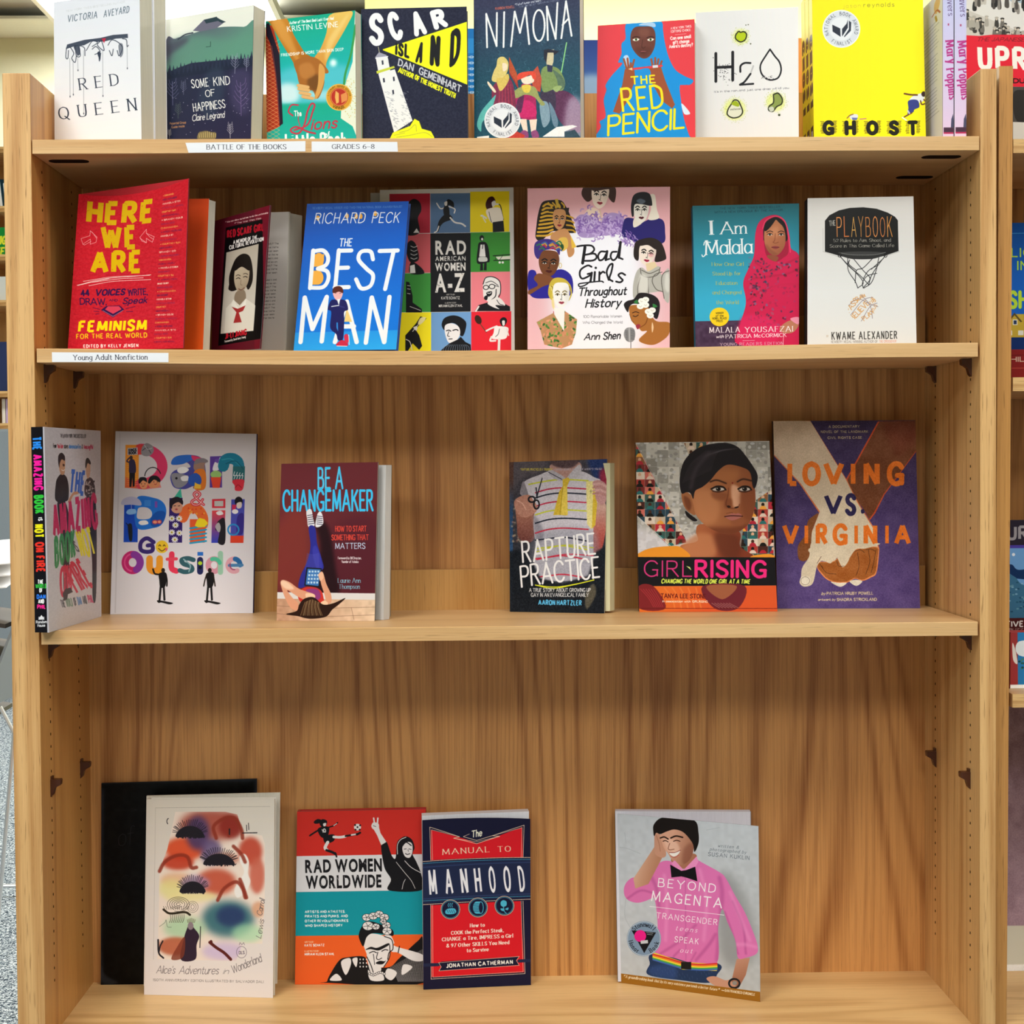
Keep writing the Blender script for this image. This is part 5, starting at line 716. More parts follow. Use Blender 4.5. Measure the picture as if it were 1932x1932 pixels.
def a_change(c):
    c.at(480, 780); c.P([150, 350, 980, 350, 960, 1620, 140, 1620], ('6a2a30', '5a2228', 300, 380, 800, 1300)); c.S([200, 800, 400, 760, 400, 1250, 190, 1340], '8c382c', .6, 60); c.S([560, 900, 900, 780, 930, 1350, 560, 1300], '501c2a', .6, 60); c.S([450, 800, 560, 860, 620, 1200, 640, 1360, 480, 1350, 500, 1000], '1c0c12', .85, 22)
    c.P([140, 1355, 960, 1365, 960, 1420, 140, 1415], 'dcd8d8'); c.P([140, 1405, 960, 1415, 960, 1620, 140, 1620], ('c09478', 'e0c4a8', 200, 1400, 900, 1570)); c.noise(.05, 26, 5, box=[140, 1415, 960, 1420, 960, 1620, 140, 1620])
    for p in ([165, 1460, 500, 1480, 920, 1470], [165, 1520, 500, 1545, 920, 1530], [735, 1475, 755, 1565], [300, 1430, 310, 1470]): c.L(p, 3, '7a5844', .8)
    Bc = '3cbcec'; c.T('BE A', 478, 572, 675, 566, 156, Bc, 's', .06, .02, up='v'); c.T('CHANGEMAKER', 212, 735, 905, 732, 150, Bc, 's', .065, .0, up='v')
    c.T('BE A', 484, 560, 668, 556, 136, 'a0e4fa', 's', .012, .05, up='v', al=.7)
    c.S([395, 740, 430, 725, 445, 790, 455, 850, 410, 858, 400, 800], 'dcd8dc'); c.S([475, 770, 495, 742, 515, 765, 522, 830, 490, 858, 462, 850], 'e4e0e4')
    for k in range(5): c.L([402+k*2, 772+k*16, 440+k*3, 766+k*16], 5, '38344c')
    for k in range(5): c.L([474, 775+k*15, 515, 780+k*15], 5, '38344c')
    c.S([412, 860, 460, 862, 475, 980, 510, 1100, 520, 1180, 420, 1220, 400, 1300, 335, 1320, 350, 1230, 400, 1120, 425, 1000], '2c2c8c'); c.S([465, 1000, 500, 1080, 515, 1170, 470, 1170, 440, 1040], '3c3ca8', .8, 5)
    g = np.random.default_rng(5)
    for k in range(18): y = 1060+k*7; c.C([400-k, y, 440, y+8, 490, y-2], 3, '5c5cb8', .6)
    c.P([395, 1165, 510, 1172, 490, 1318, 378, 1305], '181c28'); c.P([404, 1176, 502, 1182, 485, 1308, 388, 1297], '3c74b8')
    for i in range(4):
        for j in range(4): c.R(412+j*22-i*3, 1190+i*28, 426+j*22-i*3, 1205+i*28, 'b8d4e8')
    Sk = 'dc9c7c'
    c.S([495, 1210, 520, 1205, 545, 1290, 580, 1370, 582, 1430, 550, 1440, 530, 1370, 505, 1290], Sk); c.S([485, 1220, 515, 1200, 525, 1240, 500, 1270], 'ecb898')
    c.S([330, 1370, 380, 1320, 460, 1320, 510, 1350, 530, 1420, 560, 1450, 500, 1480, 400, 1430, 350, 1430], 'c8342c'); c.S([390, 1340, 480, 1335, 500, 1400, 440, 1420], '7c3c90', .8, 5)
    c.S([200, 1290, 215, 1262, 270, 1280, 340, 1330, 450, 1370, 455, 1400, 390, 1415, 330, 1390, 250, 1340, 290, 1400, 330, 1440, 330, 1500, 270, 1470, 225, 1380], Sk); c.S([200, 1290, 215, 1265, 260, 1285, 300, 1330, 240, 1330], 'f4d4b8', .8, 6); c.S([390, 1365, 450, 1370, 455, 1405, 400, 1410], 'f0c8a8')
    c.S([500, 1440, 530, 1420, 558, 1440, 545, 1470, 515, 1465], 'f0c8a8')
    c.S([340, 1450, 380, 1405, 450, 1395, 520, 1450, 600, 1440, 690, 1400, 640, 1450, 590, 1490, 540, 1545, 420, 1560, 330, 1540, 240, 1525, 320, 1500], '2a1610')
    for k in range(16): c.C([385+k*7, 1410+abs(k-7)*3, 370+k*8, 1470, 350+k*11, 1535], 3, ('b08c60', '7a5434', 'd8bc88')[k % 3], .85)
    R = 'e04838'; c.T('HOW TO START', 612, 892, 852, 890, 40, R, 's', .06, up='v'); c.T('SOMETHING THAT', 584, 958, 868, 956, 40, R, 's', .06, up='v'); c.T('MATTERS', 612, 1024, 842, 1022, 42, 'c0d0e8', 's', .06, .03, up='v')
    c.T('Foreword by Bill Drayton,', 632, 1102, 812, 1103, 17, 'd8ccd0', 's', .08); c.T('founder of Ashoka', 660, 1130, 790, 1131, 17, 'd8ccd0', 's', .08); c.T('Laurie Ann', 632, 1282, 806, 1282, 32, '84c4dc', 'f', .055); c.T('Thompson', 638, 1328, 800, 1328, 32, '84c4dc', 'f', .055)
def a_rapture(c):
    c.at(960, 780); c.P([0, 330, 790, 330, 790, 1560, 0, 1560], ('4a4650', '1c2028', 300, 400, 400, 1400)); c.S([600, 330, 760, 330, 750, 520, 650, 500], '26386c', 1, 20); c.S([690, 440, 760, 430, 750, 600, 700, 560], 'a02840', .9, 20); c.S([20, 340, 260, 340, 250, 440, 100, 500, 30, 600], '5a545c', .9, 20); c.P([0, 360, 36, 365, 26, 1500, 0, 1490], ('5c4038', '2c4c74', 20, 500, 20, 760))
    g = np.random.default_rng(1)
    for k in range(40): c.E(20+g.random()*80, 730+g.random()*260, 8, 8, ('a8786c', '7c6058', 'b8a890', '504440')[k % 4], .7, 2)
    # arms
    c.S([60, 850, 50, 700, 80, 650, 180, 660, 190, 780, 190, 960, 120, 990, 70, 940], ('b8806c', '6a3c38', 120, 700, 120, 980)); c.S([640, 720, 700, 660, 740, 720, 735, 900, 700, 1050, 640, 1060, 620, 900], ('c8a094', 'a84038', 700, 720, 680, 1000))
    # shirt
    c.S([120, 520, 230, 470, 320, 440, 540, 440, 650, 490, 700, 520, 690, 640, 640, 760, 640, 900, 640, 1200, 620, 1260, 230, 1260, 200, 1000, 185, 850, 190, 700, 110, 640, 85, 600], 'ccc8d4'); c.S([85, 600, 110, 520, 150, 640, 120, 640, 90, 625], '88848f'); c.S([200, 940, 640, 900, 650, 1270, 240, 1270], '8a8c9c', .55, 40); c.S([185, 780, 260, 900, 240, 1000, 200, 960], '7c7a88', .7, 14)
    for y, col in ((520, 'c8cc3c'), (585, 'c03050'), (625, '1c2030'), (690, 'c03050'), (755, 'c8cc3c'), (820, '1c2030'), (895, 'c02c44'), (965, '1c2030'), (1030, 'b8bc30'), (1105, 'c02c44'), (1245, 'c02c44')):
        c.C([150 if y < 560 else 200, y+24 if y < 900 else y+8, 300, y-4, 420, y-14, 600, y-4 if y < 900 else y+16], 10, col)
    c.S([310, 420, 330, 380, 420, 360, 530, 370, 545, 430, 450, 500, 380, 500], 'b89088'); c.S([320, 360, 520, 350, 500, 400, 430, 420, 340, 400], '4a3a40', .9, 8); c.S([295, 450, 320, 430, 420, 490, 405, 515, 340, 500], 'b4b0bc'); c.S([440, 490, 530, 390, 548, 440, 520, 490, 470, 495], 'c4c0ca'); c.L([300, 450, 400, 505], 5, '2c2c3c')
    c.P([405, 505, 450, 490, 460, 510, 440, 560, 445, 780, 430, 785, 385, 780, 335, 782, 380, 600, 408, 555], 'd8b83c'); c.P([408, 560, 440, 560, 444, 780, 388, 780], 'e8cc58'); c.L([408, 560, 386, 780], 4, 'a08820')
    c.P([585, 520, 645, 520, 668, 690, 655, 860, 625, 890, 592, 850], 'e8dc94'); c.P([640, 560, 670, 690, 655, 860, 630, 885], 'd8b83c'); c.L([612, 598, 634, 598], 2, '303030'); c.L([622, 585, 622, 615], 2, '303030')
    c.S([635, 530, 680, 510, 735, 540, 740, 600, 735, 680, 700, 700, 660, 660, 655, 590], 'c09090')
    for k in range(4): c.C([640, 545+k*24, 690, 535+k*26, 738, 560+k*24], 14, ('d0a4a0', 'b88480')[k % 2])
    c.S([40, 680, 80, 640, 150, 625, 180, 660, 215, 720, 190, 770, 120, 800, 60, 760], 'b88474'); c.C([60, 670, 100, 690, 130, 740], 8, 'd8a898'); c.C([160, 700, 190, 740, 205, 740], 16, 'c89484')
    c.P([250, 488, 254, 500, 215, 640, 205, 640], '202430'); c.L([205, 570, 212, 650], 9, '202430'); c.ring(172, 660, 24, 22, 12, '1c1c24'); c.ring(208, 700, 20, 34, 11, '1c1c24')
    c.P([0, 1060, 90, 1040, 200, 1180, 240, 1260, 400, 1300, 600, 1240, 660, 1060, 760, 1000, 750, 1560, 0, 1560], '151a22', .93, 12); c.S([580, 1380, 640, 1300, 660, 1380, 590, 1490], '8c8064', .55, 8)
    for t in (0, 1): c.C([210, 1040+t*60+20, 420, 1010+t*70, 640, 1030+t*60], 8, ('b8bc30', 'c02c44')[t], .9)
    c.noise(.05, 7, 3)
    W = 'f0eff2'; c.T('RAPTURE', 100, 1140, 660, 1075, 160, W, 's', .048, .03, up=(-10, -155), jit=.01); c.T('PRACTICE', 92, 1318, 695, 1250, 160, W, 's', .048, .0, up=(-12, -152), jit=.01)
    c.C([200, 1310, 330, 1335, 480, 1310, 645, 1272, 520, 1300, 350, 1325, 200, 1310], 7, 'dce030')
    c.T('\u201cRAPTURE PRACTICE IS A TRIUMPH.\u201d', 85, 436, 330, 436, 17, 'c8b850', 's', .07); c.T('\u2014MARIA SEMPLE, AUTHOR OF WHERE\u2019D YOU GO', 335, 436, 706, 430, 14, 'b8b0c0', 's', .07)
    c.T('A TRUE STORY ABOUT GROWING UP', 152, 1360, 620, 1360, 26, 'd8d8dc', 's', .075, jit=.01); c.T('GAY IN AN EVANGELICAL FAMILY', 166, 1396, 606, 1396, 26, 'd8d8dc', 's', .075, jit=.01); c.T('AARON HARTZLER', 220, 1455, 552, 1460, 34, '5cb8e8', 'k', .12)
def a_girlrising(c):
    c.at(960, 780); c.P([930, 200, 2020, 180, 2050, 1530, 980, 1530], 'b4b0ac'); g = np.random.default_rng(11)
    for i in range(13):
        for j in range(15):
            x, y = 960+i*84, 215+j*62; v = 130+g.random()*70; w = ('%02x%02x%02x' % (int(v+8), int(v+4), int(v-4)))
            c.R(x, y, x+82, y+60, w)
            for q in range(5): c.E(x+g.random()*80, y+g.random()*60, 8+g.random()*10, 6+g.random()*9, ('8c8884', 'd8d4d0', 'a8a49c', 'c4c4c8')[q % 4], .7)
    c.S([970, 850, 1250, 960, 1400, 900, 1400, 1100, 980, 1100], 'd8d4dc', .75, 50)
    def mos(poly, seed):
        g = np.random.default_rng(seed); c.clip(c.poly(poly))
        for i in range(14):
            for j in range(16):
                x, y = 955+i*78, 215+j*56; col = ('7c2c2c', 'a83c34', '3c5a54', 'c8b49c', '4a2420', 'd06c60', 'e0d0c0', '2c4454', '8c5c3c', 'b82c3c')[g.integers(10)]
                c.R(x, y, x+76, y+54, col); c.E(x+38, y+20, 12, 14, ('4a2c20', 'd8a888', '241814')[g.integers(3)]); c.S([x+14, y+56, x+26, y+32, x+52, y+32, x+64, y+56], ('b02838', 'e0c8b8', '2c6c6c', '1c1814', 'e8a040')[g.integers(5)])
        c.clip()
    mos([962, 225, 975, 240, 1320, 895, 1350, 970, 1220, 1000, 975, 770], 3); mos([1330, 225, 1520, 215, 1480, 260, 1370, 320], 5)
    c.at(1440, 780, 3.927); mos([-10, 300, 60, 640, 60, 760, -60, 760, -130, 900], 7); c.at(960, 780); mos([1800, 700, 2010, 560, 2010, 1090, 1750, 1090], 8); c.L([965, 230, 1330, 920], 4, 'e8e4e0', .8); c.L([975, 770, 1230, 1000], 5, 'e8e4e0', .8)
    # sari and neck
    c.S([1420, 880, 1470, 830, 1740, 880, 1755, 1000, 1850, 1090, 1400, 1090, 1300, 1000, 1430, 960], ('a8603c', '7c3824', 1440, 950, 1740, 1050)); c.S([1440, 900, 1560, 930, 1560, 1080, 1340, 1080, 1310, 1000], 'c07c54', .8, 24); c.S([1560, 900, 1740, 920, 1750, 1080, 1620, 1080], '5c2c1c', .7, 30)
    c.S([980, 1090, 1010, 1040, 1100, 1010, 1240, 998, 1310, 1010, 1360, 1090], 'e8942c'); c.S([1840, 1090, 1870, 1068, 1990, 1060, 2020, 1100], 'e8942c')
    # head
    c.S([1310, 600, 1335, 588, 1370, 600, 1400, 650, 1415, 700, 1415, 760, 1380, 750, 1345, 720, 1320, 670], 'a0643f'); c.S([1328, 620, 1370, 640, 1385, 690, 1370, 730, 1340, 690], '6c3822', .8, 7)
    F = [1370, 560, 1390, 480, 1500, 390, 1680, 370, 1820, 420, 1860, 520, 1872, 600, 1870, 690, 1850, 770, 1820, 830, 1760, 880, 1700, 905, 1640, 905, 1560, 880, 1480, 830, 1420, 760, 1400, 680]
    c.S(F, ('b07048', '8c5030', 1420, 640, 1860, 640)); c.clip(c.poly(F, 1))
    c.S([1400, 600, 1540, 580, 1600, 700, 1560, 820, 1450, 800], 'bd7c52', .8, 30); c.S([1690, 540, 1750, 560, 1760, 640, 1745, 700, 1700, 690], 'd8a484', .9, 12); c.S([1560, 430, 1740, 420, 1720, 500, 1560, 500], 'a8683f', .9, 30); c.S([1760, 600, 1880, 560, 1880, 800, 1790, 800, 1760, 700], '7c4228', .75, 30)
    c.S([1500, 860, 1700, 850, 1830, 830, 1760, 920, 1560, 920], '6a3420', .8, 24); c.S([1540, 590, 1660, 600, 1640, 650, 1560, 640], '7c4429', .7, 14); c.S([1640, 650, 1690, 640, 1690, 700, 1640, 710], '7c4429', .8, 10); c.S([1700, 780, 1780, 790, 1770, 840, 1690, 830], '8c5034', .8, 12)
    c.clip()
    for x, s in ((1590, 1), (1790, .9)):
        c.C([x-62*s, 512, x-10, 500 if s == 1 else 492, x+60*s, 524 if s == 1 else 505], 11, '2a1712', .9, 2); c.S([x-54*s, 572, x-12, 548, x+38*s, 552, x+56*s, 574, x+5, 586, x-30, 584], '2c1a14', .9, 5); c.S([x-44*s, 570, x-12, 556, x+32*s, 558, x+44*s, 572, x+5, 580, x-26, 579], 'c8bcb4'); c.E(x, 566, 19, 14, '140c0a'); c.C([x-56*s, 566, x-12, 546, x+36*s, 550, x+58*s, 573], 10, '180e0c'); c.C([x-44, 584, x, 591, x+44*s, 582], 4, '3a1c14'); c.E(x-8, 561, 4, 3, 'e8e4e0')
    c.C([1668, 560, 1662, 620, 1648, 672, 1660, 700, 1700, 712, 1740, 700, 1752, 680], 6, '5c2c1c', .8, 3); c.S([1655, 694, 1672, 690, 1685, 702, 1665, 708], '2c120c'); c.S([1712, 704, 1738, 696, 1744, 704, 1722, 712], '2c120c')
    c.S([1640, 772, 1672, 758, 1700, 748, 1722, 752, 1745, 748, 1772, 770, 1740, 790, 1700, 802, 1668, 795], 'a8645c'); c.C([1638, 774, 1680, 768, 1720, 768, 1775, 771], 7, '3a1612'); c.C([1650, 750, 1690, 742, 1700, 748], 3, '6a3424'); c.E(1698, 521, 6, 6, '80201c')
    # hair
    c.S([1300, 560, 1298, 480, 1320, 380, 1370, 310, 1450, 255, 1560, 228, 1660, 225, 1740, 255, 1800, 320, 1850, 390, 1885, 450, 1888, 500, 1868, 560, 1850, 540, 1830, 440, 1760, 400, 1660, 385, 1590, 430, 1530, 500, 1470, 550, 1415, 580, 1400, 640, 1380, 600, 1350, 590, 1315, 600], '211b1f')
    c.S([1340, 730, 1380, 760, 1430, 800, 1400, 808, 1350, 770], '1c1618')
    for k in range(16): c.C([1320+k*14, 520-k*6, 1380+k*14, 380-k*6, 1500+k*16, 280-k*1], 4, '5c545c', .35, 3)
    c.C([1380, 560, 1420, 420, 1520, 300], 26, '5a5058', .4, 16)
    c.P([975, 1082, 2060, 1085, 2060, 1302, 985, 1308], '17161a'); P_ = 'e0288c'
    c.T('GIRL', 1025, 1230, 1392, 1232, 118, 'd0387c', 's', .045, .1); c.T('RISING', 1408, 1232, 1960, 1236, 120, 'ec2c80', 's', .1, .05); c.P([1345, 1150, 1375, 1160, 1385, 1185], 'dce88c')
    c.T('CHANGING THE WORLD ONE GIRL AT A TIME', 1155, 1284, 1832, 1288, 32, 'dcec5c', 'ki', .11, .02)
    c.P([985, 1308, 2060, 1302, 2060, 1540, 985, 1540], ('e0702c', 'd8582c', 1200, 1300, 1500, 1500)); c.S([985, 1310, 1100, 1310, 1190, 1480, 990, 1480], '7c2428'); c.S([1470, 1308, 1790, 1305, 1740, 1480, 1560, 1480], '6c2430'); c.S([1500, 1308, 1730, 1306, 1620, 1410], '9c5c40')
    for k in range(6): c.C([1000+k*20, 1330, 1060+k*16, 1400, 1100+k*14, 1470], 4, 'c04048', .7)
    for k in range(7): c.L([1540+k*22, 1440, 1600+k*24, 1478], 3, 'd8b8a8', .6)
    for k in range(5): c.C([1180+k*60, 1320, 1240+k*50, 1400, 1260+k*50, 1480], 8, 'f0944c', .6, 4)
    c.T('TANYA LEE STONE', 1152, 1398, 1496, 1402, 32, '5c1418', 's', .08, .03); c.T('in association with', 1165, 1432, 1380, 1434, 15, 'f0dcc8', 's', .09); c.T('GIRLRISING', 1392, 1434, 1510, 1436, 15, 'f0dcc8', 's', .09)
    c.L([985, 1480, 2060, 1482], 4, '5c1818')
def a_loving(c):
    c.at(1440, 780, 3.927); c.P([60, 30, 1150, 30, 1190, 1480, 60, 1480], ('3a2c50', '5a4882', 600, 60, 600, 1200)); A, Bn = 'd4bc9c', '74442a'
    c.P([850, 60, 1135, 55, 1135, 280, 900, 600, 880, 640, 830, 740, 790, 790, 740, 700, 690, 640, 640, 570, 612, 490], 'c8502c'); c.P([862, 60, 1140, 55, 1140, 265, 890, 600, 870, 640, 820, 735, 785, 780, 740, 700, 690, 640, 640, 570, 625, 490], Bn); c.P([870, 55, 1140, 52, 1140, 200, 1000, 330], '703020', .5, 40)
    c.P([74, 55, 350, 55, 620, 490, 700, 650, 830, 860, 850, 960, 860, 1000, 360, 1000, 350, 900, 415, 735, 270, 520, 78, 312], 'd87848'); c.P([74, 50, 350, 57, 615, 492, 695, 655, 822, 862, 845, 960, 850, 1000, 358, 1000, 352, 900, 420, 725, 280, 520, 80, 305], ('c8b098', 'ddd0b8', 200, 100, 600, 900))
    # hands
    c.S([410, 745, 370, 760, 330, 800, 310, 900, 262, 970, 255, 1030, 265, 1080, 300, 1095, 330, 1080, 350, 1040, 355, 960, 365, 860], '84502c'); 
    c.S([400, 1140, 420, 1100, 480, 1100, 530, 1090, 560, 1060, 590, 1065, 590, 1130, 640, 1060, 680, 1010, 760, 990, 850, 990, 858, 1040, 840, 1180, 800, 1215, 740, 1240, 680, 1225, 620, 1255, 550, 1255, 480, 1235, 430, 1190], 'e89058'); c.S([405, 1140, 420, 1105, 480, 1105, 530, 1095, 562, 1066, 585, 1070, 586, 1130, 640, 1065, 680, 1015, 760, 995, 845, 995, 850, 1040, 832, 1175, 795, 1205, 735, 1232, 680, 1218, 620, 1245, 550, 1248, 480, 1225, 435, 1180], 'a4602c')
    c.S([355, 960, 400, 1000, 550, 1020, 640, 1060, 590, 1140, 540, 1060, 500, 1110, 440, 1090, 400, 1130, 375, 1240, 350, 1275, 300, 1283, 270, 1255, 280, 1210, 290, 1140, 340, 1060], 'ddd0b8'); c.S([275, 1250, 280, 1215, 310, 1205, 345, 1215, 345, 1260, 310, 1278], 'efe8d8'); c.ring(312, 1240, 32, 30, 3, '8c7c68')
    c.S([360, 990, 850, 960, 760, 1000, 690, 1005, 640, 1070, 600, 1120, 590, 1060, 560, 1050, 530, 1090, 480, 1100, 430, 1090, 400, 1080], 'ddd0b8'); c.S([500, 1248, 560, 1255, 620, 1255, 570, 1285], 'e8e0d0'); c.S([640, 1245, 690, 1232, 735, 1245, 690, 1278], 'e8e0d0')
    for p in ([700, 1030, 710, 1130, 690, 1200], [780, 1010, 790, 1100, 760, 1190], [835, 1010, 820, 1100, 800, 1180], [545, 1090, 560, 1130, 600, 1130], [430, 1130, 470, 1180, 540, 1190], [415, 1110, 440, 1140], [430, 1060, 400, 1110], [680, 1020, 720, 1010, 750, 1030], [760, 1010, 800, 1005, 830, 1020]): c.C(p, 4, '4a2a18', .8)
    O = 'e87828'; U = dict(font='k', wt=.12, sp=.05)
    for i, (t, x0, x1) in enumerate((('L', 175, 268), ('O', 285, 432), ('V', 440, 606), ('I', 645, 688), ('N', 740, 868), ('G', 912, 1052))):
        c.T(t, x0+4, 520, x1-4, 520, 148, O, 's' if t in 'OG' else 'k', .13)
    for i, (t, x0, x1) in enumerate((('V', 135, 272), ('I', 302, 338), ('R', 385, 485), ('G', 510, 632), ('I', 672, 706), ('N', 740, 850), ('I', 900, 935), ('A', 965, 1100))): c.T(t, x0+4, 962, x1-4, 962, 132, O, 's' if t == 'G' else 'k', .125)
    c.T('V', 450, 740, 590, 740, 130, '2c2450', 'k', .12); c.T('S', 606, 742, 690, 742, 136, '2c2450', 's', .12); c.S([725, 715, 745, 708, 750, 735, 730, 740], '2c2450')
    G = 'c8b88c'; c.T('A DOCUMENTARY', 485, 106, 715, 104, 16, G, 's', .08, .12); c.T('NOVEL OF THE LANDMARK', 428, 144, 778, 142, 16, G, 's', .08, .12); c.T('CIVIL RIGHTS CASE', 478, 188, 732, 186, 16, G, 's', .08, .12)
    c.T('by', 430, 1344, 462, 1344, 18, 'd8c8a0', 'si', .09); c.T('PATRICIA HRUBY POWELL', 470, 1344, 816, 1342, 20, 'd8c8a0', 's', .09, .02); c.T('artwork by', 405, 1388, 536, 1388, 16, 'd8c8a0', 'si', .09); c.T('SHADRA STRICKLAND', 545, 1390, 842, 1388, 20, 'd8c8a0', 's', .09, .02)
    c.noise(.045, 5, 4); c.noise(.03, 60, 5)
# ---- bottom bay covers
def a_alice(c):
    c.at(0, 1452); c.P([1060, 180, 2130, 180, 2120, 1740, 1060, 1740], ('d8d0c4', 'e4dcdc', 1500, 200, 1500, 1600)); K = '231f26'
    c.L([1180, 290, 2050, 280], 2, '9c948c'); c.L([1180, 290, 1165, 1440], 2, 'b0a8a0')
    c.clip(c.poly([1330, 320, 1710, 320, 1800, 340, 1840, 470, 1990, 500, 2010, 560, 2010, 960, 1990, 1320, 1840, 1320, 1790, 1452, 1195, 1438, 1200, 1300, 1210, 760, 1270, 600]))
    c.R(1190, 300, 2030, 1460, 'ecdcd0')
    for x, y, rx, ry, col, a, b in ((1400, 600, 150, 90, 'd8502c', .95, 30), (1350, 700, 120, 60, 'c03c24', .9, 22), (1600, 420, 240, 120, 'a84c3c', .9, 50), (1750, 430, 90, 90, '8c2c24', .9, 25), (1500, 480, 90, 130, '4c3c68', .9, 35), (1600, 620, 80, 100, '584878', .8, 30), (1700, 680, 110, 50, 'c88c78', .9, 20), (1640, 850, 150, 100, 'c05038', .9, 35),
        (1900, 620, 90, 110, 'c04c38', .95, 26), (1950, 800, 60, 140, 'c86450', .9, 24), (1340, 840, 120, 60, 'e4b490', .9, 30), (1300, 900, 100, 70, 'e4dc90', .8, 40), (1450, 960, 200, 40, 'e8dc98', .8, 30), (1730, 1130, 200, 140, '3c6c78', .95, 50), (1750, 1110, 110, 80, '2c3c68', .9, 30), (1400, 1200, 160, 90, '9ccca0', .7, 45), (1880, 1240, 120, 70, 'a8dcb0', .7, 35), (1960, 1060, 50, 60, 'd89c78', .8, 20), (1700, 1380, 170, 70, 'c8b4dc', .8, 40), (1330, 1340, 130, 70, 'b05030', .8, 20), (1480, 860, 110, 60, 'a890c0', .7, 25)): c.E(x, y, rx, ry, col, a, b)
    c.S([1820, 650, 1860, 640, 1890, 700, 1880, 780, 1900, 850, 1860, 930, 1800, 970, 1780, 900, 1850, 780, 1820, 700], 'f0ece8', .95, 4); c.clip()
    g = np.random.default_rng(3)
    for x, y, w in ((1440, 480, 105), (1660, 690, 115), (1460, 900, 95)):
        c.S([x-w, y+30, x-w*.8, y-20, x-w*.3, y-50, x+w*.3, y-50, x+w*.8, y-20, x+w, y+30, x, y+28], K)
        for k in range(24): t = math.pi*(k+.5)/24; c.L([x-w*.8*math.cos(t), y-40*math.sin(t), x-w*1.25*math.cos(t), y-90*math.sin(t)-20*g.random()], 4, K)
        for k in range(30): c.C([(q := x-w+2*w*g.random()), y+20, q+8, y+30+12*g.random(), q+16, y+22], 4, K)
    for p in ([1210, 770, 1250, 700, 1340, 650, 1420, 660, 1450, 740, 1490, 740], [1640, 520, 1620, 430, 1700, 370, 1780, 370, 1830, 450, 1840, 520], [1740, 450, 1735, 500], [1770, 580, 1830, 640, 1860, 700], [1650, 990, 1700, 900, 1790, 850, 1840, 900, 1860, 970], [1870, 970, 1840, 880, 1820, 830]): c.C(p, 26, '8c3424', .85, 3)
    c.L([1740, 450, 1740, 490], 10, K); c.L([1840, 480, 1950, 478], 7, K); c.L([1870, 420, 1872, 465], 5, K); c.L([1885, 405, 1888, 455], 5, K); c.ring(1280, 392, 14, 22, 5, K, 1, 120, 260)
    for q in range(5): c.ring(1352, 1020, 15+q*17, 11+q*11, 3, '4c4438', 1, q*40, q*40+310)
    for q in range(3): c.ring(1460, 1040, 12+q*15, 18+q*12, 2.5, '4c4438', .8)
    c.C([1240, 1060, 1290, 1090, 1400, 1080, 1440, 1100], 16, '30281c'); 
    for k in range(12): c.L([1250+k*16, 1060, 1240+k*17, 1036], 3, '4c4438')
    for k in range(8): c.C([1290+k*15, 1095, 1296+k*14, 1130, 1285+k*14, 1160], 3, '4c4438')
    for k in range(7): c.L([1425+k*8, 1160, 1420+k*10, 1125+abs(k-3)*4], 3, '5c4c38')
    c.S([1395, 1280, 1420, 1200, 1440, 1160, 1470, 1200, 1510, 1260, 1490, 1330, 1480, 1440, 1370, 1440], '342434'); c.S([1300, 1440, 1340, 1350, 1400, 1270, 1390, 1420], '7c3828', .8); c.E(1445, 1185, 22, 30, '8c7c84'); c.L([1520, 1190, 1515, 1350], 6, K)
    c.C([1200, 1290, 1205, 1390, 1240, 1430], 12, K); c.C([1205, 1390, 1215, 1340, 1235, 1300], 10, K); c.C([1590, 1310, 1640, 1350, 1700, 1390, 1750, 1440], 22, '5c2420'); c.E(1600, 1310, 12, 18, '5c2420')
    c.C([1210, 1190, 1250, 1160, 1260, 1140, 1270, 1190, 1300, 1195], 3, '6c7c68'); c.ring(1832, 1385, 38, 44, 3, '6c6070'); c.T('DLS', 1812, 1400, 1856, 1398, 22, '6c6070', 's', .08); c.L([1815, 1330, 1820, 1312, 1835, 1328, 1848, 1312, 1855, 1330], 3, '6c6070')
    G = '5c5458'; c.T("Alice's", 1185, 1545, 1325, 1548, 56, G, 'si', .028); c.T('Adventures', 1355, 1550, 1655, 1552, 58, G, 'si', .028); c.T('in', 1690, 1550, 1730, 1550, 40, G, 'si', .028); c.T('Wonderland', 1765, 1548, 1990, 1395+60, 60, G, 'si', .028)
    c.T('150TH ANNIVERSARY EDITION ILLUSTRATED BY SALVADOR DALI', 1160, 1605, 2000, 1620, 17, '847c7c', 's', .06, .08)
    c.at(480, 1452); c.T('Lewis', 48, 1282, 72, 1140, 40, G, 'si', .04); c.T('Carroll', 54, 1110, 78, 985, 40, G, 'si', .04)
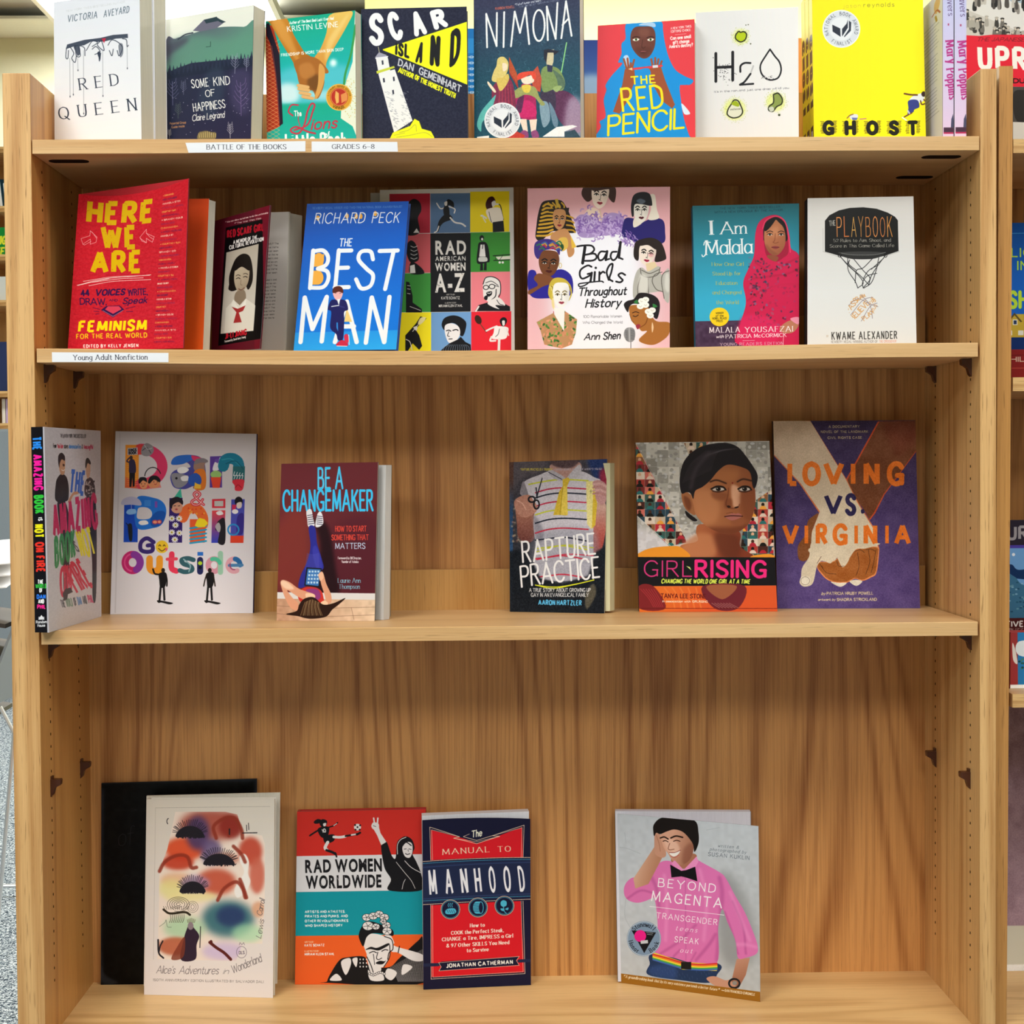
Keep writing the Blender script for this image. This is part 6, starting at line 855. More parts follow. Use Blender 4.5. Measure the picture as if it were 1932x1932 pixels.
def a_radworld(c):
    c.at(480, 1452); c.P([290, 260, 1340, 260, 1340, 1680, 290, 1680], 'd03028'); c.P([300, 655, 1340, 638, 1340, 912, 300, 928], 'dcdce2'); c.P([290, 928, 1340, 912, 1340, 1250, 290, 1262], '1494a4'); c.P([290, 1262, 1340, 1248, 1340, 1680, 290, 1680], 'e86028'); K = '17161a'; W = 'e4e0e2'
    c.T('RAD WOMEN', 386, 778, 966, 766, 96, K, 'b', .035, .02); c.T('WORLDWIDE', 390, 898, 962, 888, 96, K, 'b', .035, .02); g = np.random.default_rng(2)
    for k in range(60): c.L([(x := 390+g.random()*560), (y := 690+g.random()*200), x+4, y+14], 2, W)
    T = 'e8e8ec'
    for t, y, x1 in (('ARTISTS AND ATHLETES,', 1086, 688), ('PIRATES AND PUNKS, AND', 1120, 706), ('OTHER REVOLUTIONARIES', 1156, 710), ('WHO SHAPED HISTORY', 1191, 668)): c.T(t, 382, y, x1, y-3, 17, T, 'k', .12, .04)
    c.T('WRITTEN BY', 380, 1314, 450, 1313, 11, 'f0c8a8', 's', .08); c.T('KATE SCHATZ', 380, 1342, 530, 1339, 17, T, 'k', .12, .03); c.T('ILLUSTRATED BY', 380, 1384, 490, 1382, 11, 'f0c8a8', 's', .08); c.T('MIRIAM KLEIN STAHL', 380, 1410, 606, 1407, 17, T, 'k', .12, .03)
    # footballer
    c.S([450, 395, 480, 375, 510, 385, 495, 405, 460, 410], K); c.S([495, 400, 515, 376, 548, 388, 545, 420, 520, 435, 500, 425], K); c.S([520, 410, 542, 405, 540, 425, 525, 430], W); c.S([480, 450, 530, 430, 565, 440, 560, 490, 540, 520, 500, 505], K); c.C([490, 455, 450, 480, 420, 500], 12, K); c.C([560, 438, 600, 425, 630, 402], 9, K); c.L([600, 425, 622, 410], 6, W); c.T('10', 515, 480, 545, 470, 26, W, 'k', .12)
    c.S([525, 510, 580, 490, 610, 500, 600, 540, 550, 560, 530, 550], K); c.C([600, 510, 650, 512, 690, 505], 20, W); c.C([690, 503, 740, 495, 775, 488], 14, K); c.C([735, 495, 765, 490], 12, W); c.C([775, 492, 800, 478], 16, K); c.C([555, 550, 535, 590, 550, 610], 24, W); c.C([545, 610, 590, 625, 615, 640], 18, K); c.L([612, 630, 622, 660], 12, K)
    c.E(780, 436, 27, 26, W)
    for x, y in ((780, 436), (762, 420), (800, 422), (765, 455), (797, 455)): c.E(x, y, 7, 7, K)
    # veiled woman
    c.S([960, 570, 1000, 545, 1040, 650, 1070, 670, 1080, 560, 1110, 520, 1150, 505, 1195, 530, 1215, 590, 1200, 640, 1230, 700, 1265, 790, 1270, 912, 1020, 914, 1035, 830, 985, 740], K); c.S([1125, 580, 1160, 548, 1195, 560, 1200, 620, 1180, 665, 1145, 660, 1125, 620], W); c.C([1085, 640, 1085, 570, 1110, 530, 1150, 512], 5, W); c.C([1075, 700, 1140, 780, 1190, 840, 1220, 900], 4, W); c.C([1140, 690, 1190, 740, 1262, 780], 5, W); c.C([1120, 905, 1130, 860, 1145, 830], 4, W); c.C([1135, 602, 1152, 600], 4, K); c.C([1172, 600, 1190, 604], 4, K); c.C([1145, 635, 1160, 642, 1180, 636], 5, K); c.C([1120, 580, 1150, 550, 1190, 575], 7, K); c.C([1165, 605, 1168, 620], 3, K)
    c.P([890, 430, 940, 420, 955, 480, 1000, 548, 960, 572, 930, 500], W); c.L([912, 425, 903, 368], 12, W); c.L([930, 420, 935, 368], 12, W); c.S([885, 430, 900, 400, 940, 410, 940, 445, 905, 455], W); c.C([900, 425, 920, 432], 3, K)
    # woman with flowers
    c.S([550, 1610, 570, 1560, 640, 1450, 700, 1425, 830, 1420, 870, 1490, 1020, 1500, 1100, 1430, 1240, 1300, 1280, 1290, 1290, 1620, 550, 1620], K)
    for k in range(30): c.C([1030+k*9, 1500-k*5, 1070+k*8, 1560, 1090+k*7, 1610], 3, W, .7)
    for p in ([655, 1460, 720, 1430, 730, 1480, 690, 1560], [570, 1600, 620, 1550, 660, 1600], [860, 1520, 900, 1560, 960, 1540, 980, 1600, 880, 1600], [740, 1440, 780, 1430, 770, 1500], [1010, 1510, 1080, 1540, 1040, 1600, 990, 1570], [1130, 1480, 1200, 1500, 1120, 1560]): c.S(p, W)
    for k in range(14): c.E(800+(k % 5)*24, 1440+(k//5)*28, 5, 7, W)
    c.S([820, 1300, 850, 1250, 920, 1245, 990, 1270, 1025, 1340, 1020, 1420, 990, 1490, 940, 1500, 880, 1450, 850, 1400], W); c.S([850, 1400, 900, 1460, 960, 1500, 940, 1560, 880, 1540], W); c.C([850, 1420, 880, 1480, 900, 1540], 6, K); c.S([985, 1260, 1030, 1255, 1060, 1310, 1070, 1340, 1270, 1400, 1280, 1450, 1200, 1450, 1090, 1390, 1040, 1380, 1000, 1320], W); c.C([1100, 1340, 1090, 1390], 7, K)
    c.C([985, 1265, 1040, 1290, 1050, 1360, 1020, 1390, 1010, 1440], 6, K); c.S([790, 1250, 820, 1180, 880, 1150, 1000, 1190, 1050, 1220, 1050, 1260, 1000, 1250, 900, 1240, 850, 1270, 825, 1340, 800, 1300], K)
    for x, y, r in ((850, 1120, 34), (900, 1110, 34), (945, 1095, 32), (985, 1120, 34), (860, 1185, 42), (1000, 1180, 32), (1005, 1225, 36), (920, 1190, 30), (975, 1150, 24)):
        c.E(x, y, r, r*.8, W); 
        for k in range(5): a = k*1.26+x; c.L([x, y, x+r*.85*math.cos(a), y+r*.65*math.sin(a)], 3, K)
        c.ring(x, y, r, r*.8, 3, K)
    c.S([840, 1368, 880, 1345, 930, 1352, 1010, 1318, 1020, 1330, 960, 1365, 930, 1372, 880, 1362], K); c.C([870, 1392, 900, 1380, 925, 1390], 6, K); c.C([965, 1378, 990, 1366, 1012, 1370], 6, K); c.C([935, 1385, 925, 1430, 940, 1442, 965, 1430], 5, K); c.S([918, 1468, 950, 1452, 985, 1455, 1000, 1445, 975, 1475, 940, 1478], K); c.C([910, 1480, 905, 1430, 900, 1400], 4, K); c.C([1025, 1330, 1025, 1420, 980, 1500], 6, K)
    for k in range(9): c.E(872+k*14, 1550+10*math.sin(k*.8), 9, 9, W); c.ring(872+k*14, 1550+10*math.sin(k*.8), 9, 9, 2, K)
def a_manhood(c):
    c.at(480, 1452); N, R, Cm, Tq = '171733', 'd41c28', 'ecd0b4', '4cb0d0'
    c.P([1240, 330, 2150, 330, 2150, 1700, 1240, 1700], N)
    T = lambda x: x+1932   # third crop shares the same scale
    c.P([1340, 462, 1600, 535, 1560, 520, 1690, 570, 1850, 515, 1810, 530, 2035, 440, 2040, 668, 1340, 692], R); c.P([1340, 1032, 2022, 1000, 2050, 1540, 1345, 1578], R)
    for d, col, w in ((0, Cm, 4), (14, Cm, 3)):
        c.L([1340+d, 690, 1332+d, 440+d*1.5, 1560, 520, 1515, 530, 1690, 572-d, 1865, 515, 1810, 512, 2048-d, 425+d*1.4, 2040-d, 668], w, col); c.L([1340+d, 1030, 1342+d, 1592-d, 2055-d, 1550-d, 2040-d, 1000], w, col)
    c.P([1590, 520, 1650, 490, 1760, 485, 1820, 505, 1690, 545], N); c.L([1590, 518, 1635, 500], 3, Cm); c.L([1590, 520, 1690, 548, 1820, 508], 4, Cm)
    c.T('The', 1650, 525, 1732, 512, 46, 'ecead8', 'si', .08); c.T('MANUAL', 1428, 652, 1790, 634, 40, Cm, 'f', .09, .14); c.T('TO', 1848, 632, 1950, 626, 40, Cm, 'f', .09, .14)
    c.P([1250, 710, 2100, 675, 2110, 970, 1260, 1020], '202848'); 
    for a, b, w, col in ((700, 668, 4, Cm), (715, 682, 3, Tq), (745, 705, 8, '2c3c64'), (985, 945, 8, '2c3c64'), (1000, 962, 3, Tq), (1028, 985, 4, Cm)): c.L([1260, a, 2098, b], w, col)
    for i, (ch, x0, x1) in enumerate((('M', 1320, 1402), ('A', 1445, 1525), ('N', 1566, 1640), ('H', 1672, 1742), ('O', 1782, 1850), ('O', 1892, 1965), ('D', 2006, 2070))): y = 952-i*5.5; c.T(ch, x0+10, y, x1-10, y-5, 184-i*2, 'e8e8f0', 's' if ch in 'OD' else 'k', .075)
    for i, x in enumerate((1490, 1700, 1900)):
        y = 1065-i*14; c.E(x, y, 76, 76, N); c.ring(x, y, 72, 72, 4, Cm); c.ring(x, y, 64, 64, 3, Tq)
        if i == 0:
            c.S([1450, 1080, 1470, 1060, 1520, 1058, 1535, 1085, 1510, 1100, 1460, 1100], Tq)
            for k in range(4): c.L([1465+k*16, 1070, 1475+k*16, 1090], 3, N)
            for k in range(3): c.C([1478+k*14, 1048, 1472+k*14, 1032, 1480+k*14, 1016], 4, Tq)
        elif i == 1:
            c.E(1690, 1052, 28, 46, Tq); c.P([1690, 1006, 1720, 1006, 1720, 1098, 1690, 1098], Tq); c.E(1722, 1052, 20, 46, N); c.ring(1722, 1052, 18, 44, 5, Tq)
            for k in range(6): c.L([1665, 1025+k*11, 1705, 1020+k*12], 3, N)
        else: c.S([1872, 1010, 1890, 995, 1915, 1005, 1915, 1035, 1892, 1045, 1874, 1035], Tq); c.C([1893, 1045, 1900, 1080, 1915, 1095], 5, Tq); c.S([1870, 1060, 1890, 1058, 1900, 1075, 1880, 1075], Tq); c.S([1905, 1062, 1930, 1050, 1925, 1070], Tq)
    for t, x0, x1, y in (('How to', 1638, 1752, 1200), ('COOK the Perfect Steak,', 1494, 1896, 1256), ('CHANGE a Tire, IMPRESS a Girl', 1424, 1966, 1305), ('& 97 Other SKILLS You Need', 1458, 1938, 1352), ('to Survive', 1612, 1782, 1388)):
        c.T(t, x0, y, x1, y-(x1-x0)*.055, 26, 'f0e4d8', 'f', .12, .02, up='v')
    c.P([1400, 1470, 1420, 1460, 2010, 1420, 1990, 1448, 2010, 1485, 1400, 1530, 1420, 1500], N); c.L([1285, 1486, 1400, 1482], 24, '202848'); c.L([2010, 1455, 2100, 1450], 24, '202848'); c.L([1400, 1468, 1420, 1500, 1402, 1530, 2012, 1488, 1990, 1452, 2012, 1420, 1400, 1468], 3, Cm)
    c.T('JONATHAN CATHERMAN', 1458, 1505, 1965, 1475, 28, 'f0ece4', 'k', .12, .08)
def a_magenta(c):
    c.at(960, 1452); c.P([790, 300, 1930, 400, 1940, 1800, 790, 1640], ('c4ccd6', 'b8bcc0', 900, 500, 1850, 1400)); c.noise(.02, 30, 3); c.S([1600, 800, 1760, 900, 1880, 1300, 1780, 1500, 1600, 1400], '8c8e90', .75, 60)
    for p in ([840, 590, 900, 600, 1000, 640], [900, 900, 880, 1100, 920, 1200], [880, 480, 890, 560], [1500, 460, 1600, 440]): c.C(p, 3, '94a0ac', .6)
    S_, P_, Dp = 'c8947c', 'dc74b4', 'b04c8c'
    c.S([1060, 1560, 1070, 1480, 1110, 1400, 1580, 1470, 1580, 1560, 1520, 1620, 1300, 1600], '24385c'); c.S([1080, 1500, 1250, 1480, 1260, 1590, 1080, 1560], '34508c', .6, 20)
    for k in range(40): c.L([(x := 1090+(k*37) % 460), 1500+(k*13) % 90, x+4, 1515+(k*13) % 90], 2, '5c78a8', .5)
    c.S([1500, 1590, 1560, 1570, 1640, 1600, 1690, 1600, 1740, 1660, 1660, 1660, 1580, 1650], S_); c.P([1730, 1440, 1830, 1430, 1800, 1560, 1745, 1660, 1690, 1610], ('c08c74', 'a06c54', 1740, 1450, 1800, 1600)); c.ring(1712, 1625, 40, 34, 14, '202024'); c.E(1715, 1622, 18, 16, '8c8c88')
    # shirt
    Sh = [1110, 1390, 1130, 1200, 1110, 1000, 1060, 900, 1100, 760, 1160, 700, 1240, 700, 1330, 760, 1420, 660, 1440, 690, 1600, 780, 1650, 830, 1720, 960, 1790, 1080, 1850, 1220, 1890, 1340, 1880, 1400, 1800, 1430, 1740, 1430, 1720, 1300, 1660, 1160, 1620, 1060, 1590, 1200, 1580, 1470, 1400, 1470, 1250, 1430]
    c.P(Sh, P_, 0); c.S(Sh, P_); c.S([875, 900, 900, 850, 950, 820, 1000, 860, 1080, 840, 1120, 880, 1110, 960, 1000, 1010, 920, 1000, 880, 960], P_)
    c.clip(c.poly(Sh, 1), c.poly([875, 900, 900, 850, 950, 820, 1000, 860, 1080, 840, 1120, 880, 1110, 960, 1000, 1010, 920, 1000, 880, 960], 1))
    for p, w in (([1060, 780, 1120, 900, 1140, 1050], 26), ([1600, 820, 1620, 950, 1600, 1200, 1580, 1450], 30), ([1150, 1400, 1300, 1300, 1420, 1180], 18), ([1420, 1450, 1520, 1330, 1570, 1250], 22), ([1340, 800, 1345, 1450], 6), ([1700, 1000, 1780, 1200, 1800, 1400], 16), ([900, 980, 1000, 920, 1100, 940], 16), ([1250, 1420, 1300, 1370], 14), ([1380, 1460, 1420, 1390], 12), ([1640, 1080, 1700, 1250, 1740, 1400], 14)): c.C(p, w, Dp, .5, w*.5)
    for p in ([1180, 800, 1200, 1000, 1190, 1300], [1450, 760, 1500, 1000, 1480, 1300], [1680, 930, 1760, 1130, 1830, 1300], [1720, 1330, 1800, 1330, 1880, 1350]): c.C(p, 24, 'f09cd0', .5, 14)
    c.clip()
    c.P([1090, 1400, 1110, 1392, 1320, 1460, 1580, 1480, 1580, 1530, 1320, 1520, 1100, 1440], 'e8d040')
    for i, col in enumerate(('d83034', 'e88030', 'ecd83c', '4cac50', '4468b8')): c.C([1095, 1404+i*10, 1200, 1432+i*11, 1320, 1466+i*11, 1450, 1482+i*10, 1580, 1474+i*11], 11, col)
    c.P([1308, 1462, 1385, 1462, 1385, 1520, 1308, 1515], '1c1c1c')
    # raised forearm and hand
    c.P([945, 830, 1110, 580, 1180, 640, 1060, 870, 960, 905], ('d4a890', 'b88468', 980, 750, 1090, 800)); c.S([1108, 480, 1130, 470, 1160, 520, 1195, 640, 1165, 670, 1110, 640, 1105, 560], S_); c.C([1120, 500, 1140, 560, 1150, 620], 6, '9c6850', .6)
    # head
    c.S([1230, 690, 1300, 640, 1410, 640, 1420, 680, 1330, 755], 'a87058'); F = [1150, 500, 1180, 470, 1260, 450, 1350, 470, 1400, 540, 1400, 620, 1370, 690, 1310, 725, 1250, 700, 1210, 640, 1180, 600, 1165, 560]; c.S(F, ('d8a48c', 'a06c54', 1220, 560, 1400, 640)); c.clip(c.poly(F, 1)); c.S([1180, 540, 1260, 540, 1300, 620, 1230, 640], 'ecc4b0', .7, 12); c.S([1330, 600, 1400, 560, 1400, 700, 1320, 720], '845040', .6, 16); c.clip()
    c.S([1098, 480, 1100, 420, 1155, 368, 1250, 372, 1410, 388, 1440, 480, 1440, 560, 1410, 625, 1395, 560, 1330, 480, 1260, 455, 1200, 470, 1150, 490, 1120, 480, 1105, 505], '1a1412'); c.C([1150, 520, 1180, 512, 1210, 528], 10, '2a1812'); c.C([1230, 520, 1270, 505, 1320, 515], 11, '2a1812'); c.C([1170, 545, 1190, 540, 1210, 550], 6, '3a2018'); c.C([1250, 545, 1275, 538, 1300, 545], 6, '3a2018'); c.C([1222, 560, 1210, 600, 1225, 610, 1255, 605], 5, '8c5844'); c.S([1222, 632, 1250, 628, 1300, 615, 1280, 650, 1245, 662, 1228, 650], 'f0ece8'); c.C([1220, 630, 1260, 630, 1305, 612], 5, '9c4c44'); c.C([1228, 655, 1260, 668, 1290, 648], 6, 'b8645c')
    c.P([1235, 710, 1260, 690, 1325, 760, 1300, 790], 'e890c4'); c.P([1330, 760, 1425, 660, 1440, 700, 1400, 770], 'e890c4'); c.P([1225, 722, 1310, 770, 1345, 765, 1415, 738, 1432, 850, 1345, 820, 1310, 812, 1235, 820], '141216')
    W = 'f4f0f4'; U = dict(font='s', wt=.055, sp=.22)
    c.T('BEYOND', 1130, 888, 1568, 935, 62, W, **U); c.T('MAGENTA', 1080, 995, 1618, 1052, 72, W, 's', .06, .18); c.L([1070, 1040, 1635, 1106], 4, W); c.T('TRANSGENDER', 1118, 1128, 1582, 1182, 42, W, 's', .05, .18); c.T('teens', 1262, 1220, 1428, 1238, 34, W, 'fi', .05, .3); c.T('SPEAK', 1256, 1310, 1440, 1328, 42, W, 's', .055, .2); c.T('out', 1298, 1388, 1392, 1396, 34, W, 'fi', .05, .3)
    G = '5c6470'; c.T('written &', 1585, 588, 1745, 602, 22, G, 'fi', .05, .2); c.T('photographed by', 1525, 615, 1802, 640, 22, G, 'fi', .05, .15); c.T('SUSAN KUKLIN', 1512, 655, 1826, 686, 28, G, 's', .05, .15)
    c.E(1026, 1285, 130, 134, '7c94b0'); c.ring(1026, 1285, 124, 128, 4, 'c4d0dc'); c.P([932, 1222, 1118, 1238, 1028, 1395], '14161c'); c.E(998, 1265, 45, 45, 'e8208c'); c.P([1000, 1300, 1055, 1295, 1058, 1320, 1002, 1325], 'c8ccd4'); c.L([1045, 1240, 1095, 1244], 3, 'c8ccd4'); c.L([1050, 1252, 1090, 1256], 3, 'c8ccd4')
    c.TA('Stonewall', 1026, 1285, 92, -46, 46, 32, '14161c', 'f', .07); c.TA('Honor', 1026, 1285, 118, 256, 206, 32, '14161c', 'f', .07, inside=1); c.TA('Book', 1026, 1285, 118, 150, 108, 32, '14161c', 'f', .07, inside=1)
    c.P([820, 1545, 1915, 1690, 1930, 1820, 820, 1680], '9c6820'); c.T('\u201cA groundbreaking book that by its very existence portends a better future.\u201d', 868, 1580, 1600, 1682, 20, 'f0e4cc', 'fi', .075); c.T('\u2014SAN FRANCISCO CHRONICLE', 1612, 1682, 1868, 1718, 17, 'f0e4cc', 's', .08)
def a_chalk(c):
    c.at(0, 1452); c.P([740, 80, 2000, 40, 2000, 1700, 740, 1700], '20242c'); c.S([800, 110, 1850, 95, 1930, 180, 1930, 1500, 1850, 1650, 860, 1640, 780, 1500, 790, 300, 800, 160], '050506', 1, 14); c.noise(.02, 30, 2)
    G = '1c1c22'; c.T('\u2192', 865, 330, 1040, 330, 60, '2a2a30', 's', .02, al=.7); c.T('of', 895, 580, 1015, 560, 130, '2c2c32', 'si', .014, al=.9); c.T('com', 910, 860, 1130, 860, 90, '1c1c22', 'si', .014, al=.9)
    c.S([770, 1490, 800, 1560, 900, 1620, 780, 1625], '3c4048', .5, 10)
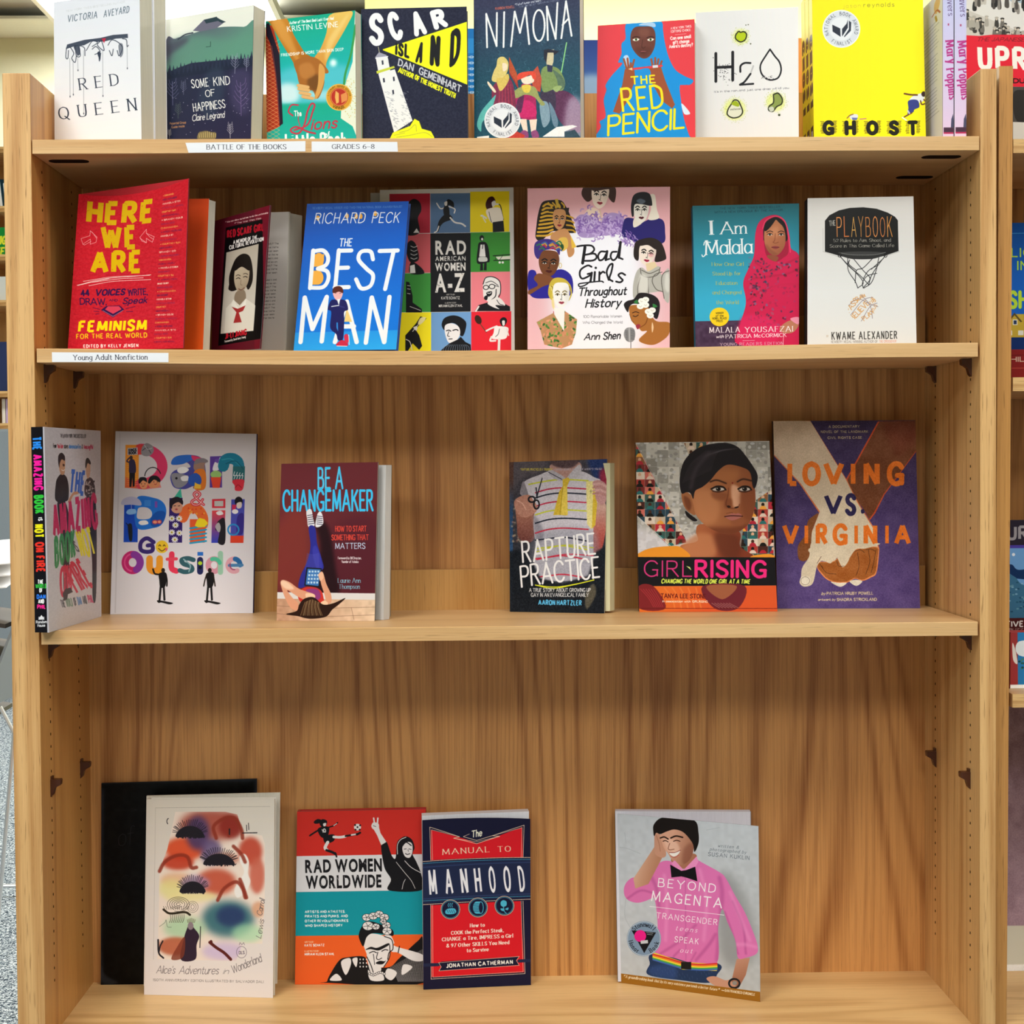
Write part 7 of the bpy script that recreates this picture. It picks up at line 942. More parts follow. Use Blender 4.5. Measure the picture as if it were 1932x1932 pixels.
# name, label, category, group, art, cover outline (picture units), origin (0.1 mm), parts [(name, colour or @art, 8 corners, 0.1 mm)], bow
BOOKS = [
('paperback_book', 'white paperback with a dripping silver crown above a widely spaced dark serif title', 'book', 'books on the top shelf', 'redqueen', [(101.4, 4.5), (263.0, -20.0), (267.1, 274.9), (103.1, 291.8)], [678, 710, 12690], [('front_cover', '@redqueen', [-631, 330, 2034, 633, -250, 2034, 640, -290, 2, -640, 290, 2, -628, 337, 2034, 636, -243, 2034, 644, -283, 2, -637, 297, 2]), ('page_block', 'p', [-603, 326, 2030, 632, -241, 2030, 640, -281, 4, -611, 286, 4, -494, 566, 2030, 741, -1, 2030, 749, -40, 4, -503, 526, 4]), ('back_cover', 'e8e8ee', [-519, 578, 2034, 745, -2, 2034, 753, -42, 2, -528, 538, 2, -516, 585, 2034, 748, 5, 2034, 756, -35, 2, -525, 545, 2]), ('spine', 'e8e8ee', [-628, 337, 2034, -605, 327, 2034, -614, 287, 2, -637, 297, 2, -519, 578, 2034, -496, 567, 2034, -505, 527, 2, -528, 538, 2])], 0),
('paperback_book', 'second copy hidden behind the white dripping-crown paperback, only its cream page edges showing', 'book', 'books on the top shelf', None, [(129.0, 3.0), (290.0, -21.0), (293.1, 282.2), (131.2, 299.8)], [803, 990, 12690], [('front_cover', 'e8e8ee', [-636, 350, 2130, 642, -270, 2117, 643, -310, 2, -643, 310, 2, -632, 357, 2130, 646, -263, 2117, 646, -303, 2, -639, 317, 2]), ('page_block', 'p', [-607, 345, 2125, 642, -261, 2112, 643, -301, 4, -614, 305, 4, -501, 565, 2125, 748, -41, 2112, 749, -81, 4, -508, 525, 4]), ('back_cover', 'e8e8ee', [-526, 577, 2130, 752, -43, 2117, 752, -83, 2, -533, 537, 2, -523, 584, 2130, 755, -36, 2117, 756, -76, 2, -530, 544, 2]), ('spine', 'e8e8ee', [-632, 357, 2130, -609, 346, 2130, -616, 306, 2, -639, 317, 2, -526, 577, 2130, -503, 566, 2130, -510, 526, 2, -533, 537, 2])], 0),
('hardcover_book', 'dark forest cover with a green hill and small house, pale hand-lettered title', 'book', 'books on the top shelf', 'happiness', [(313.0, 37.0), (479.0, 9.0), (472.7, 277.8), (307.5, 292.4)], [2096, 800, 12690], [('front_cover', '@happiness', [-566, 290, 1816, 683, -210, 1869, 622, -250, 2, -622, 250, 2, -563, 297, 1816, 686, -203, 1869, 625, -243, 2, -619, 257, 2]), ('page_block', 'p', [-539, 287, 1813, 682, -201, 1865, 622, -241, 4, -594, 248, 4, -433, 551, 1813, 788, 62, 1865, 728, 23, 4, -489, 511, 4]), ('back_cover', '22283a', [-458, 561, 1816, 792, 61, 1869, 731, 21, 2, -514, 521, 2, -455, 568, 1816, 795, 68, 1869, 734, 28, 2, -511, 528, 2]), ('spine', '22283a', [-563, 297, 1816, -541, 288, 1817, -597, 248, 2, -619, 257, 2, -458, 561, 1816, -435, 552, 1817, -491, 512, 2, -514, 521, 2])], 0),
('paperback_book', 'turquoise paperback showing two clasped hands and a round gold award seal', 'book', 'books on the top shelf', 'lions', [(501.0, 40.0), (670.0, 19.5), (672.1, 276.2), (503.7, 288.9)], [3495, 735, 12690], [('front_cover', '@lions', [-617, 255, 1764, 615, -175, 1785, 613, -215, 2, -613, 215, 2, -614, 263, 1764, 617, -167, 1785, 616, -207, 2, -611, 223, 2]), ('page_block', 'p', [-589, 254, 1761, 613, -166, 1781, 612, -206, 4, -586, 214, 4, -529, 428, 1761, 674, 7, 1781, 673, -32, 4, -525, 388, 4]), ('back_cover', '1fa090', [-553, 436, 1764, 678, 6, 1785, 677, -34, 2, -550, 396, 2, -551, 444, 1764, 681, 14, 1785, 680, -26, 2, -547, 404, 2]), ('spine', '1fa090', [-614, 263, 1764, -592, 255, 1764, -589, 215, 2, -611, 223, 2, -553, 436, 1764, -531, 428, 1764, -528, 388, 2, -550, 396, 2])], 0),
('hardcover_book', 'dark navy book with a white lighthouse throwing a yellow beam', 'book', 'books on the top shelf', 'scar', [(681.0, 17.0), (880.5, 12.4), (882.0, 280.0), (685.2, 282.7)], [4876, 715, 12690], [('front_cover', '@scar', [-709, 115, 1878, 698, 45, 1888, 694, -35, 2, -694, 35, 2, -708, 140, 1878, 699, 70, 1888, 695, -10, 2, -692, 60, 2]), ('page_block', 'p', [-680, 137, 1852, 671, 70, 1861, 667, -8, 26, -665, 60, 26, -670, 327, 1852, 681, 260, 1861, 677, 182, 26, -655, 249, 26]), ('back_cover', '20243a', [-699, 330, 1878, 709, 260, 1888, 704, 180, 2, -683, 250, 2, -697, 355, 1878, 710, 285, 1888, 706, 205, 2, -681, 275, 2]), ('spine', '20243a', [-708, 140, 1878, -683, 139, 1878, -667, 59, 2, -692, 60, 2, -699, 330, 1878, -673, 328, 1878, -658, 248, 2, -683, 250, 2])], 0),
('graphic_novel', 'teal comic with three fantasy figures, tall thin white title and a silver sticker', 'book', 'books on the top shelf', 'nimona', [(893.5, -2.0), (1093.5, -28.0), (1095.5, 272.6), (895.1, 286.0)], [6359, 675, 12690], [('front_cover', '@nimona', [-693, 285, 2045, 702, -165, 2093, 699, -225, 2, -699, 225, 2, -691, 293, 2045, 704, -157, 2093, 701, -217, 2, -696, 233, 2]), ('page_block', 'p', [-663, 283, 2042, 700, -156, 2088, 697, -216, 4, -668, 224, 4, -600, 478, 2042, 762, 38, 2088, 759, -22, 4, -606, 418, 4]), ('back_cover', '23253c', [-628, 487, 2045, 766, 37, 2093, 764, -23, 2, -634, 427, 2, -626, 494, 2045, 769, 44, 2093, 766, -16, 2, -631, 434, 2]), ('spine', '23253c', [-691, 293, 2045, -666, 285, 2046, -671, 225, 2, -696, 233, 2, -628, 487, 2045, -603, 479, 2046, -609, 419, 2, -634, 427, 2])], 0),
('paperback_book', 'red paperback with a girl in a bright blue headscarf, yellow painted title', 'book', 'books on the top shelf', 'redpencil', [(1127.7, 48.4), (1310.3, 36.0), (1312.1, 275.5), (1124.9, 283.8)], [7939, 715, 12690], [('front_cover', '@redpencil', [-613, 195, 1673, 651, -75, 1683, 648, -135, 2, -648, 135, 2, -611, 203, 1673, 652, -67, 1683, 649, -127, 2, -646, 143, 2]), ('page_block', 'p', [-586, 197, 1670, 649, -66, 1680, 646, -126, 4, -620, 138, 4, -545, 397, 1670, 690, 133, 1680, 687, 73, 4, -579, 337, 4]), ('back_cover', 'd8c8c8', [-570, 403, 1673, 694, 133, 1683, 691, 73, 2, -605, 343, 2, -568, 410, 1673, 696, 140, 1683, 693, 80, 2, -603, 350, 2]), ('spine', 'd8c8c8', [-611, 203, 1673, -589, 198, 1673, -623, 138, 2, -646, 143, 2, -570, 403, 1673, -547, 398, 1673, -581, 338, 2, -605, 343, 2])], 0),
('paperback_book', 'plain white book with black splattered formula title and green blots', 'book', 'books on the top shelf', 'h2o', [(1312.0, 23.6), (1506.0, 13.0), (1507.0, 275.3), (1312.0, 283.0)], [9293, 725, 12690], [('front_cover', '@h2o', [-655, 185, 1845, 680, -65, 1846, 671, -125, 2, -671, 125, 2, -650, 210, 1845, 684, -40, 1846, 675, -100, 2, -666, 150, 2]), ('page_block', 'p', [-624, 204, 1819, 658, -36, 1820, 649, -95, 26, -639, 145, 26, -585, 410, 1819, 696, 170, 1820, 687, 112, 26, -601, 352, 26]), ('back_cover', 'e4e4e4', [-612, 416, 1845, 723, 166, 1846, 714, 106, 2, -628, 356, 2, -607, 441, 1845, 727, 191, 1846, 718, 131, 2, -623, 381, 2]), ('spine', 'e4e4e4', [-650, 210, 1845, -626, 205, 1845, -642, 145, 2, -666, 150, 2, -612, 416, 1845, -588, 412, 1845, -604, 352, 2, -628, 356, 2])], 0),
('hardcover_book', 'frontmost yellow book with a running boy, blurred black title and silver sticker', 'book', 'books on the top shelf', 'ghost', [(1532.0, -15.0), (1741.0, -20.0), (1747.2, 275.3), (1536.2, 278.0)], [10930, 665, 12690], [('front_cover', '@ghost', [-757, 75, 2064, 707, 5, 2076, 740, -35, 2, -740, 35, 2, -755, 100, 2064, 708, 30, 2076, 741, -10, 2, -739, 60, 2]), ('page_block', 'p', [-726, 98, 2036, 680, 31, 2047, 711, -8, 29, -709, 59, 29, -714, 348, 2036, 691, 281, 2047, 723, 242, 29, -697, 309, 29]), ('back_cover', 'f4e818', [-744, 350, 2064, 720, 280, 2076, 753, 240, 2, -727, 310, 2, -742, 375, 2064, 721, 305, 2076, 754, 265, 2, -726, 335, 2]), ('spine', '@ghostspine', [-755, 100, 2064, -729, 99, 2064, -712, 59, 2, -739, 60, 2, -744, 350, 2064, -717, 348, 2064, -700, 308, 2, -727, 310, 2])], 0),
('hardcover_book', 'second of the three yellow books, its lettered spine peeking out behind the frontmost copy', 'book', 'books on the top shelf', None, [(1524.8, -10.0), (1733.8, -15.0), (1740.2, 283.9), (1529.1, 286.6)], [10954, 975, 12690], [('front_cover', 'f4e818', [-769, 75, 2119, 716, 5, 2131, 751, -35, 2, -751, 35, 2, -768, 100, 2119, 718, 30, 2131, 752, -10, 2, -750, 60, 2]), ('page_block', 'p', [-738, 98, 2090, 688, 31, 2101, 722, -8, 30, -720, 59, 30, -726, 348, 2090, 700, 281, 2101, 733, 242, 30, -708, 309, 30]), ('back_cover', 'f4e818', [-756, 350, 2119, 729, 280, 2131, 764, 240, 2, -738, 310, 2, -755, 375, 2119, 730, 305, 2131, 765, 265, 2, -737, 335, 2]), ('spine', '@ghostspine', [-768, 100, 2119, -741, 99, 2119, -723, 59, 2, -750, 60, 2, -756, 350, 2119, -729, 348, 2119, -711, 308, 2, -738, 310, 2])], 0),
('hardcover_book', 'rearmost of the three yellow books, only its lettered spine showing', 'book', 'books on the top shelf', None, [(1517.6, -5.0), (1726.6, -10.0), (1733.2, 292.2), (1522.0, 294.9)], [10978, 1285, 12690], [('front_cover', 'f4e818', [-781, 75, 2173, 725, 5, 2186, 762, -35, 2, -762, 35, 2, -780, 100, 2173, 727, 30, 2186, 763, -10, 2, -761, 60, 2]), ('page_block', 'p', [-750, 98, 2143, 697, 31, 2155, 732, -8, 31, -731, 59, 30, -738, 348, 2143, 708, 281, 2155, 744, 242, 31, -719, 309, 30]), ('back_cover', 'f4e818', [-769, 350, 2173, 738, 280, 2186, 775, 240, 2, -749, 310, 2, -767, 375, 2173, 739, 305, 2186, 776, 265, 2, -748, 335, 2]), ('spine', '@ghostspine', [-780, 100, 2173, -753, 99, 2173, -733, 59, 2, -761, 60, 2, -769, 350, 2173, -741, 348, 2173, -722, 308, 2, -749, 310, 2])], 0),
('paperback_book', 'pale lilac paperback standing spine outward, left one of a pair beside the yellow books', 'book', 'books on the top shelf', None, [(1778.7, -22), (1799.2, -22), (1799.2, 262), (1778.7, 262)], [11840, 200, 12690], [('spine', '@maryspine', [-71, 0, 1952, 71, 0, 1952, 71, 0, 2, -71, 0, 2, -71, 15, 1952, 71, 15, 1952, 71, 15, 2, -71, 15, 2]), ('back_cover', '@maryback', [-71, 920, 1952, -71, 15, 1952, -71, 15, 2, -71, 920, 2, -63, 920, 1952, -63, 15, 1952, -63, 15, 2, -63, 920, 2]), ('front_cover', 'd8d0e0', [63, 15, 1952, 71, 15, 1952, 71, 15, 2, 63, 15, 2, 63, 920, 1952, 71, 920, 1952, 71, 920, 2, 63, 920, 2]), ('page_block', 'p', [-62, 16, 1946, 62, 16, 1946, 62, 16, 6, -62, 16, 6, -62, 915, 1946, 62, 915, 1946, 62, 915, 6, -62, 915, 6])], 0),
('paperback_book', 'pale lilac paperback standing spine outward, right one of a pair against the red history book', 'book', 'books on the top shelf', None, [(1801, -20), (1823.2, -20), (1823.2, 262), (1801, 262)], [11995, 180, 12690], [('spine', '@maryspine', [-77, 0, 1932, 77, 0, 1932, 77, 0, 2, -77, 0, 2, -77, 15, 1932, 77, 15, 1932, 77, 15, 2, -77, 15, 2]), ('back_cover', 'd4d4e4', [-77, 920, 1932, -77, 15, 1932, -77, 15, 2, -77, 920, 2, -69, 920, 1932, -69, 15, 1932, -69, 15, 2, -69, 920, 2]), ('front_cover', 'd8d0e0', [69, 15, 1932, 77, 15, 1932, 77, 15, 2, 69, 15, 2, 69, 920, 1932, 77, 920, 1932, 77, 920, 2, 69, 920, 2]), ('page_block', 'p', [-68, 16, 1926, 68, 16, 1926, 68, 16, 6, -68, 16, 6, -68, 915, 1926, 68, 915, 1926, 68, 915, 6, -68, 915, 6])], 0),
('paperback_book', 'red paperback with large worn yellow capitals and a column of small names, cover bowing open', 'book', 'books on the second shelf', 'herewe', [(148.6, 366.0), (355.8, 336.5), (346.1, 657.0), (127.3, 665.0)], [1057, 435, 10028], [('front_cover', '@herewe', [-659, 375, 2104, 942, -435, 2161, 825, -315, 2, -825, 315, 2, -656, 382, 2104, 945, -428, 2161, 828, -308, 2, -822, 322, 2]), ('page_block', 'p', [-659, 354, 1663, 437, -171, 1694, 361, -132, 450, -755, 322, 442, -656, 363, 1663, 440, -162, 1694, 364, -124, 450, -752, 330, 442]), ('back_cover', 'b01c28', [-653, 391, 2104, 948, -419, 2161, 831, -299, 2, -819, 331, 2, -650, 398, 2104, 951, -412, 2161, 834, -292, 2, -816, 338, 2]), ('spine', 'b01c28', [-656, 382, 2104, -628, 368, 2105, -793, 311, 2, -822, 322, 2, -653, 391, 2104, -624, 376, 2105, -790, 320, 2, -819, 331, 2]), ('title_page', '@heretitle', [-355, 615, 2058, 1128, 5, 1975, 1029, -35, 3, -445, 565, 3, -352, 622, 2058, 1131, 12, 1975, 1032, -28, 3, -442, 572, 3]), ('page_block', 'p', [-351, 630, 2047, 1115, 20, 1965, 1016, -20, 3, -441, 580, 3, -283, 796, 2047, 1183, 186, 1965, 1084, 146, 3, -373, 746, 3]), ('rear_cover', 'a01828', [-405, 835, 2095, 1091, 225, 2011, 991, 185, 3, -496, 785, 9, -401, 844, 2095, 1095, 234, 2011, 995, 194, 3, -492, 794, 9])], -0.01),
('paperback_book', 'dark maroon paperback with a framed old school portrait, its cover standing wide open', 'book', 'books on the second shelf', 'redscarf', [(404.5, 417.0), (509.3, 387.0), (490.2, 658.0), (398.7, 665.8)], [2469, 650, 10028], [('front_cover', '@redscarf', [-309, 350, 1767, 535, -410, 1854, 374, -350, 2, -374, 350, 2, -304, 356, 1767, 541, -404, 1854, 379, -344, 2, -368, 356, 2]), ('page_block', 'p', [-301, 341, 1398, 259, -167, 1444, 183, -143, 384, -339, 342, 372, -295, 347, 1398, 266, -161, 1444, 189, -136, 384, -333, 348, 372]), ('back_cover', '6a1424', [-298, 362, 1767, 547, -398, 1854, 385, -338, 2, -362, 362, 2, -292, 368, 1767, 552, -392, 1854, 391, -332, 2, -357, 368, 2]), ('spine', '6a1424', [-304, 356, 1767, -289, 342, 1769, -355, 343, 2, -368, 356, 2, -298, 362, 1767, -282, 349, 1769, -349, 350, 2, -362, 362, 2]), ('flyleaf', '@flyleaf', [-22, 850, 1950, 684, 400, 1895, 618, 350, 3, -148, 800, 14, -7, 876, 1950, 700, 426, 1895, 634, 376, 3, -133, 826, 14]), ('page_block', 'p', [-15, 895, 1943, 675, 445, 1888, 609, 395, 3, -140, 845, 17, 140, 1152, 1943, 830, 702, 1888, 764, 652, 3, 14, 1102, 17])], 0),
('hardcover_book', 'bright blue hardcover with tall slanted white title and a crossed-arm figure in a suit', 'book', 'books on the second shelf', 'bestman', [(579.4, 384.6), (771.2, 379.6), (747.4, 659.8), (553.7, 662.0)], [3917, 670, 10028], [('front_cover', '@bestman', [-491, 130, 1959, 867, 30, 1972, 685, -50, 2, -685, 50, 2, -489, 155, 1959, 869, 55, 1972, 687, -25, 2, -683, 75, 2]), ('page_block', 'p', [-464, 152, 1932, 839, 56, 1944, 662, -22, 28, -653, 74, 27, -451, 341, 1932, 853, 245, 1944, 676, 168, 28, -639, 264, 27]), ('back_cover', '1650b0', [-475, 344, 1959, 883, 244, 1972, 700, 164, 2, -669, 264, 2, -473, 369, 1959, 885, 269, 1972, 702, 189, 2, -667, 289, 2]), ('spine', '1650b0', [-489, 155, 1959, -464, 153, 1959, -658, 73, 2, -683, 75, 2, -475, 344, 1959, -451, 343, 1959, -644, 263, 2, -669, 264, 2])], 0),
('hardcover_book', 'picture book with a coloured grid of cut-paper women around black title panel', 'book', 'books on the second shelf', 'radam', [(716.5, 358.5), (968.7, 353.5), (971.0, 664.0), (718.0, 666.3)], [5271, 1215, 10028], [('front_cover', '@radam', [-909, 135, 2232, 917, 65, 2248, 915, -35, 2, -915, 35, 2, -908, 160, 2232, 918, 90, 2248, 916, -10, 2, -914, 60, 2]), ('page_block', 'p', [-872, 157, 2201, 882, 90, 2216, 879, -7, 31, -877, 60, 31, -870, 217, 2201, 884, 150, 2216, 881, 53, 31, -875, 120, 31]), ('back_cover', 'c8c4c0', [-906, 220, 2232, 921, 150, 2248, 918, 50, 2, -911, 120, 2, -905, 245, 2232, 922, 175, 2248, 919, 75, 2, -910, 145, 2]), ('spine', 'c8c4c0', [-908, 160, 2232, -876, 159, 2232, -881, 59, 2, -914, 60, 2, -906, 220, 2232, -873, 219, 2232, -878, 119, 2, -911, 120, 2])], 0),
('hardcover_book', 'grey-edged copy behind the coloured grid picture book, only its upper left corner showing', 'book', 'books on the second shelf', None, [(699.0, 364.0), (945.0, 360.0), (948.0, 665.7), (700.0, 667.8)], [5119, 1370, 10028], [('front_cover', 'b4b0ac', [-894, 130, 2218, 900, 70, 2229, 903, -30, 2, -903, 30, 2, -894, 155, 2218, 901, 95, 2229, 904, -5, 2, -902, 55, 2]), ('page_block', 'p', [-858, 152, 2187, 865, 95, 2198, 867, -2, 31, -866, 55, 31, -856, 212, 2187, 867, 155, 2198, 869, 58, 31, -864, 115, 31]), ('back_cover', 'b4b0ac', [-892, 215, 2218, 903, 155, 2229, 906, 55, 2, -900, 115, 2, -891, 240, 2218, 903, 180, 2229, 906, 80, 2, -899, 140, 2]), ('spine', 'b4b0ac', [-894, 155, 2218, -861, 154, 2218, -869, 54, 2, -902, 55, 2, -892, 215, 2218, -859, 214, 2218, -867, 114, 2, -900, 115, 2])], 0),
('hardcover_book', 'pale pink book bordered by painted portraits of women around brush lettering', 'book', 'books on the second shelf', 'badgirls', [(995.3, 355.3), (1264.3, 352.3), (1263.6, 656.4), (995.3, 659.6)], [7292, 675, 10028], [('front_cover', '@badgirls', [-925, 175, 2161, 970, 25, 2148, 943, -75, 2, -943, 75, 2, -924, 183, 2161, 971, 33, 2148, 944, -67, 2, -943, 83, 2]), ('page_block', 'p', [-886, 180, 2156, 965, 33, 2144, 938, -66, 5, -905, 80, 5, -870, 383, 2156, 981, 237, 2144, 955, 137, 5, -889, 284, 5]), ('back_cover', 'd8a8b0', [-908, 386, 2161, 987, 236, 2148, 960, 136, 2, -927, 286, 2, -907, 394, 2161, 988, 244, 2148, 961, 144, 2, -926, 294, 2]), ('spine', 'd8a8b0', [-924, 183, 2161, -890, 180, 2161, -909, 80, 2, -943, 83, 2, -908, 386, 2161, -874, 384, 2161, -893, 284, 2, -927, 286, 2])], 0),
('paperback_book', 'turquoise book with a girl in a red patterned headscarf, round yellow sticker', 'book', 'books on the second shelf', 'malala', [(1306.6, 388.3), (1507.5, 383.7), (1507.5, 655.5), (1312.7, 657.3)], [9285, 690, 10028], [('front_cover', '@malala', [-711, 110, 1910, 708, 50, 1926, 687, -30, 2, -687, 30, 2, -711, 118, 1910, 708, 58, 1926, 687, -22, 2, -687, 38, 2]), ('page_block', 'p', [-683, 117, 1906, 704, 58, 1922, 683, -22, 4, -659, 37, 4, -673, 340, 1906, 713, 282, 1922, 693, 202, 4, -649, 261, 4]), ('back_cover', '1c78a0', [-701, 342, 1910, 718, 282, 1926, 697, 202, 2, -677, 262, 2, -701, 350, 1910, 718, 290, 1926, 697, 210, 2, -676, 270, 2]), ('spine', '1c78a0', [-711, 118, 1910, -685, 117, 1910, -662, 37, 2, -687, 38, 2, -701, 342, 1910, -676, 341, 1910, -652, 261, 2, -677, 262, 2])], 0),
('hardcover_book', 'white hardcover with black basketball backboard, net and word-filled ball', 'book', 'books on the second shelf', 'playbook', [(1524.0, 374.0), (1723.4, 370.4), (1729.4, 651.6), (1523.5, 653.5)], [10767, 450, 10028], [('front_cover', '@playbook', [-694, 110, 1965, 698, 50, 1974, 718, -30, 2, -718, 30, 2, -693, 135, 1965, 699, 75, 1974, 719, -5, 2, -717, 55, 2]), ('page_block', 'p', [-665, 133, 1937, 672, 75, 1946, 690, -3, 28, -688, 55, 28, -656, 352, 1937, 681, 295, 1946, 699, 217, 28, -679, 275, 28]), ('back_cover', '16161a', [-684, 355, 1965, 708, 295, 1974, 728, 215, 2, -708, 275, 2, -683, 380, 1965, 709, 320, 1974, 729, 240, 2, -707, 300, 2]), ('spine', '16161a', [-693, 135, 1965, -668, 134, 1965, -691, 54, 2, -717, 55, 2, -684, 355, 1965, -659, 354, 1965, -682, 274, 2, -708, 275, 2])], 0),
('hardcover_book', 'book turned sideways at the left post, black spine lettered in neon colours', 'book', 'books on the third shelf', 'amazing', [(82.5, 805.3), (190, 812.8), (191.3, 1154.7), (93.2, 1194.4)], [204, 800, 6400], [('front_cover', '@amazing', [-18, -1080, 2616, 182, 1100, 2612, 154, 1100, 2, 0, -1080, 2, -38, -1076, 2616, 163, 1102, 2612, 134, 1102, 2, -21, -1076, 2]), ('page_block', 'p', [-35, -1032, 2577, 157, 1059, 2573, 129, 1059, 33, -20, -1032, 33, -171, -1002, 2577, 24, 1074, 2573, -11, 1074, 33, -162, -1002, 33]), ('back_cover', 'b8b4c4', [-177, -1044, 2616, 27, 1118, 2612, -10, 1118, 2, -167, -1044, 2, -196, -1040, 2616, 7, 1120, 2612, -31, 1120, 2, -188, -1040, 2]), ('spine', '@amazingspine', [-196, -1040, 2616, -18, -1080, 2616, 0, -1080, 2, -188, -1040, 2, -196, -1022, 2616, -18, -1062, 2616, 0, -1062, 2, -188, -1022, 2])], 0),
('hardcover_book', 'large white picture book with chunky collage letters and two black standing figures', 'book', 'books on the third shelf', 'danphil', [(218.0, 813.5), (484.0, 818.5), (477.0, 1157.0), (207.9, 1159.4)], [1423, 2214, 6400], [('front_cover', '@danphil', [-915, 66, 2614, 1091, 54, 2561, 1015, -6, 2, -1015, 6, 2, -915, 91, 2614, 1091, 79, 2561, 1016, 19, 2, -1015, 31, 2]), ('page_block', 'p', [-876, 90, 2576, 1050, 78, 2526, 976, 20, 36, -973, 32, 37, -876, 160, 2576, 1050, 148, 2526, 976, 90, 36, -973, 102, 37]), ('back_cover', '2c2468', [-914, 161, 2614, 1092, 149, 2561, 1016, 89, 2, -1015, 101, 2, -914, 186, 2614, 1092, 174, 2561, 1016, 114, 2, -1015, 126, 2]), ('spine', '2c2468', [-915, 91, 2614, -879, 91, 2613, -979, 31, 2, -1015, 31, 2, -914, 161, 2614, -878, 161, 2613, -978, 101, 2, -1015, 101, 2])], 0),
('paperback_book', 'glossy maroon paperback, girl with striped socks lying with legs up the wall, cyan title', 'book', 'books on the third shelf', 'change', [(531.0, 875.0), (713.0, 872.0), (706.6, 1172.0), (521.7, 1171.3)], [3594, 940, 6400], [('front_cover', '@change', [-586, 152, 2129, 733, -32, 2140, 670, -92, 2, -670, 92, 2, -584, 160, 2129, 734, -24, 2140, 671, -84, 2, -669, 100, 2]), ('page_block', 'p', [-558, 156, 2124, 730, -24, 2135, 667, -83, 4, -642, 96, 4, -552, 200, 2124, 736, 20, 2135, 673, -40, 4, -636, 140, 4]), ('back_cover', '3c1820', [-578, 203, 2129, 740, 20, 2140, 677, -40, 2, -663, 143, 2, -577, 211, 2129, 741, 28, 2140, 678, -32, 2, -662, 151, 2]), ('spine', '3c1820', [-584, 160, 2129, -561, 157, 2129, -644, 97, 2, -669, 100, 2, -578, 203, 2129, -555, 200, 2129, -638, 140, 2, -663, 143, 2]), ('page_block', 'd8d6d4', [670, 160, 2101, 834, 60, 2100, 782, 40, 3, 614, 140, 3, 741, 280, 2101, 905, 180, 2100, 854, 160, 3, 685, 260, 3])], 0),
('paperback_book', 'copy behind the glossy maroon paperback, narrow page edges and dark cover showing', 'book', 'books on the third shelf', None, [(553.0, 880.0), (735.0, 877.5), (732.4, 1166.1), (545.8, 1166.0)], [3737, 1350, 6400], [('front_cover', '2c1418', [-616, 130, 2092, 722, -10, 2100, 686, -70, 2, -686, 70, 2, -615, 138, 2092, 723, -2, 2100, 687, -62, 2, -685, 78, 2]), ('page_block', 'p', [-589, 135, 2087, 719, -2, 2095, 683, -61, 4, -657, 75, 4, -568, 338, 2087, 739, 201, 2095, 703, 141, 4, -637, 278, 4]), ('back_cover', '2c1418', [-595, 341, 2092, 743, 201, 2100, 707, 141, 2, -664, 281, 2, -594, 349, 2092, 744, 209, 2100, 708, 149, 2, -663, 289, 2]), ('spine', '2c1418', [-615, 138, 2092, -591, 135, 2092, -660, 75, 2, -685, 78, 2, -595, 341, 2092, -571, 338, 2092, -640, 278, 2, -664, 281, 2])], 0),
('paperback_book', 'dark paperback with a striped polo shirt, cut yellow tie and scissors, white scrawled title', 'book', 'books on the third shelf', 'rapture', [(961.0, 872.0), (1145.0, 866.0), (1139.9, 1157.6), (962.0, 1154.4)], [6765, 1850, 6400], [('front_cover', '@rapture', [-647, 260, 2129, 712, -140, 2162, 657, -200, 2, -657, 200, 2, -645, 268, 2129, 714, -132, 2162, 659, -192, 2, -654, 208, 2]), ('page_block', 'p', [-617, 260, 2125, 710, -131, 2158, 655, -191, 5, -628, 200, 4, -605, 302, 2125, 723, -89, 2158, 668, -149, 5, -615, 242, 4]), ('back_cover', '3c3430', [-632, 310, 2129, 727, -90, 2162, 672, -150, 2, -641, 250, 2, -629, 317, 2129, 729, -83, 2162, 674, -143, 2, -639, 257, 2]), ('spine', '3c3430', [-645, 268, 2129, -620, 260, 2130, -631, 200, 2, -654, 208, 2, -632, 310, 2129, -607, 303, 2130, -618, 243, 2, -641, 250, 2]), ('page_block', 'd8d4b0', [386, 0, 2098, 754, -170, 2106, 741, -170, 31, 373, 0, 19, 461, 163, 2098, 829, -7, 2106, 817, -7, 31, 448, 163, 19])], 0),
('hardcover_book', 'book with a large portrait of a young woman over photo mosaic, pink title band', 'book', 'books on the third shelf', 'girlrising', [(1199.0, 835.0), (1451.5, 832.2), (1466.7, 1153.9), (1206.0, 1155.1)], [8896, 1750, 6400], [('front_cover', '@girlrising', [-1002, 110, 2391, 872, 10, 2397, 968, -50, 2, -968, 50, 2, -1001, 135, 2391, 874, 35, 2397, 969, -25, 2, -967, 75, 2]), ('page_block', 'p', [-963, 132, 2358, 837, 36, 2363, 929, -22, 34, -929, 74, 33, -953, 322, 2358, 847, 226, 2363, 939, 168, 34, -919, 264, 33]), ('back_cover', '241014', [-991, 325, 2391, 883, 225, 2397, 979, 165, 2, -957, 265, 2, -990, 350, 2391, 885, 250, 2397, 981, 190, 2, -956, 290, 2]), ('spine', '241014', [-1001, 135, 2391, -967, 133, 2391, -932, 73, 2, -967, 75, 2, -991, 325, 2391, -957, 323, 2391, -922, 263, 2, -957, 265, 2])], 0),
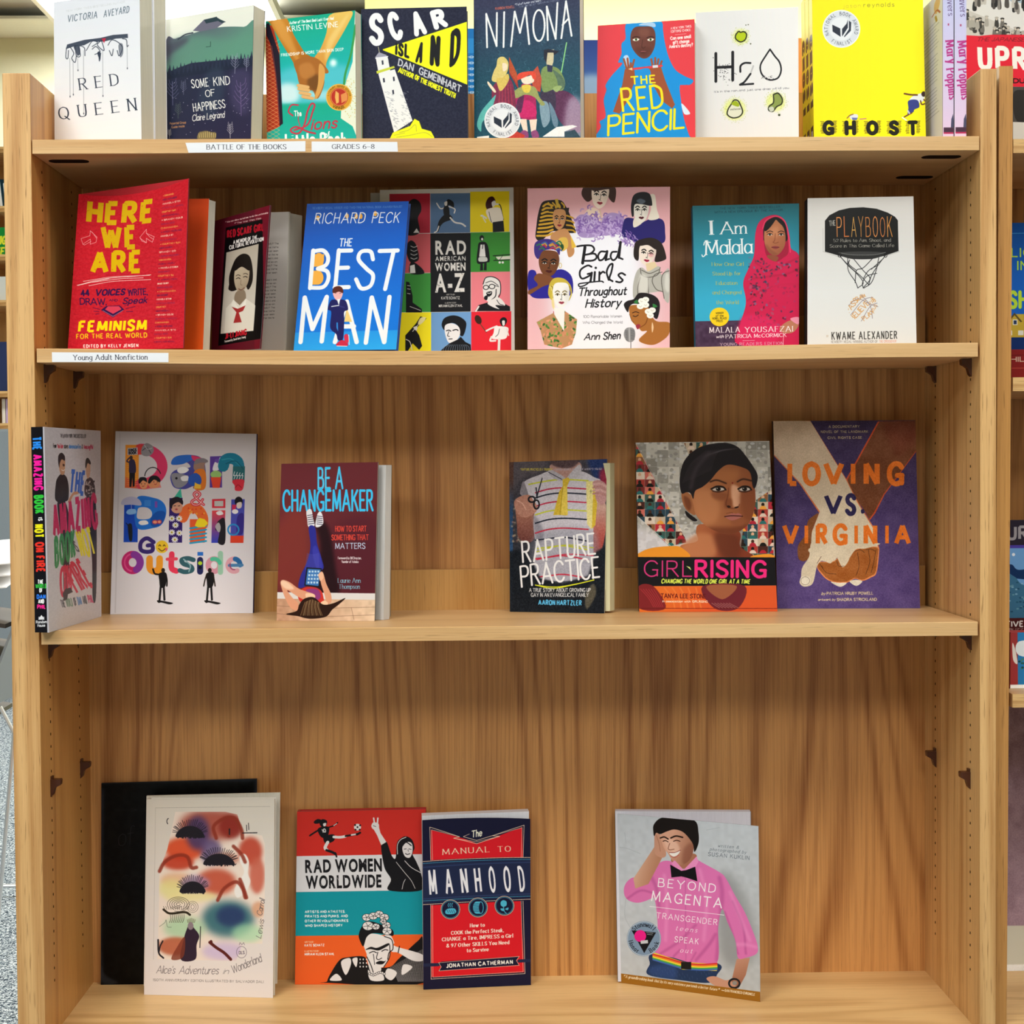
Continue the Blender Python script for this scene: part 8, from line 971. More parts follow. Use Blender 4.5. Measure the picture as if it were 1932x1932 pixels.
('hardcover_book', 'tall purple book with a pale and a brown hand clasped, orange capitals', 'book', 'books on the third shelf', 'loving', [(1459.0, 794.5), (1727.2, 792.7), (1736.0, 1147.7), (1466.7, 1148.4)], [10955, 2075, 6400], [('front_cover', '@loving', [-1048, 135, 2689, 958, -15, 2684, 1008, -75, 2, -1008, 75, 2, -1046, 160, 2689, 960, 10, 2684, 1010, -50, 2, -1006, 100, 2]), ('page_block', 'p', [-1006, 156, 2651, 921, 12, 2647, 969, -46, 38, -966, 98, 38, -993, 326, 2651, 933, 182, 2647, 981, 123, 38, -954, 267, 38]), ('back_cover', '241c30', [-1034, 329, 2689, 973, 179, 2684, 1022, 119, 2, -994, 269, 2, -1032, 354, 2689, 975, 204, 2684, 1024, 144, 2, -992, 294, 2]), ('spine', '241c30', [-1046, 160, 2689, -1010, 157, 2689, -970, 97, 2, -1006, 100, 2, -1034, 329, 2689, -998, 327, 2689, -957, 267, 2, -994, 269, 2])], 0),
('chalkboard', 'small black chalkboard with faint rubbed-out writing, leaning on the back behind the cream book', 'chalkboard', None, 'chalk', [(191.3, 1478.0), (484.5, 1469.5), (484.5, 1855.0), (190.0, 1858.2)], [1265, 2460, 990], [('front_cover', '@chalk', [-1092, 70, 2929, 1159, 50, 2973, 1131, -10, 2, -1131, 10, 2, -1092, 82, 2929, 1159, 62, 2973, 1131, 2, 2, -1131, 22, 2]), ('page_block', '2a2a30', [-1047, 82, 2930, 1159, 62, 2973, 1131, 2, 2, -1086, 22, 2, -1047, 98, 2930, 1159, 78, 2973, 1131, 18, 2, -1086, 38, 2]), ('back_cover', '101014', [-1092, 98, 2929, 1159, 78, 2973, 1131, 18, 2, -1131, 38, 2, -1091, 110, 2929, 1159, 90, 2973, 1132, 30, 2, -1131, 50, 2]), ('spine', '101014', [-1092, 82, 2929, -1051, 82, 2930, -1090, 22, 2, -1131, 22, 2, -1092, 98, 2929, -1051, 98, 2930, -1090, 38, 2, -1131, 38, 2])], 0),
('paperback_book', 'cream-jacketed book with surreal watercolour of spiky black forms and thin script', 'book', 'books on the bottom shelf', 'alice', [(276.5, 1508.0), (518.0, 1507.0), (514.9, 1883.1), (271.8, 1876.9)], [1787, 1890, 990], [('front_cover', '@alice', [-863, 150, 2790, 980, -70, 2822, 929, -110, 2, -929, 110, 2, -862, 158, 2790, 981, -62, 2822, 930, -102, 2, -928, 118, 2]), ('page_block', 'p', [-825, 153, 2771, 962, -60, 2802, 911, -100, 20, -890, 114, 20, -813, 257, 2771, 974, 43, 2802, 924, 4, 20, -878, 217, 20]), ('back_cover', 'e0dcd4', [-850, 261, 2790, 993, 41, 2822, 942, 1, 2, -915, 221, 2, -849, 269, 2790, 994, 49, 2822, 943, 9, 2, -915, 229, 2]), ('spine', 'e0dcd4', [-862, 158, 2790, -829, 154, 2791, -894, 114, 2, -928, 118, 2, -850, 261, 2790, -816, 257, 2791, -882, 217, 2, -915, 221, 2]), ('back_flap', 'dcd8cc', [-904, 350, 2797, 1028, 170, 2859, 959, 110, 133, -971, 290, 71, -901, 385, 2797, 1031, 205, 2859, 962, 145, 133, -968, 325, 71])], 0),
('hardcover_book', 'picture book in red, white, teal and orange bands with cut-paper women', 'book', 'books on the bottom shelf', 'radworld', [(560.7, 1531.0), (803.0, 1526.5), (801.0, 1857.7), (556.4, 1857.7)], [3898, 2320, 990], [('front_cover', '@radworld', [-885, 100, 2509, 976, 20, 2539, 939, -40, 2, -939, 40, 2, -884, 125, 2509, 977, 45, 2539, 940, -15, 2, -938, 65, 2]), ('page_block', 'p', [-847, 123, 2475, 939, 46, 2503, 903, -13, 36, -900, 64, 35, -843, 212, 2475, 943, 136, 2503, 907, 77, 36, -896, 154, 35]), ('back_cover', 'b82420', [-880, 215, 2509, 981, 135, 2539, 944, 75, 2, -934, 155, 2, -879, 240, 2509, 982, 160, 2539, 945, 100, 2, -933, 180, 2]), ('spine', 'b82420', [-884, 125, 2509, -850, 124, 2510, -904, 64, 2, -938, 65, 2, -880, 215, 2509, -846, 213, 2510, -900, 153, 2, -934, 155, 2])], 0),
('paperback_book', 'navy and red paperback with condensed white title band and three round icons', 'book', 'books on the bottom shelf', 'manhood', [(796.8, 1547.6), (1000.5, 1545.0), (1001.7, 1858.7), (798.8, 1867.5)], [5602, 2120, 990], [('front_cover', '@manhood', [-766, -50, 2437, 781, 90, 2407, 772, 70, 2, -772, -70, 2, -767, -42, 2437, 780, 98, 2407, 771, 78, 2, -773, -62, 2]), ('page_block', 'p', [-736, -39, 2436, 780, 98, 2407, 771, 78, 2, -742, -59, 2, -736, -40, 2436, 780, 97, 2407, 772, 77, 2, -742, -60, 2]), ('back_cover', '20203c', [-767, -43, 2437, 780, 97, 2407, 772, 77, 2, -773, -63, 2, -767, -35, 2437, 779, 105, 2407, 771, 85, 2, -774, -55, 2]), ('spine', '20203c', [-767, -42, 2437, -739, -40, 2436, -745, -60, 2, -773, -62, 2, -767, -43, 2437, -739, -41, 2436, -745, -61, 2, -773, -63, 2]), ('page_block', 'e4e4ec', [-774, 10, 2489, 763, 110, 2511, 730, 110, 70, -773, 10, 62, -786, 190, 2489, 751, 290, 2511, 718, 290, 70, -785, 190, 62])], 0.003),
('paperback_book', 'grey paperback with a laughing person in pink shirt and bow tie, cover opening outward', 'book', 'books on the bottom shelf', 'magenta', [(1163.7, 1535.0), (1430.8, 1558.8), (1434.5, 1890.5), (1168.2, 1853.9)], [8597, 1788, 990], [('front_cover', '@magenta', [-961, 502, 2452, 928, -442, 2458, 944, -462, 2, -944, 462, 2, -958, 509, 2452, 931, -435, 2458, 947, -455, 2, -940, 469, 2]), ('page_block', 'p', [-916, 482, 1937, 368, -157, 1940, 378, -172, 516, -906, 459, 515, -918, 478, 1937, 366, -161, 1940, 376, -176, 516, -908, 455, 515]), ('back_cover', 'd8d8e4', [-960, 506, 2452, 930, -438, 2458, 946, -458, 2, -942, 466, 2, -956, 513, 2452, 933, -431, 2458, 949, -451, 2, -939, 473, 2]), ('spine', 'd8d8e4', [-958, 509, 2452, -924, 492, 2452, -906, 453, 2, -940, 469, 2, -960, 506, 2452, -926, 489, 2452, -908, 449, 2, -942, 466, 2]), ('page_block', 'dcdce8', [-984, 502, 2488, 954, 362, 2486, 960, 312, 67, -962, 452, 18, -974, 642, 2488, 964, 502, 2486, 970, 452, 67, -952, 592, 18]), ('back_cover', '6c6c74', [-978, 647, 2459, 986, 507, 2459, 992, 457, 20, -958, 597, 3, -977, 657, 2459, 986, 517, 2459, 993, 467, 20, -957, 607, 3])], 0),
('hardcover_book', 'red and black-and-white history book with marching crowd photo, beyond the right post', 'book', 'books on the right-hand bookcase', 'uprooted', [(1820.0, -20.0), (2100.0, -25.0), (2106.3, 322.4), (1827.7, 325.9)], [13909, 2570, 12690], [('front_cover', '@uprooted', [-1112, 90, 2657, 1021, -10, 2662, 1063, -50, 2, -1063, 50, 2, -1111, 115, 2657, 1023, 15, 2662, 1064, -25, 2, -1062, 75, 2]), ('page_block', 'p', [-1067, 112, 2620, 980, 16, 2624, 1021, -22, 37, -1020, 74, 37, -1060, 262, 2620, 988, 166, 2624, 1028, 127, 37, -1013, 223, 37]), ('back_cover', 'a01828', [-1103, 265, 2657, 1030, 165, 2662, 1071, 125, 2, -1055, 225, 2, -1102, 290, 2657, 1031, 190, 2662, 1072, 150, 2, -1053, 250, 2]), ('spine', 'a01828', [-1111, 115, 2657, -1072, 113, 2657, -1023, 73, 2, -1062, 75, 2, -1103, 265, 2657, -1065, 263, 2657, -1016, 223, 2, -1055, 225, 2])], 0)]
# ------------------------------------------------------------------ materials
def srgb(c):
    c = hexc(c); return tuple(float(x/12.92 if x <= .04045 else ((x+.055)/1.055)**2.4) for x in c)+(1,)
_M = {}
def mat(name, col, rough=.5, spec=.5, grain=.0, gs=200, metal=0, emit=0):
    if name in _M: return _M[name]
    m = bpy.data.materials.new(name); m.use_nodes = True; n, l = m.node_tree.nodes, m.node_tree.links; b = n['Principled BSDF']
    b.inputs['Roughness'].default_value = rough; b.inputs['Specular IOR Level'].default_value = spec; b.inputs['Metallic'].default_value = metal
    tc = n.new('ShaderNodeTexCoord'); t = n.new('ShaderNodeTexNoise'); t.inputs['Scale'].default_value = gs; t.inputs['Detail'].default_value = 2; l.new(tc.outputs['Object'], t.inputs['Vector'])
    r = n.new('ShaderNodeMix'); r.data_type = 'RGBA'; c = srgb(col); r.inputs[6].default_value = tuple(x*(1-grain) for x in c[:3])+(1,); r.inputs[7].default_value = tuple(min(1, x*(1+grain)) for x in c[:3])+(1,)
    l.new(t.outputs['Fac'], r.inputs[0]); l.new(r.outputs[2], b.inputs['Base Color'])
    if emit: l.new(r.outputs[2], b.inputs['Emission Color']); b.inputs['Emission Strength'].default_value = emit
    _M[name] = m; return m
def pages(name, col):
    """stacked paper edges: fine lines along the height"""
    if name in _M: return _M[name]
    m = mat(name, col, .8, .2); n, l = m.node_tree.nodes, m.node_tree.links; tc = n['Texture Coordinate']; mp = n.new('ShaderNodeMapping'); mp.inputs['Scale'].default_value = (1500, 1500, 3)
    t = n['Noise Texture']; t.inputs['Scale'].default_value = 1; l.new(tc.outputs['Object'], mp.inputs['Vector']); l.new(mp.outputs[0], t.inputs['Vector'])
    r = n['Mix']; c = srgb(col); r.inputs[6].default_value = tuple(x*.8 for x in c[:3])+(1,); r.inputs[7].default_value = tuple(min(1, x*1.1) for x in c[:3])+(1,); return m
def wood(name, light, dark, axis='z', fig=9., freq=(3.2, .45), pore=.5, rough=.38, amt=1., seed=0., sharp=2.2):
    """oak / ash ply: contour bands of a stretched noise field give the cathedral figure, plus pores"""
    if name in _M: return _M[name]
    m = bpy.data.materials.new(name); m.use_nodes = True; n, l = m.node_tree.nodes, m.node_tree.links; b = n['Principled BSDF']
    tc = n.new('ShaderNodeTexCoord')
    def mapped(across, along, off=0):
        mp = n.new('ShaderNodeMapping'); mp.inputs['Scale'].default_value = {'z': (across, across, along), 'x': (along, across, across), 'y': (across, along, across)}[axis]; mp.inputs['Location'].default_value = (seed+off, seed*1.7, seed*.3)
        l.new(tc.outputs['Object'], mp.inputs['Vector']); return mp.outputs[0]
    def noise(v, det=2, dist=0, rg=.5):
        t = n.new('ShaderNodeTexNoise'); t.inputs['Scale'].default_value = 1; t.inputs['Detail'].default_value = det; t.inputs['Distortion'].default_value = dist; t.inputs['Roughness'].default_value = rg; l.new(v, t.inputs['Vector']); return t.outputs['Fac']
    def ma(op, a, bb=0., c=None):
        x = n.new('ShaderNodeMath'); x.operation = op
        for i, v in enumerate((a, bb) if c is None else (a, bb, c)):
            if isinstance(v, (int, float)): x.inputs[i].default_value = v
            else: l.new(v, x.inputs[i])
        return x.outputs[0]
    f = noise(mapped(*freq), 1.2, .25, .42)
    s = ma('SINE', ma('MULTIPLY', f, fig*6.283)); band = ma('POWER', ma('MULTIPLY_ADD', s, .5, .5), sharp)
    if sharp > 3: s2 = ma('SINE', ma('MULTIPLY', noise(mapped(freq[0]*.9, freq[1]*.5, 21), 1, .1, .4), fig*18)); band = ma('ADD', band, ma('MULTIPLY', ma('POWER', ma('MULTIPLY_ADD', s2, .5, .5), 3), .45))
    wide = noise(mapped(freq[0]*2.3, freq[1]*1.2, 3), 2); fine = noise(mapped(420, 7, 5), 3)
    tot = ma('ADD', ma('MULTIPLY', band, .62*amt), ma('MULTIPLY_ADD', wide, .7, -.25)); tot = ma('ADD', tot, ma('MULTIPLY_ADD', fine, 1.1, -.55))
    mx = n.new('ShaderNodeMix'); mx.data_type = 'RGBA'; mx.inputs[6].default_value = srgb(light); mx.inputs[7].default_value = srgb(dark); mx.clamp_factor = True; l.new(tot, mx.inputs[0])
    po = noise(mapped(700, 22, 9), 2); pr = n.new('ShaderNodeMapRange'); pr.inputs[1].default_value = .62; pr.inputs[2].default_value = .72; l.new(po, pr.inputs[0])
    mk = n.new('ShaderNodeMix'); mk.data_type = 'RGBA'; l.new(ma('MULTIPLY', pr.outputs[0], pore), mk.inputs[0]); l.new(mx.outputs[2], mk.inputs[6]); mk.inputs[7].default_value = tuple(x*.5 for x in srgb(dark)[:3])+(1,)
    l.new(mk.outputs[2], b.inputs['Base Color']); b.inputs['Roughness'].default_value = rough; b.inputs['Specular IOR Level'].default_value = .4
    bp = n.new('ShaderNodeBump'); bp.inputs['Strength'].default_value = .12; bp.inputs['Distance'].default_value = .0006; l.new(fine, bp.inputs['Height']); l.new(bp.outputs[0], b.inputs['Normal'])
    _M[name] = m; return m
def printed(name, img, rough=.33):
    m = bpy.data.materials.new(name); m.use_nodes = True; n, l = m.node_tree.nodes, m.node_tree.links; b = n['Principled BSDF']
    t = n.new('ShaderNodeTexImage'); t.image = img; t.interpolation = 'Cubic'; t.extension = 'EXTEND'; l.new(t.outputs[0], b.inputs['Base Color']); b.inputs['Roughness'].default_value = rough; b.inputs['Specular IOR Level'].default_value = .14
    return m
# ------------------------------------------------------------------ mesh helpers
def link(name, me, m=None, parent=None, loc=None, **props):
    o = bpy.data.objects.new(name, me); COL.objects.link(o)
    if m is not None and me is not None:
        for x in (m if isinstance(m, (list, tuple)) else [m]): me.materials.append(x)
    if loc is not None: o.location = loc
    if parent is not None: o.parent = parent
    for k, v in props.items(): o[k] = v
    return o
def meshobj(name, vs, fs, m, parent=None, loc=None, bevel=0, **props):
    me = bpy.data.meshes.new(name); me.from_pydata([tuple(v) for v in vs], [], fs); me.update()
    if bevel:
        bm = bmesh.new(); bm.from_mesh(me); bmesh.ops.recalc_face_normals(bm, faces=bm.faces); bmesh.ops.bevel(bm, geom=bm.edges[:], offset=bevel, segments=2, affect='EDGES', profile=.5); bm.to_mesh(me); bm.free()
    return link(name, me, m, parent, loc, **props)
CUBE = [(0, 3, 2, 1), (4, 5, 6, 7), (0, 1, 5, 4), (1, 2, 6, 5), (2, 3, 7, 6), (3, 0, 4, 7)]
def box(name, x0, x1, y0, y1, z0, z1, m, parent=None, bevel=0., **props):
    """box with its origin at its own centre line, coordinates in the parent's frame"""
    o = Vector(((x0+x1)/2, (y0+y1)/2, z0)); a, b, c = (x1-x0)/2, (y1-y0)/2, z1-z0
    vs = [(-a, -b, 0), (a, -b, 0), (a, b, 0), (-a, b, 0), (-a, -b, c), (a, -b, c), (a, b, c), (-a, b, c)]
    return meshobj(name, vs, [(0, 3, 2, 1), (4, 5, 6, 7), (0, 1, 5, 4), (1, 2, 6, 5), (2, 3, 7, 6), (3, 0, 4, 7)], m, parent, o, bevel, **props)
def empty(name, loc, label, cat, group=None):
    o = link(name, None, loc=loc, label=label, category=cat); o.empty_display_size = .05
    if group: o['group'] = group
    return o
# ------------------------------------------------------------------ woods
W_FRONT = wood('oak_edge', 'dcb076', 'ac763c', 'z', 5, (14, .5), .75, amt=.8)
W_SIDE = wood('oak_side', 'deb478', 'b07a40', 'z', 9, (9, .35), .6, seed=2, sharp=3.2, amt=.7)
W_SIDEL = wood('oak_side_left', 'cf9a58', 'a86e34', 'z', 4, (7, .35), .4, seed=7)
W_EDGE = wood('shelf_edge', 'dcb47a', 'a06c34', 'x', 5, (34, 1.2), .95, amt=.9, seed=4)
W_TOP = wood('shelf_board', 'dcb582', 'c2925a', 'x', 4, (7, .5), .35, amt=.7, seed=5)
W_BACK = wood('ply_back', 'd09658', '8e5526', 'z', 20, (3.9, .33), .3, seed=1.3, amt=.78, sharp=3.2)
W_BASE = wood('ply_bottom', 'e4bd82', 'c2935a', 'x', 9, (6, .9), .3, seed=3, amt=.8)
W_NB = wood('oak_neighbour', 'c48e4e', '94602a', 'z', 5, (9, .4), .6, seed=8)
W_LIP = wood('lip_board', 'cb9a5a', 'a97436', 'z', 4, (8, .8), .5, seed=6)
HOLE_SHADE = mat('hole_shade', '1a0c04', .9, .1)  # near-black colour stands for the shade inside pin holes and clip slots
CLIP = mat('brown_plastic', '4a2412', .35, .5, .1)
# ------------------------------------------------------------------ the bookcase
Wd, D, TOP = 1.22, .26, .7135+ZO
Z1, Z2, Z3, Z4 = .629+ZO, .3628+ZO, ZO, -.541+ZO
case = empty('bookcase', (Wd/2, 0, 0), 'honey oak display bookcase filling the picture, front covers facing out on four levels', 'bookcase')
def local(o, p):                                   # put world-coordinate geometry under its parent
    o.location = o.location-p.location; return o
pl = local(box('side_panel', -.0355, 0, 0, D+.012, 0, TOP, [W_FRONT], case, .0012, label='left post and side panel, thicker than the right one'), case)
prr = local(box('side_panel', Wd, Wd+.0213, 0, D+.0119, 0, TOP+.002, [W_SIDE], case, .0012), case)
pl.data.materials.append(W_SIDEL); prr.data.materials.append(W_FRONT)
for o, i in ((pl, 1), (prr, 1)):
    for f in o.data.polygons:
        if (o is pl and f.normal.x > .7) or (o is prr and f.normal.y < -.7): f.material_index = i
local(box('back_panel', 0, Wd, D, D+.012, .05, .745+ZO, W_BACK, case), case)
local(box('bottom_board', 0, Wd, -.0, D, Z4-.02, Z4, W_BASE, case), case)
local(box('toe_kick', 0, Wd, .03, .045, 0, Z4-.02, W_SIDEL, case), case)
def holes(parent, x, sx, rows):
    """drilled pin holes: short dark sleeves let into the panel face"""
    vs, fs = [], []
    for y, z0, z1 in rows:
        z = z0
        while z < z1:
            k = len(vs); r = .0017
            for i in range(8): a = math.tau*i/8; vs.append((x+sx*.00035, y+r*math.cos(a)*.8, z+r*1.15*math.sin(a)))
            for i in range(8): a = math.tau*i/8; vs.append((x-sx*.0004, y+r*math.cos(a)*.8, z+r*1.15*math.sin(a)))
            fs.append(tuple(range(k, k+8))); fs += [(k+i, k+(i+1) % 8, k+8+(i+1) % 8, k+8+i) for i in range(8)]
            z += .0164*1.0
    o = meshobj('pin_holes', vs, fs, HOLE_SHADE, case, -Vector(case.location), kind='stuff'); return o
holes(case, 0, 1, ((.0485, -.47+ZO, .6+ZO), (.201, -.47+ZO, .6+ZO)))
holes(case, Wd, -1, ((.041, -.47+ZO, .6+ZO), (.206, -.47+ZO, .6+ZO)))
def clip(y, z, right, name='shelf_support'):
    """brown L shaped pin support: plate, ledge and tapering web"""
    s = -1 if right else 1; X = Wd if right else 0
    prof = [(0, 0), (.0125, 0), (.0135, -.0015), (.013, -.0075), (.009, -.0095), (.0052, -.0125), (.0028, -.0205), (0, -.0235)]
    vs = [(X+s*a, y-.0055, z+c) for a, c in prof]+[(X+s*a, y+.0055, z+c) for a, c in prof]; n = len(prof)
    fs = [tuple(range(n)), tuple(range(2*n-1, n-1, -1))]+[(i, (i+1) % n, n+(i+1) % n, n+i) for i in range(n)]
    k = len(vs); vs += [(X+s*.0001, y-.0045, z+.004), (X+s*.0025, y-.0045, z+.004), (X+s*.0025, y+.0045, z+.004), (X+s*.0001, y+.0045, z+.004), (X+s*.0001, y-.0045, z-.001), (X+s*.0025, y-.0045, z-.001), (X+s*.0025, y+.0045, z-.001), (X+s*.0001, y+.0045, z-.001)]
    fs += [tuple(k+i for i in f) for f in CUBE]
    return meshobj(name, vs, fs, CLIP, case, -Vector(case.location))
for y, z, r in ((.0485, -.2014, 0), (.206, -.2075, 0), (.206, -.2055, 1), (.045, -.2045, 1)): clip(y, z+ZO, r)
for zz in (Z2, Z3):
    for y, r in ((.0485, 0), (.201, 0), (.206, 1), (.041, 1)): clip(y, zz-.0183, r)
def shelf(z, label, sag=0., lip=True, x0=.003, slots=False):
    t = .018; n = 24; vs = []; fs = []
    top = empty('shelf', (Wd/2, 0, z), label, 'shelf', 'shelves of the display bookcase')
    for i in range(n+1):
        u = i/n; x = x0+(Wd-x0*2)*u+x0*0-Wd/2; dz = -sag*math.sin(math.pi*min(1, u*1.12))**1.3 if u*1.12 < 1 else 0
        for y, zz in ((0.0, -t), (0.0, -.0008), (.0008, 0), (D-.001, 0), (D-.001, -t)): vs.append((x, y, zz+dz))
    for i in range(n):
        for j in range(5): a, b = i*5+j, i*5+(j+1) % 5; fs.append((a, b, b+5, a+5))
    fs += [(0, 4, 3, 2, 1), tuple(n*5+i for i in range(5))]
    o = meshobj('board', vs, fs, [W_TOP, W_EDGE], top)
    for f in o.data.polygons:
        if f.normal.y < -.7: f.material_index = 1
    if lip:
        l = box('back_lip', x0-Wd/2+.012, Wd/2-.004, D-.016, D-.0015, -.002, .0585, W_LIP, top, .0006)
    if slots:
        for x, y in ((.035, .051), (Wd-.038, .045), (Wd-.033, .195)):
            vs, fs = [], []
            for k in range(2):
                for i in range(16): a = math.tau*i/16; vs.append((x-Wd/2+math.copysign(.017, math.cos(a))+.009*math.cos(a), y+.011*math.sin(a), -t-.0005+k*.004))
            fs = [tuple(range(16)), tuple(range(31, 15, -1))]+[(i, (i+1) % 16, 16+(i+1) % 16, 16+i) for i in range(16)]
            meshobj('clip_slot', vs, fs, HOLE_SHADE, top)  # solid dark pad, not cut in; its colour paints the slot's shade
    return top
shelf(Z1, 'topmost oak shelf carrying nine battle-list books and two paper labels', 0, False, .0015, True)
shelf(Z2, 'second oak shelf, slightly sagging, with one paper label at its left end', .0062)
shelf(Z3, 'third oak shelf down, with only seven books and no paper label', 0)
# ------------------------------------------------------------------ books
QUADS = {}
def a_ghostspine(c):
    c.P([-50, -50, 3000, -50, 3000, 3000, -50, 3000], 'f6ea16'); c.at(0, 0, 1)
    c.T('GHOST', 5, 70, 5, 205, 32, '1b1a10', 'k', .2, .2); c.R(4, 232, 40, 262, '1c1c22'); c.R(12, 240, 30, 250, 'd8d8e0')
def a_maryspine(c):
    c.at(0, 0, 1); c.P([-9, -9, 99, -9, 99, 400, -9, 400], ('c4c8ec', 'e4c8e4', 0, 0, 0, 280))
    c.T('Travers', 9, 0, 12, 52, 13, '6c5c8c', 'f', .06, .06); c.R(11, 66, 14, 70, 'b04c70'); c.T('Mary', 6, 98, 12, 143, 19, 'b83c88', 'f', .09, .05); c.T('Poppins', 8, 151, 15, 210, 19, 'b83c88', 'f', .09, .05)
    c.P([19, 246, 23, 236, 25, 262, 18, 262], '4c4c68'); c.R(2, 262, 24, 271, '4c3448'); c.R(2, 271, 24, 274, 'b8305c')
def a_maryback(c):
    c.at(0, 0, 1); c.P([-9, -9, 99, -9, 99, 400, -9, 400], 'dcdcec'); g = np.random.default_rng(1)
    for k in range(26):
        if k % 9 == 8: continue
        c.L([2, 52+k*7, 22+g.random()*6, 50+k*7], 1.3, '8c90a8', .8)
    c.S([20, 14, 26, 8, 30, 20, 24, 36, 20, 28], 'd8b080'); c.C([16, 34, 24, 30, 30, 40], 2, 'b05040'); c.C([22, 40, 24, 50], 3, 'b09040')
ART = {}
def art(name, q, ppp=2.1, fn=None):
    if name not in ART:
        c = Cv(q, ppp=ppp); (fn or globals()['a_'+name])(c); ART[name] = printed('print_'+name, c.image('print_'+name))
    return ART[name]
SUBQ = {'heretitle': [(200, 378), (394.5, 374.7), (383, 668), (190, 668)], 'flyleaf': [(455, 402), (545, 399.5), (538, 668), (440, 668)], 'amazingspine': [(56.6, 805.3), (82.5, 805.3), (93.2, 1194.4), (65.8, 1193.7)],
        'ghostspine': [(0, 0), (44, 0), (44, 272), (0, 272)], 'maryspine': [(0, 0), (24, 0), (24, 284), (0, 284)], 'maryback': [(0, 0), (34, 0), (34, 284), (0, 284)]}
def hexa(name, C, m, parent, uvface=None, bow=0., **props):
    """solid from 8 corners (front TL,TR,BR,BL, back TL,TR,BR,BL); the front carries the print"""
    C = [Vector(c) for c in C]; N = 10 if uvface == 'front' else 1; vs, fs, uvs = [], [], []
    for side in (0, 4):
        A, B, Cc, Dd = C[side:side+4]
        for j in range(N+1):
            for i in range(N+1):
                u, v = i/N, 1-j/N; p = (A*(1-u)+B*u)*v+(Dd*(1-u)+Cc*u)*(1-v)
                if bow: p = p+Vector((0, -max(bow, 0)*.8, bow))*(4*u*(1-u)*v*v)
                vs.append(p); uvs.append((u, v))
    n1 = (N+1)**2; w = N+1
    for j in range(N):
        for i in range(N):
            a = j*w+i; fs.append((a, a+w, a+w+1, a+1)); b = a+n1; fs.append((b, b+1, b+w+1, b+w))
    for i in range(N):
        fs += [(i, i+1, n1+i+1, n1+i), (N*w+i+1, N*w+i, n1+N*w+i, n1+N*w+i+1), ((i+1)*w, i*w, n1+i*w, n1+(i+1)*w), (i*w+N, (i+1)*w+N, n1+(i+1)*w+N, n1+i*w+N)]
    me = bpy.data.meshes.new(name); me.from_pydata(vs, [], fs); me.update()
    if uvface:
        uv = me.uv_layers.new(name='UVMap'); k = n1
        lx = C[4]-C[0]
        for f in me.polygons:
            front = all(v < n1 for v in f.vertices); side = uvface == 'left' and f.index == 2*N*N+2
            for li in f.loop_indices:
                vi = me.loops[li].vertex_index
                if uvface == 'left': uv.data[li].uv = (0 if vi >= n1 else 1, uvs[vi][1])
                else: uv.data[li].uv = uvs[vi]
            if uvface == 'front': f.material_index = 0 if front else 1
            if uvface == 'left': f.material_index = 0
        for f in me.polygons: f.use_smooth = False
    return link(name, me, m, parent, **props)
for (nm, lab, cat, grp, an, q, org, parts, bow) in BOOKS:
    t = empty(nm, [v/1e4 for v in org], lab, cat, grp)
    if nm == 'chalkboard': t['category'] = 'chalkboard'
    for pn, mm, cs in parts:
        C = [tuple(cs[i*3+j]/1e4 for j in range(3)) for i in range(8)]
        if nm == 'chalkboard' and pn in ('page_block', 'spine', 'back_cover'):
            if pn != 'back_cover': continue
            pn = 'backing'
        if nm == 'chalkboard' and pn == 'front_cover': pn = 'slate'
        if mm.startswith('@'):
            k = mm[1:]; m = art(k, q if k == an else SUBQ[k], 2.4 if k in ('amazingspine', 'amazing', 'redscarf', 'magenta') else 2.1)
            side = pages('cream_pages', 'd9d2c2') if pn in ('flyleaf', 'title_page') else mat('edge_'+k, {'redqueen': 'dcdce0', 'h2o': 'd8d8d8', 'ghost': 'e8dc18', 'danphil': '2c2468', 'amazing': 'b8b4bc', 'playbook': 'c8c8c8', 'badgirls': 'd8a8b0', 'scar': '20243a', 'alice': 'dcd8d0'}.get(k, '5a5458'), .6)
            hexa(pn, C, [m, side], t, 'left' if pn == 'spine' and k == 'ghostspine' else 'front', bow/1.0 if k == an else 0)
            if k == 'ghostspine': pass
        elif mm == 'p': hexa(pn, C, pages('cream_pages', 'd9d2c2'), t)
        else: hexa(pn, C, pages('pages_'+mm, mm) if pn in ('page_block', 'back_flap') else mat('cover_'+mm, mm, .45), t)
# ------------------------------------------------------------------ paper labels on the shelf edges
def strip(name, label, txt, pts, tq, h, fill='eef0f4'):
    """pts: four outline corners (x, z) in metres on the shelf edge plane"""
    vs = [(x, -.0006, z) for x, z in pts]+[(x, -.0001, z) for x, z in pts]
    cx, cz = sum(p[0] for p in pts)/4, min(p[1] for p in pts); vs = [(x-cx, y, z-cz) for x, y, z in vs]
    x0, x1 = min(v[0] for v in vs), max(v[0] for v in vs); z0, z1 = min(v[2] for v in vs), max(v[2] for v in vs)
    Wp, Hp = (x1-x0)*1e4*.8, (z1-z0)*1e4*.8
    c = Cv([(0, 0), (Wp, 0), (Wp, Hp), (0, Hp)], bg='e6e8ee', ppp=.5 if Wp > 2000 else .5); a, b = tq; c.T(txt, a*Wp, Hp*(.5+h/2), b*Wp, Hp*(.5+h/2), Hp*h, '3a3c46', 'f', .07, .06)
    me = bpy.data.meshes.new(name); me.from_pydata(vs, [], CUBE); uv = me.uv_layers.new()
    for l in me.loops: v = vs[l.vertex_index]; uv.data[l.index].uv = ((v[0]-x0)/(x1-x0), (v[2]-z0)/(z1-z0))
    link(name, me, printed('print_'+txt[:6].strip().lower(), c.image('print_'+txt[:6].strip().lower()), .5), None, (cx, 0, cz), label=label, category='label', group='paper labels on the shelf edges')
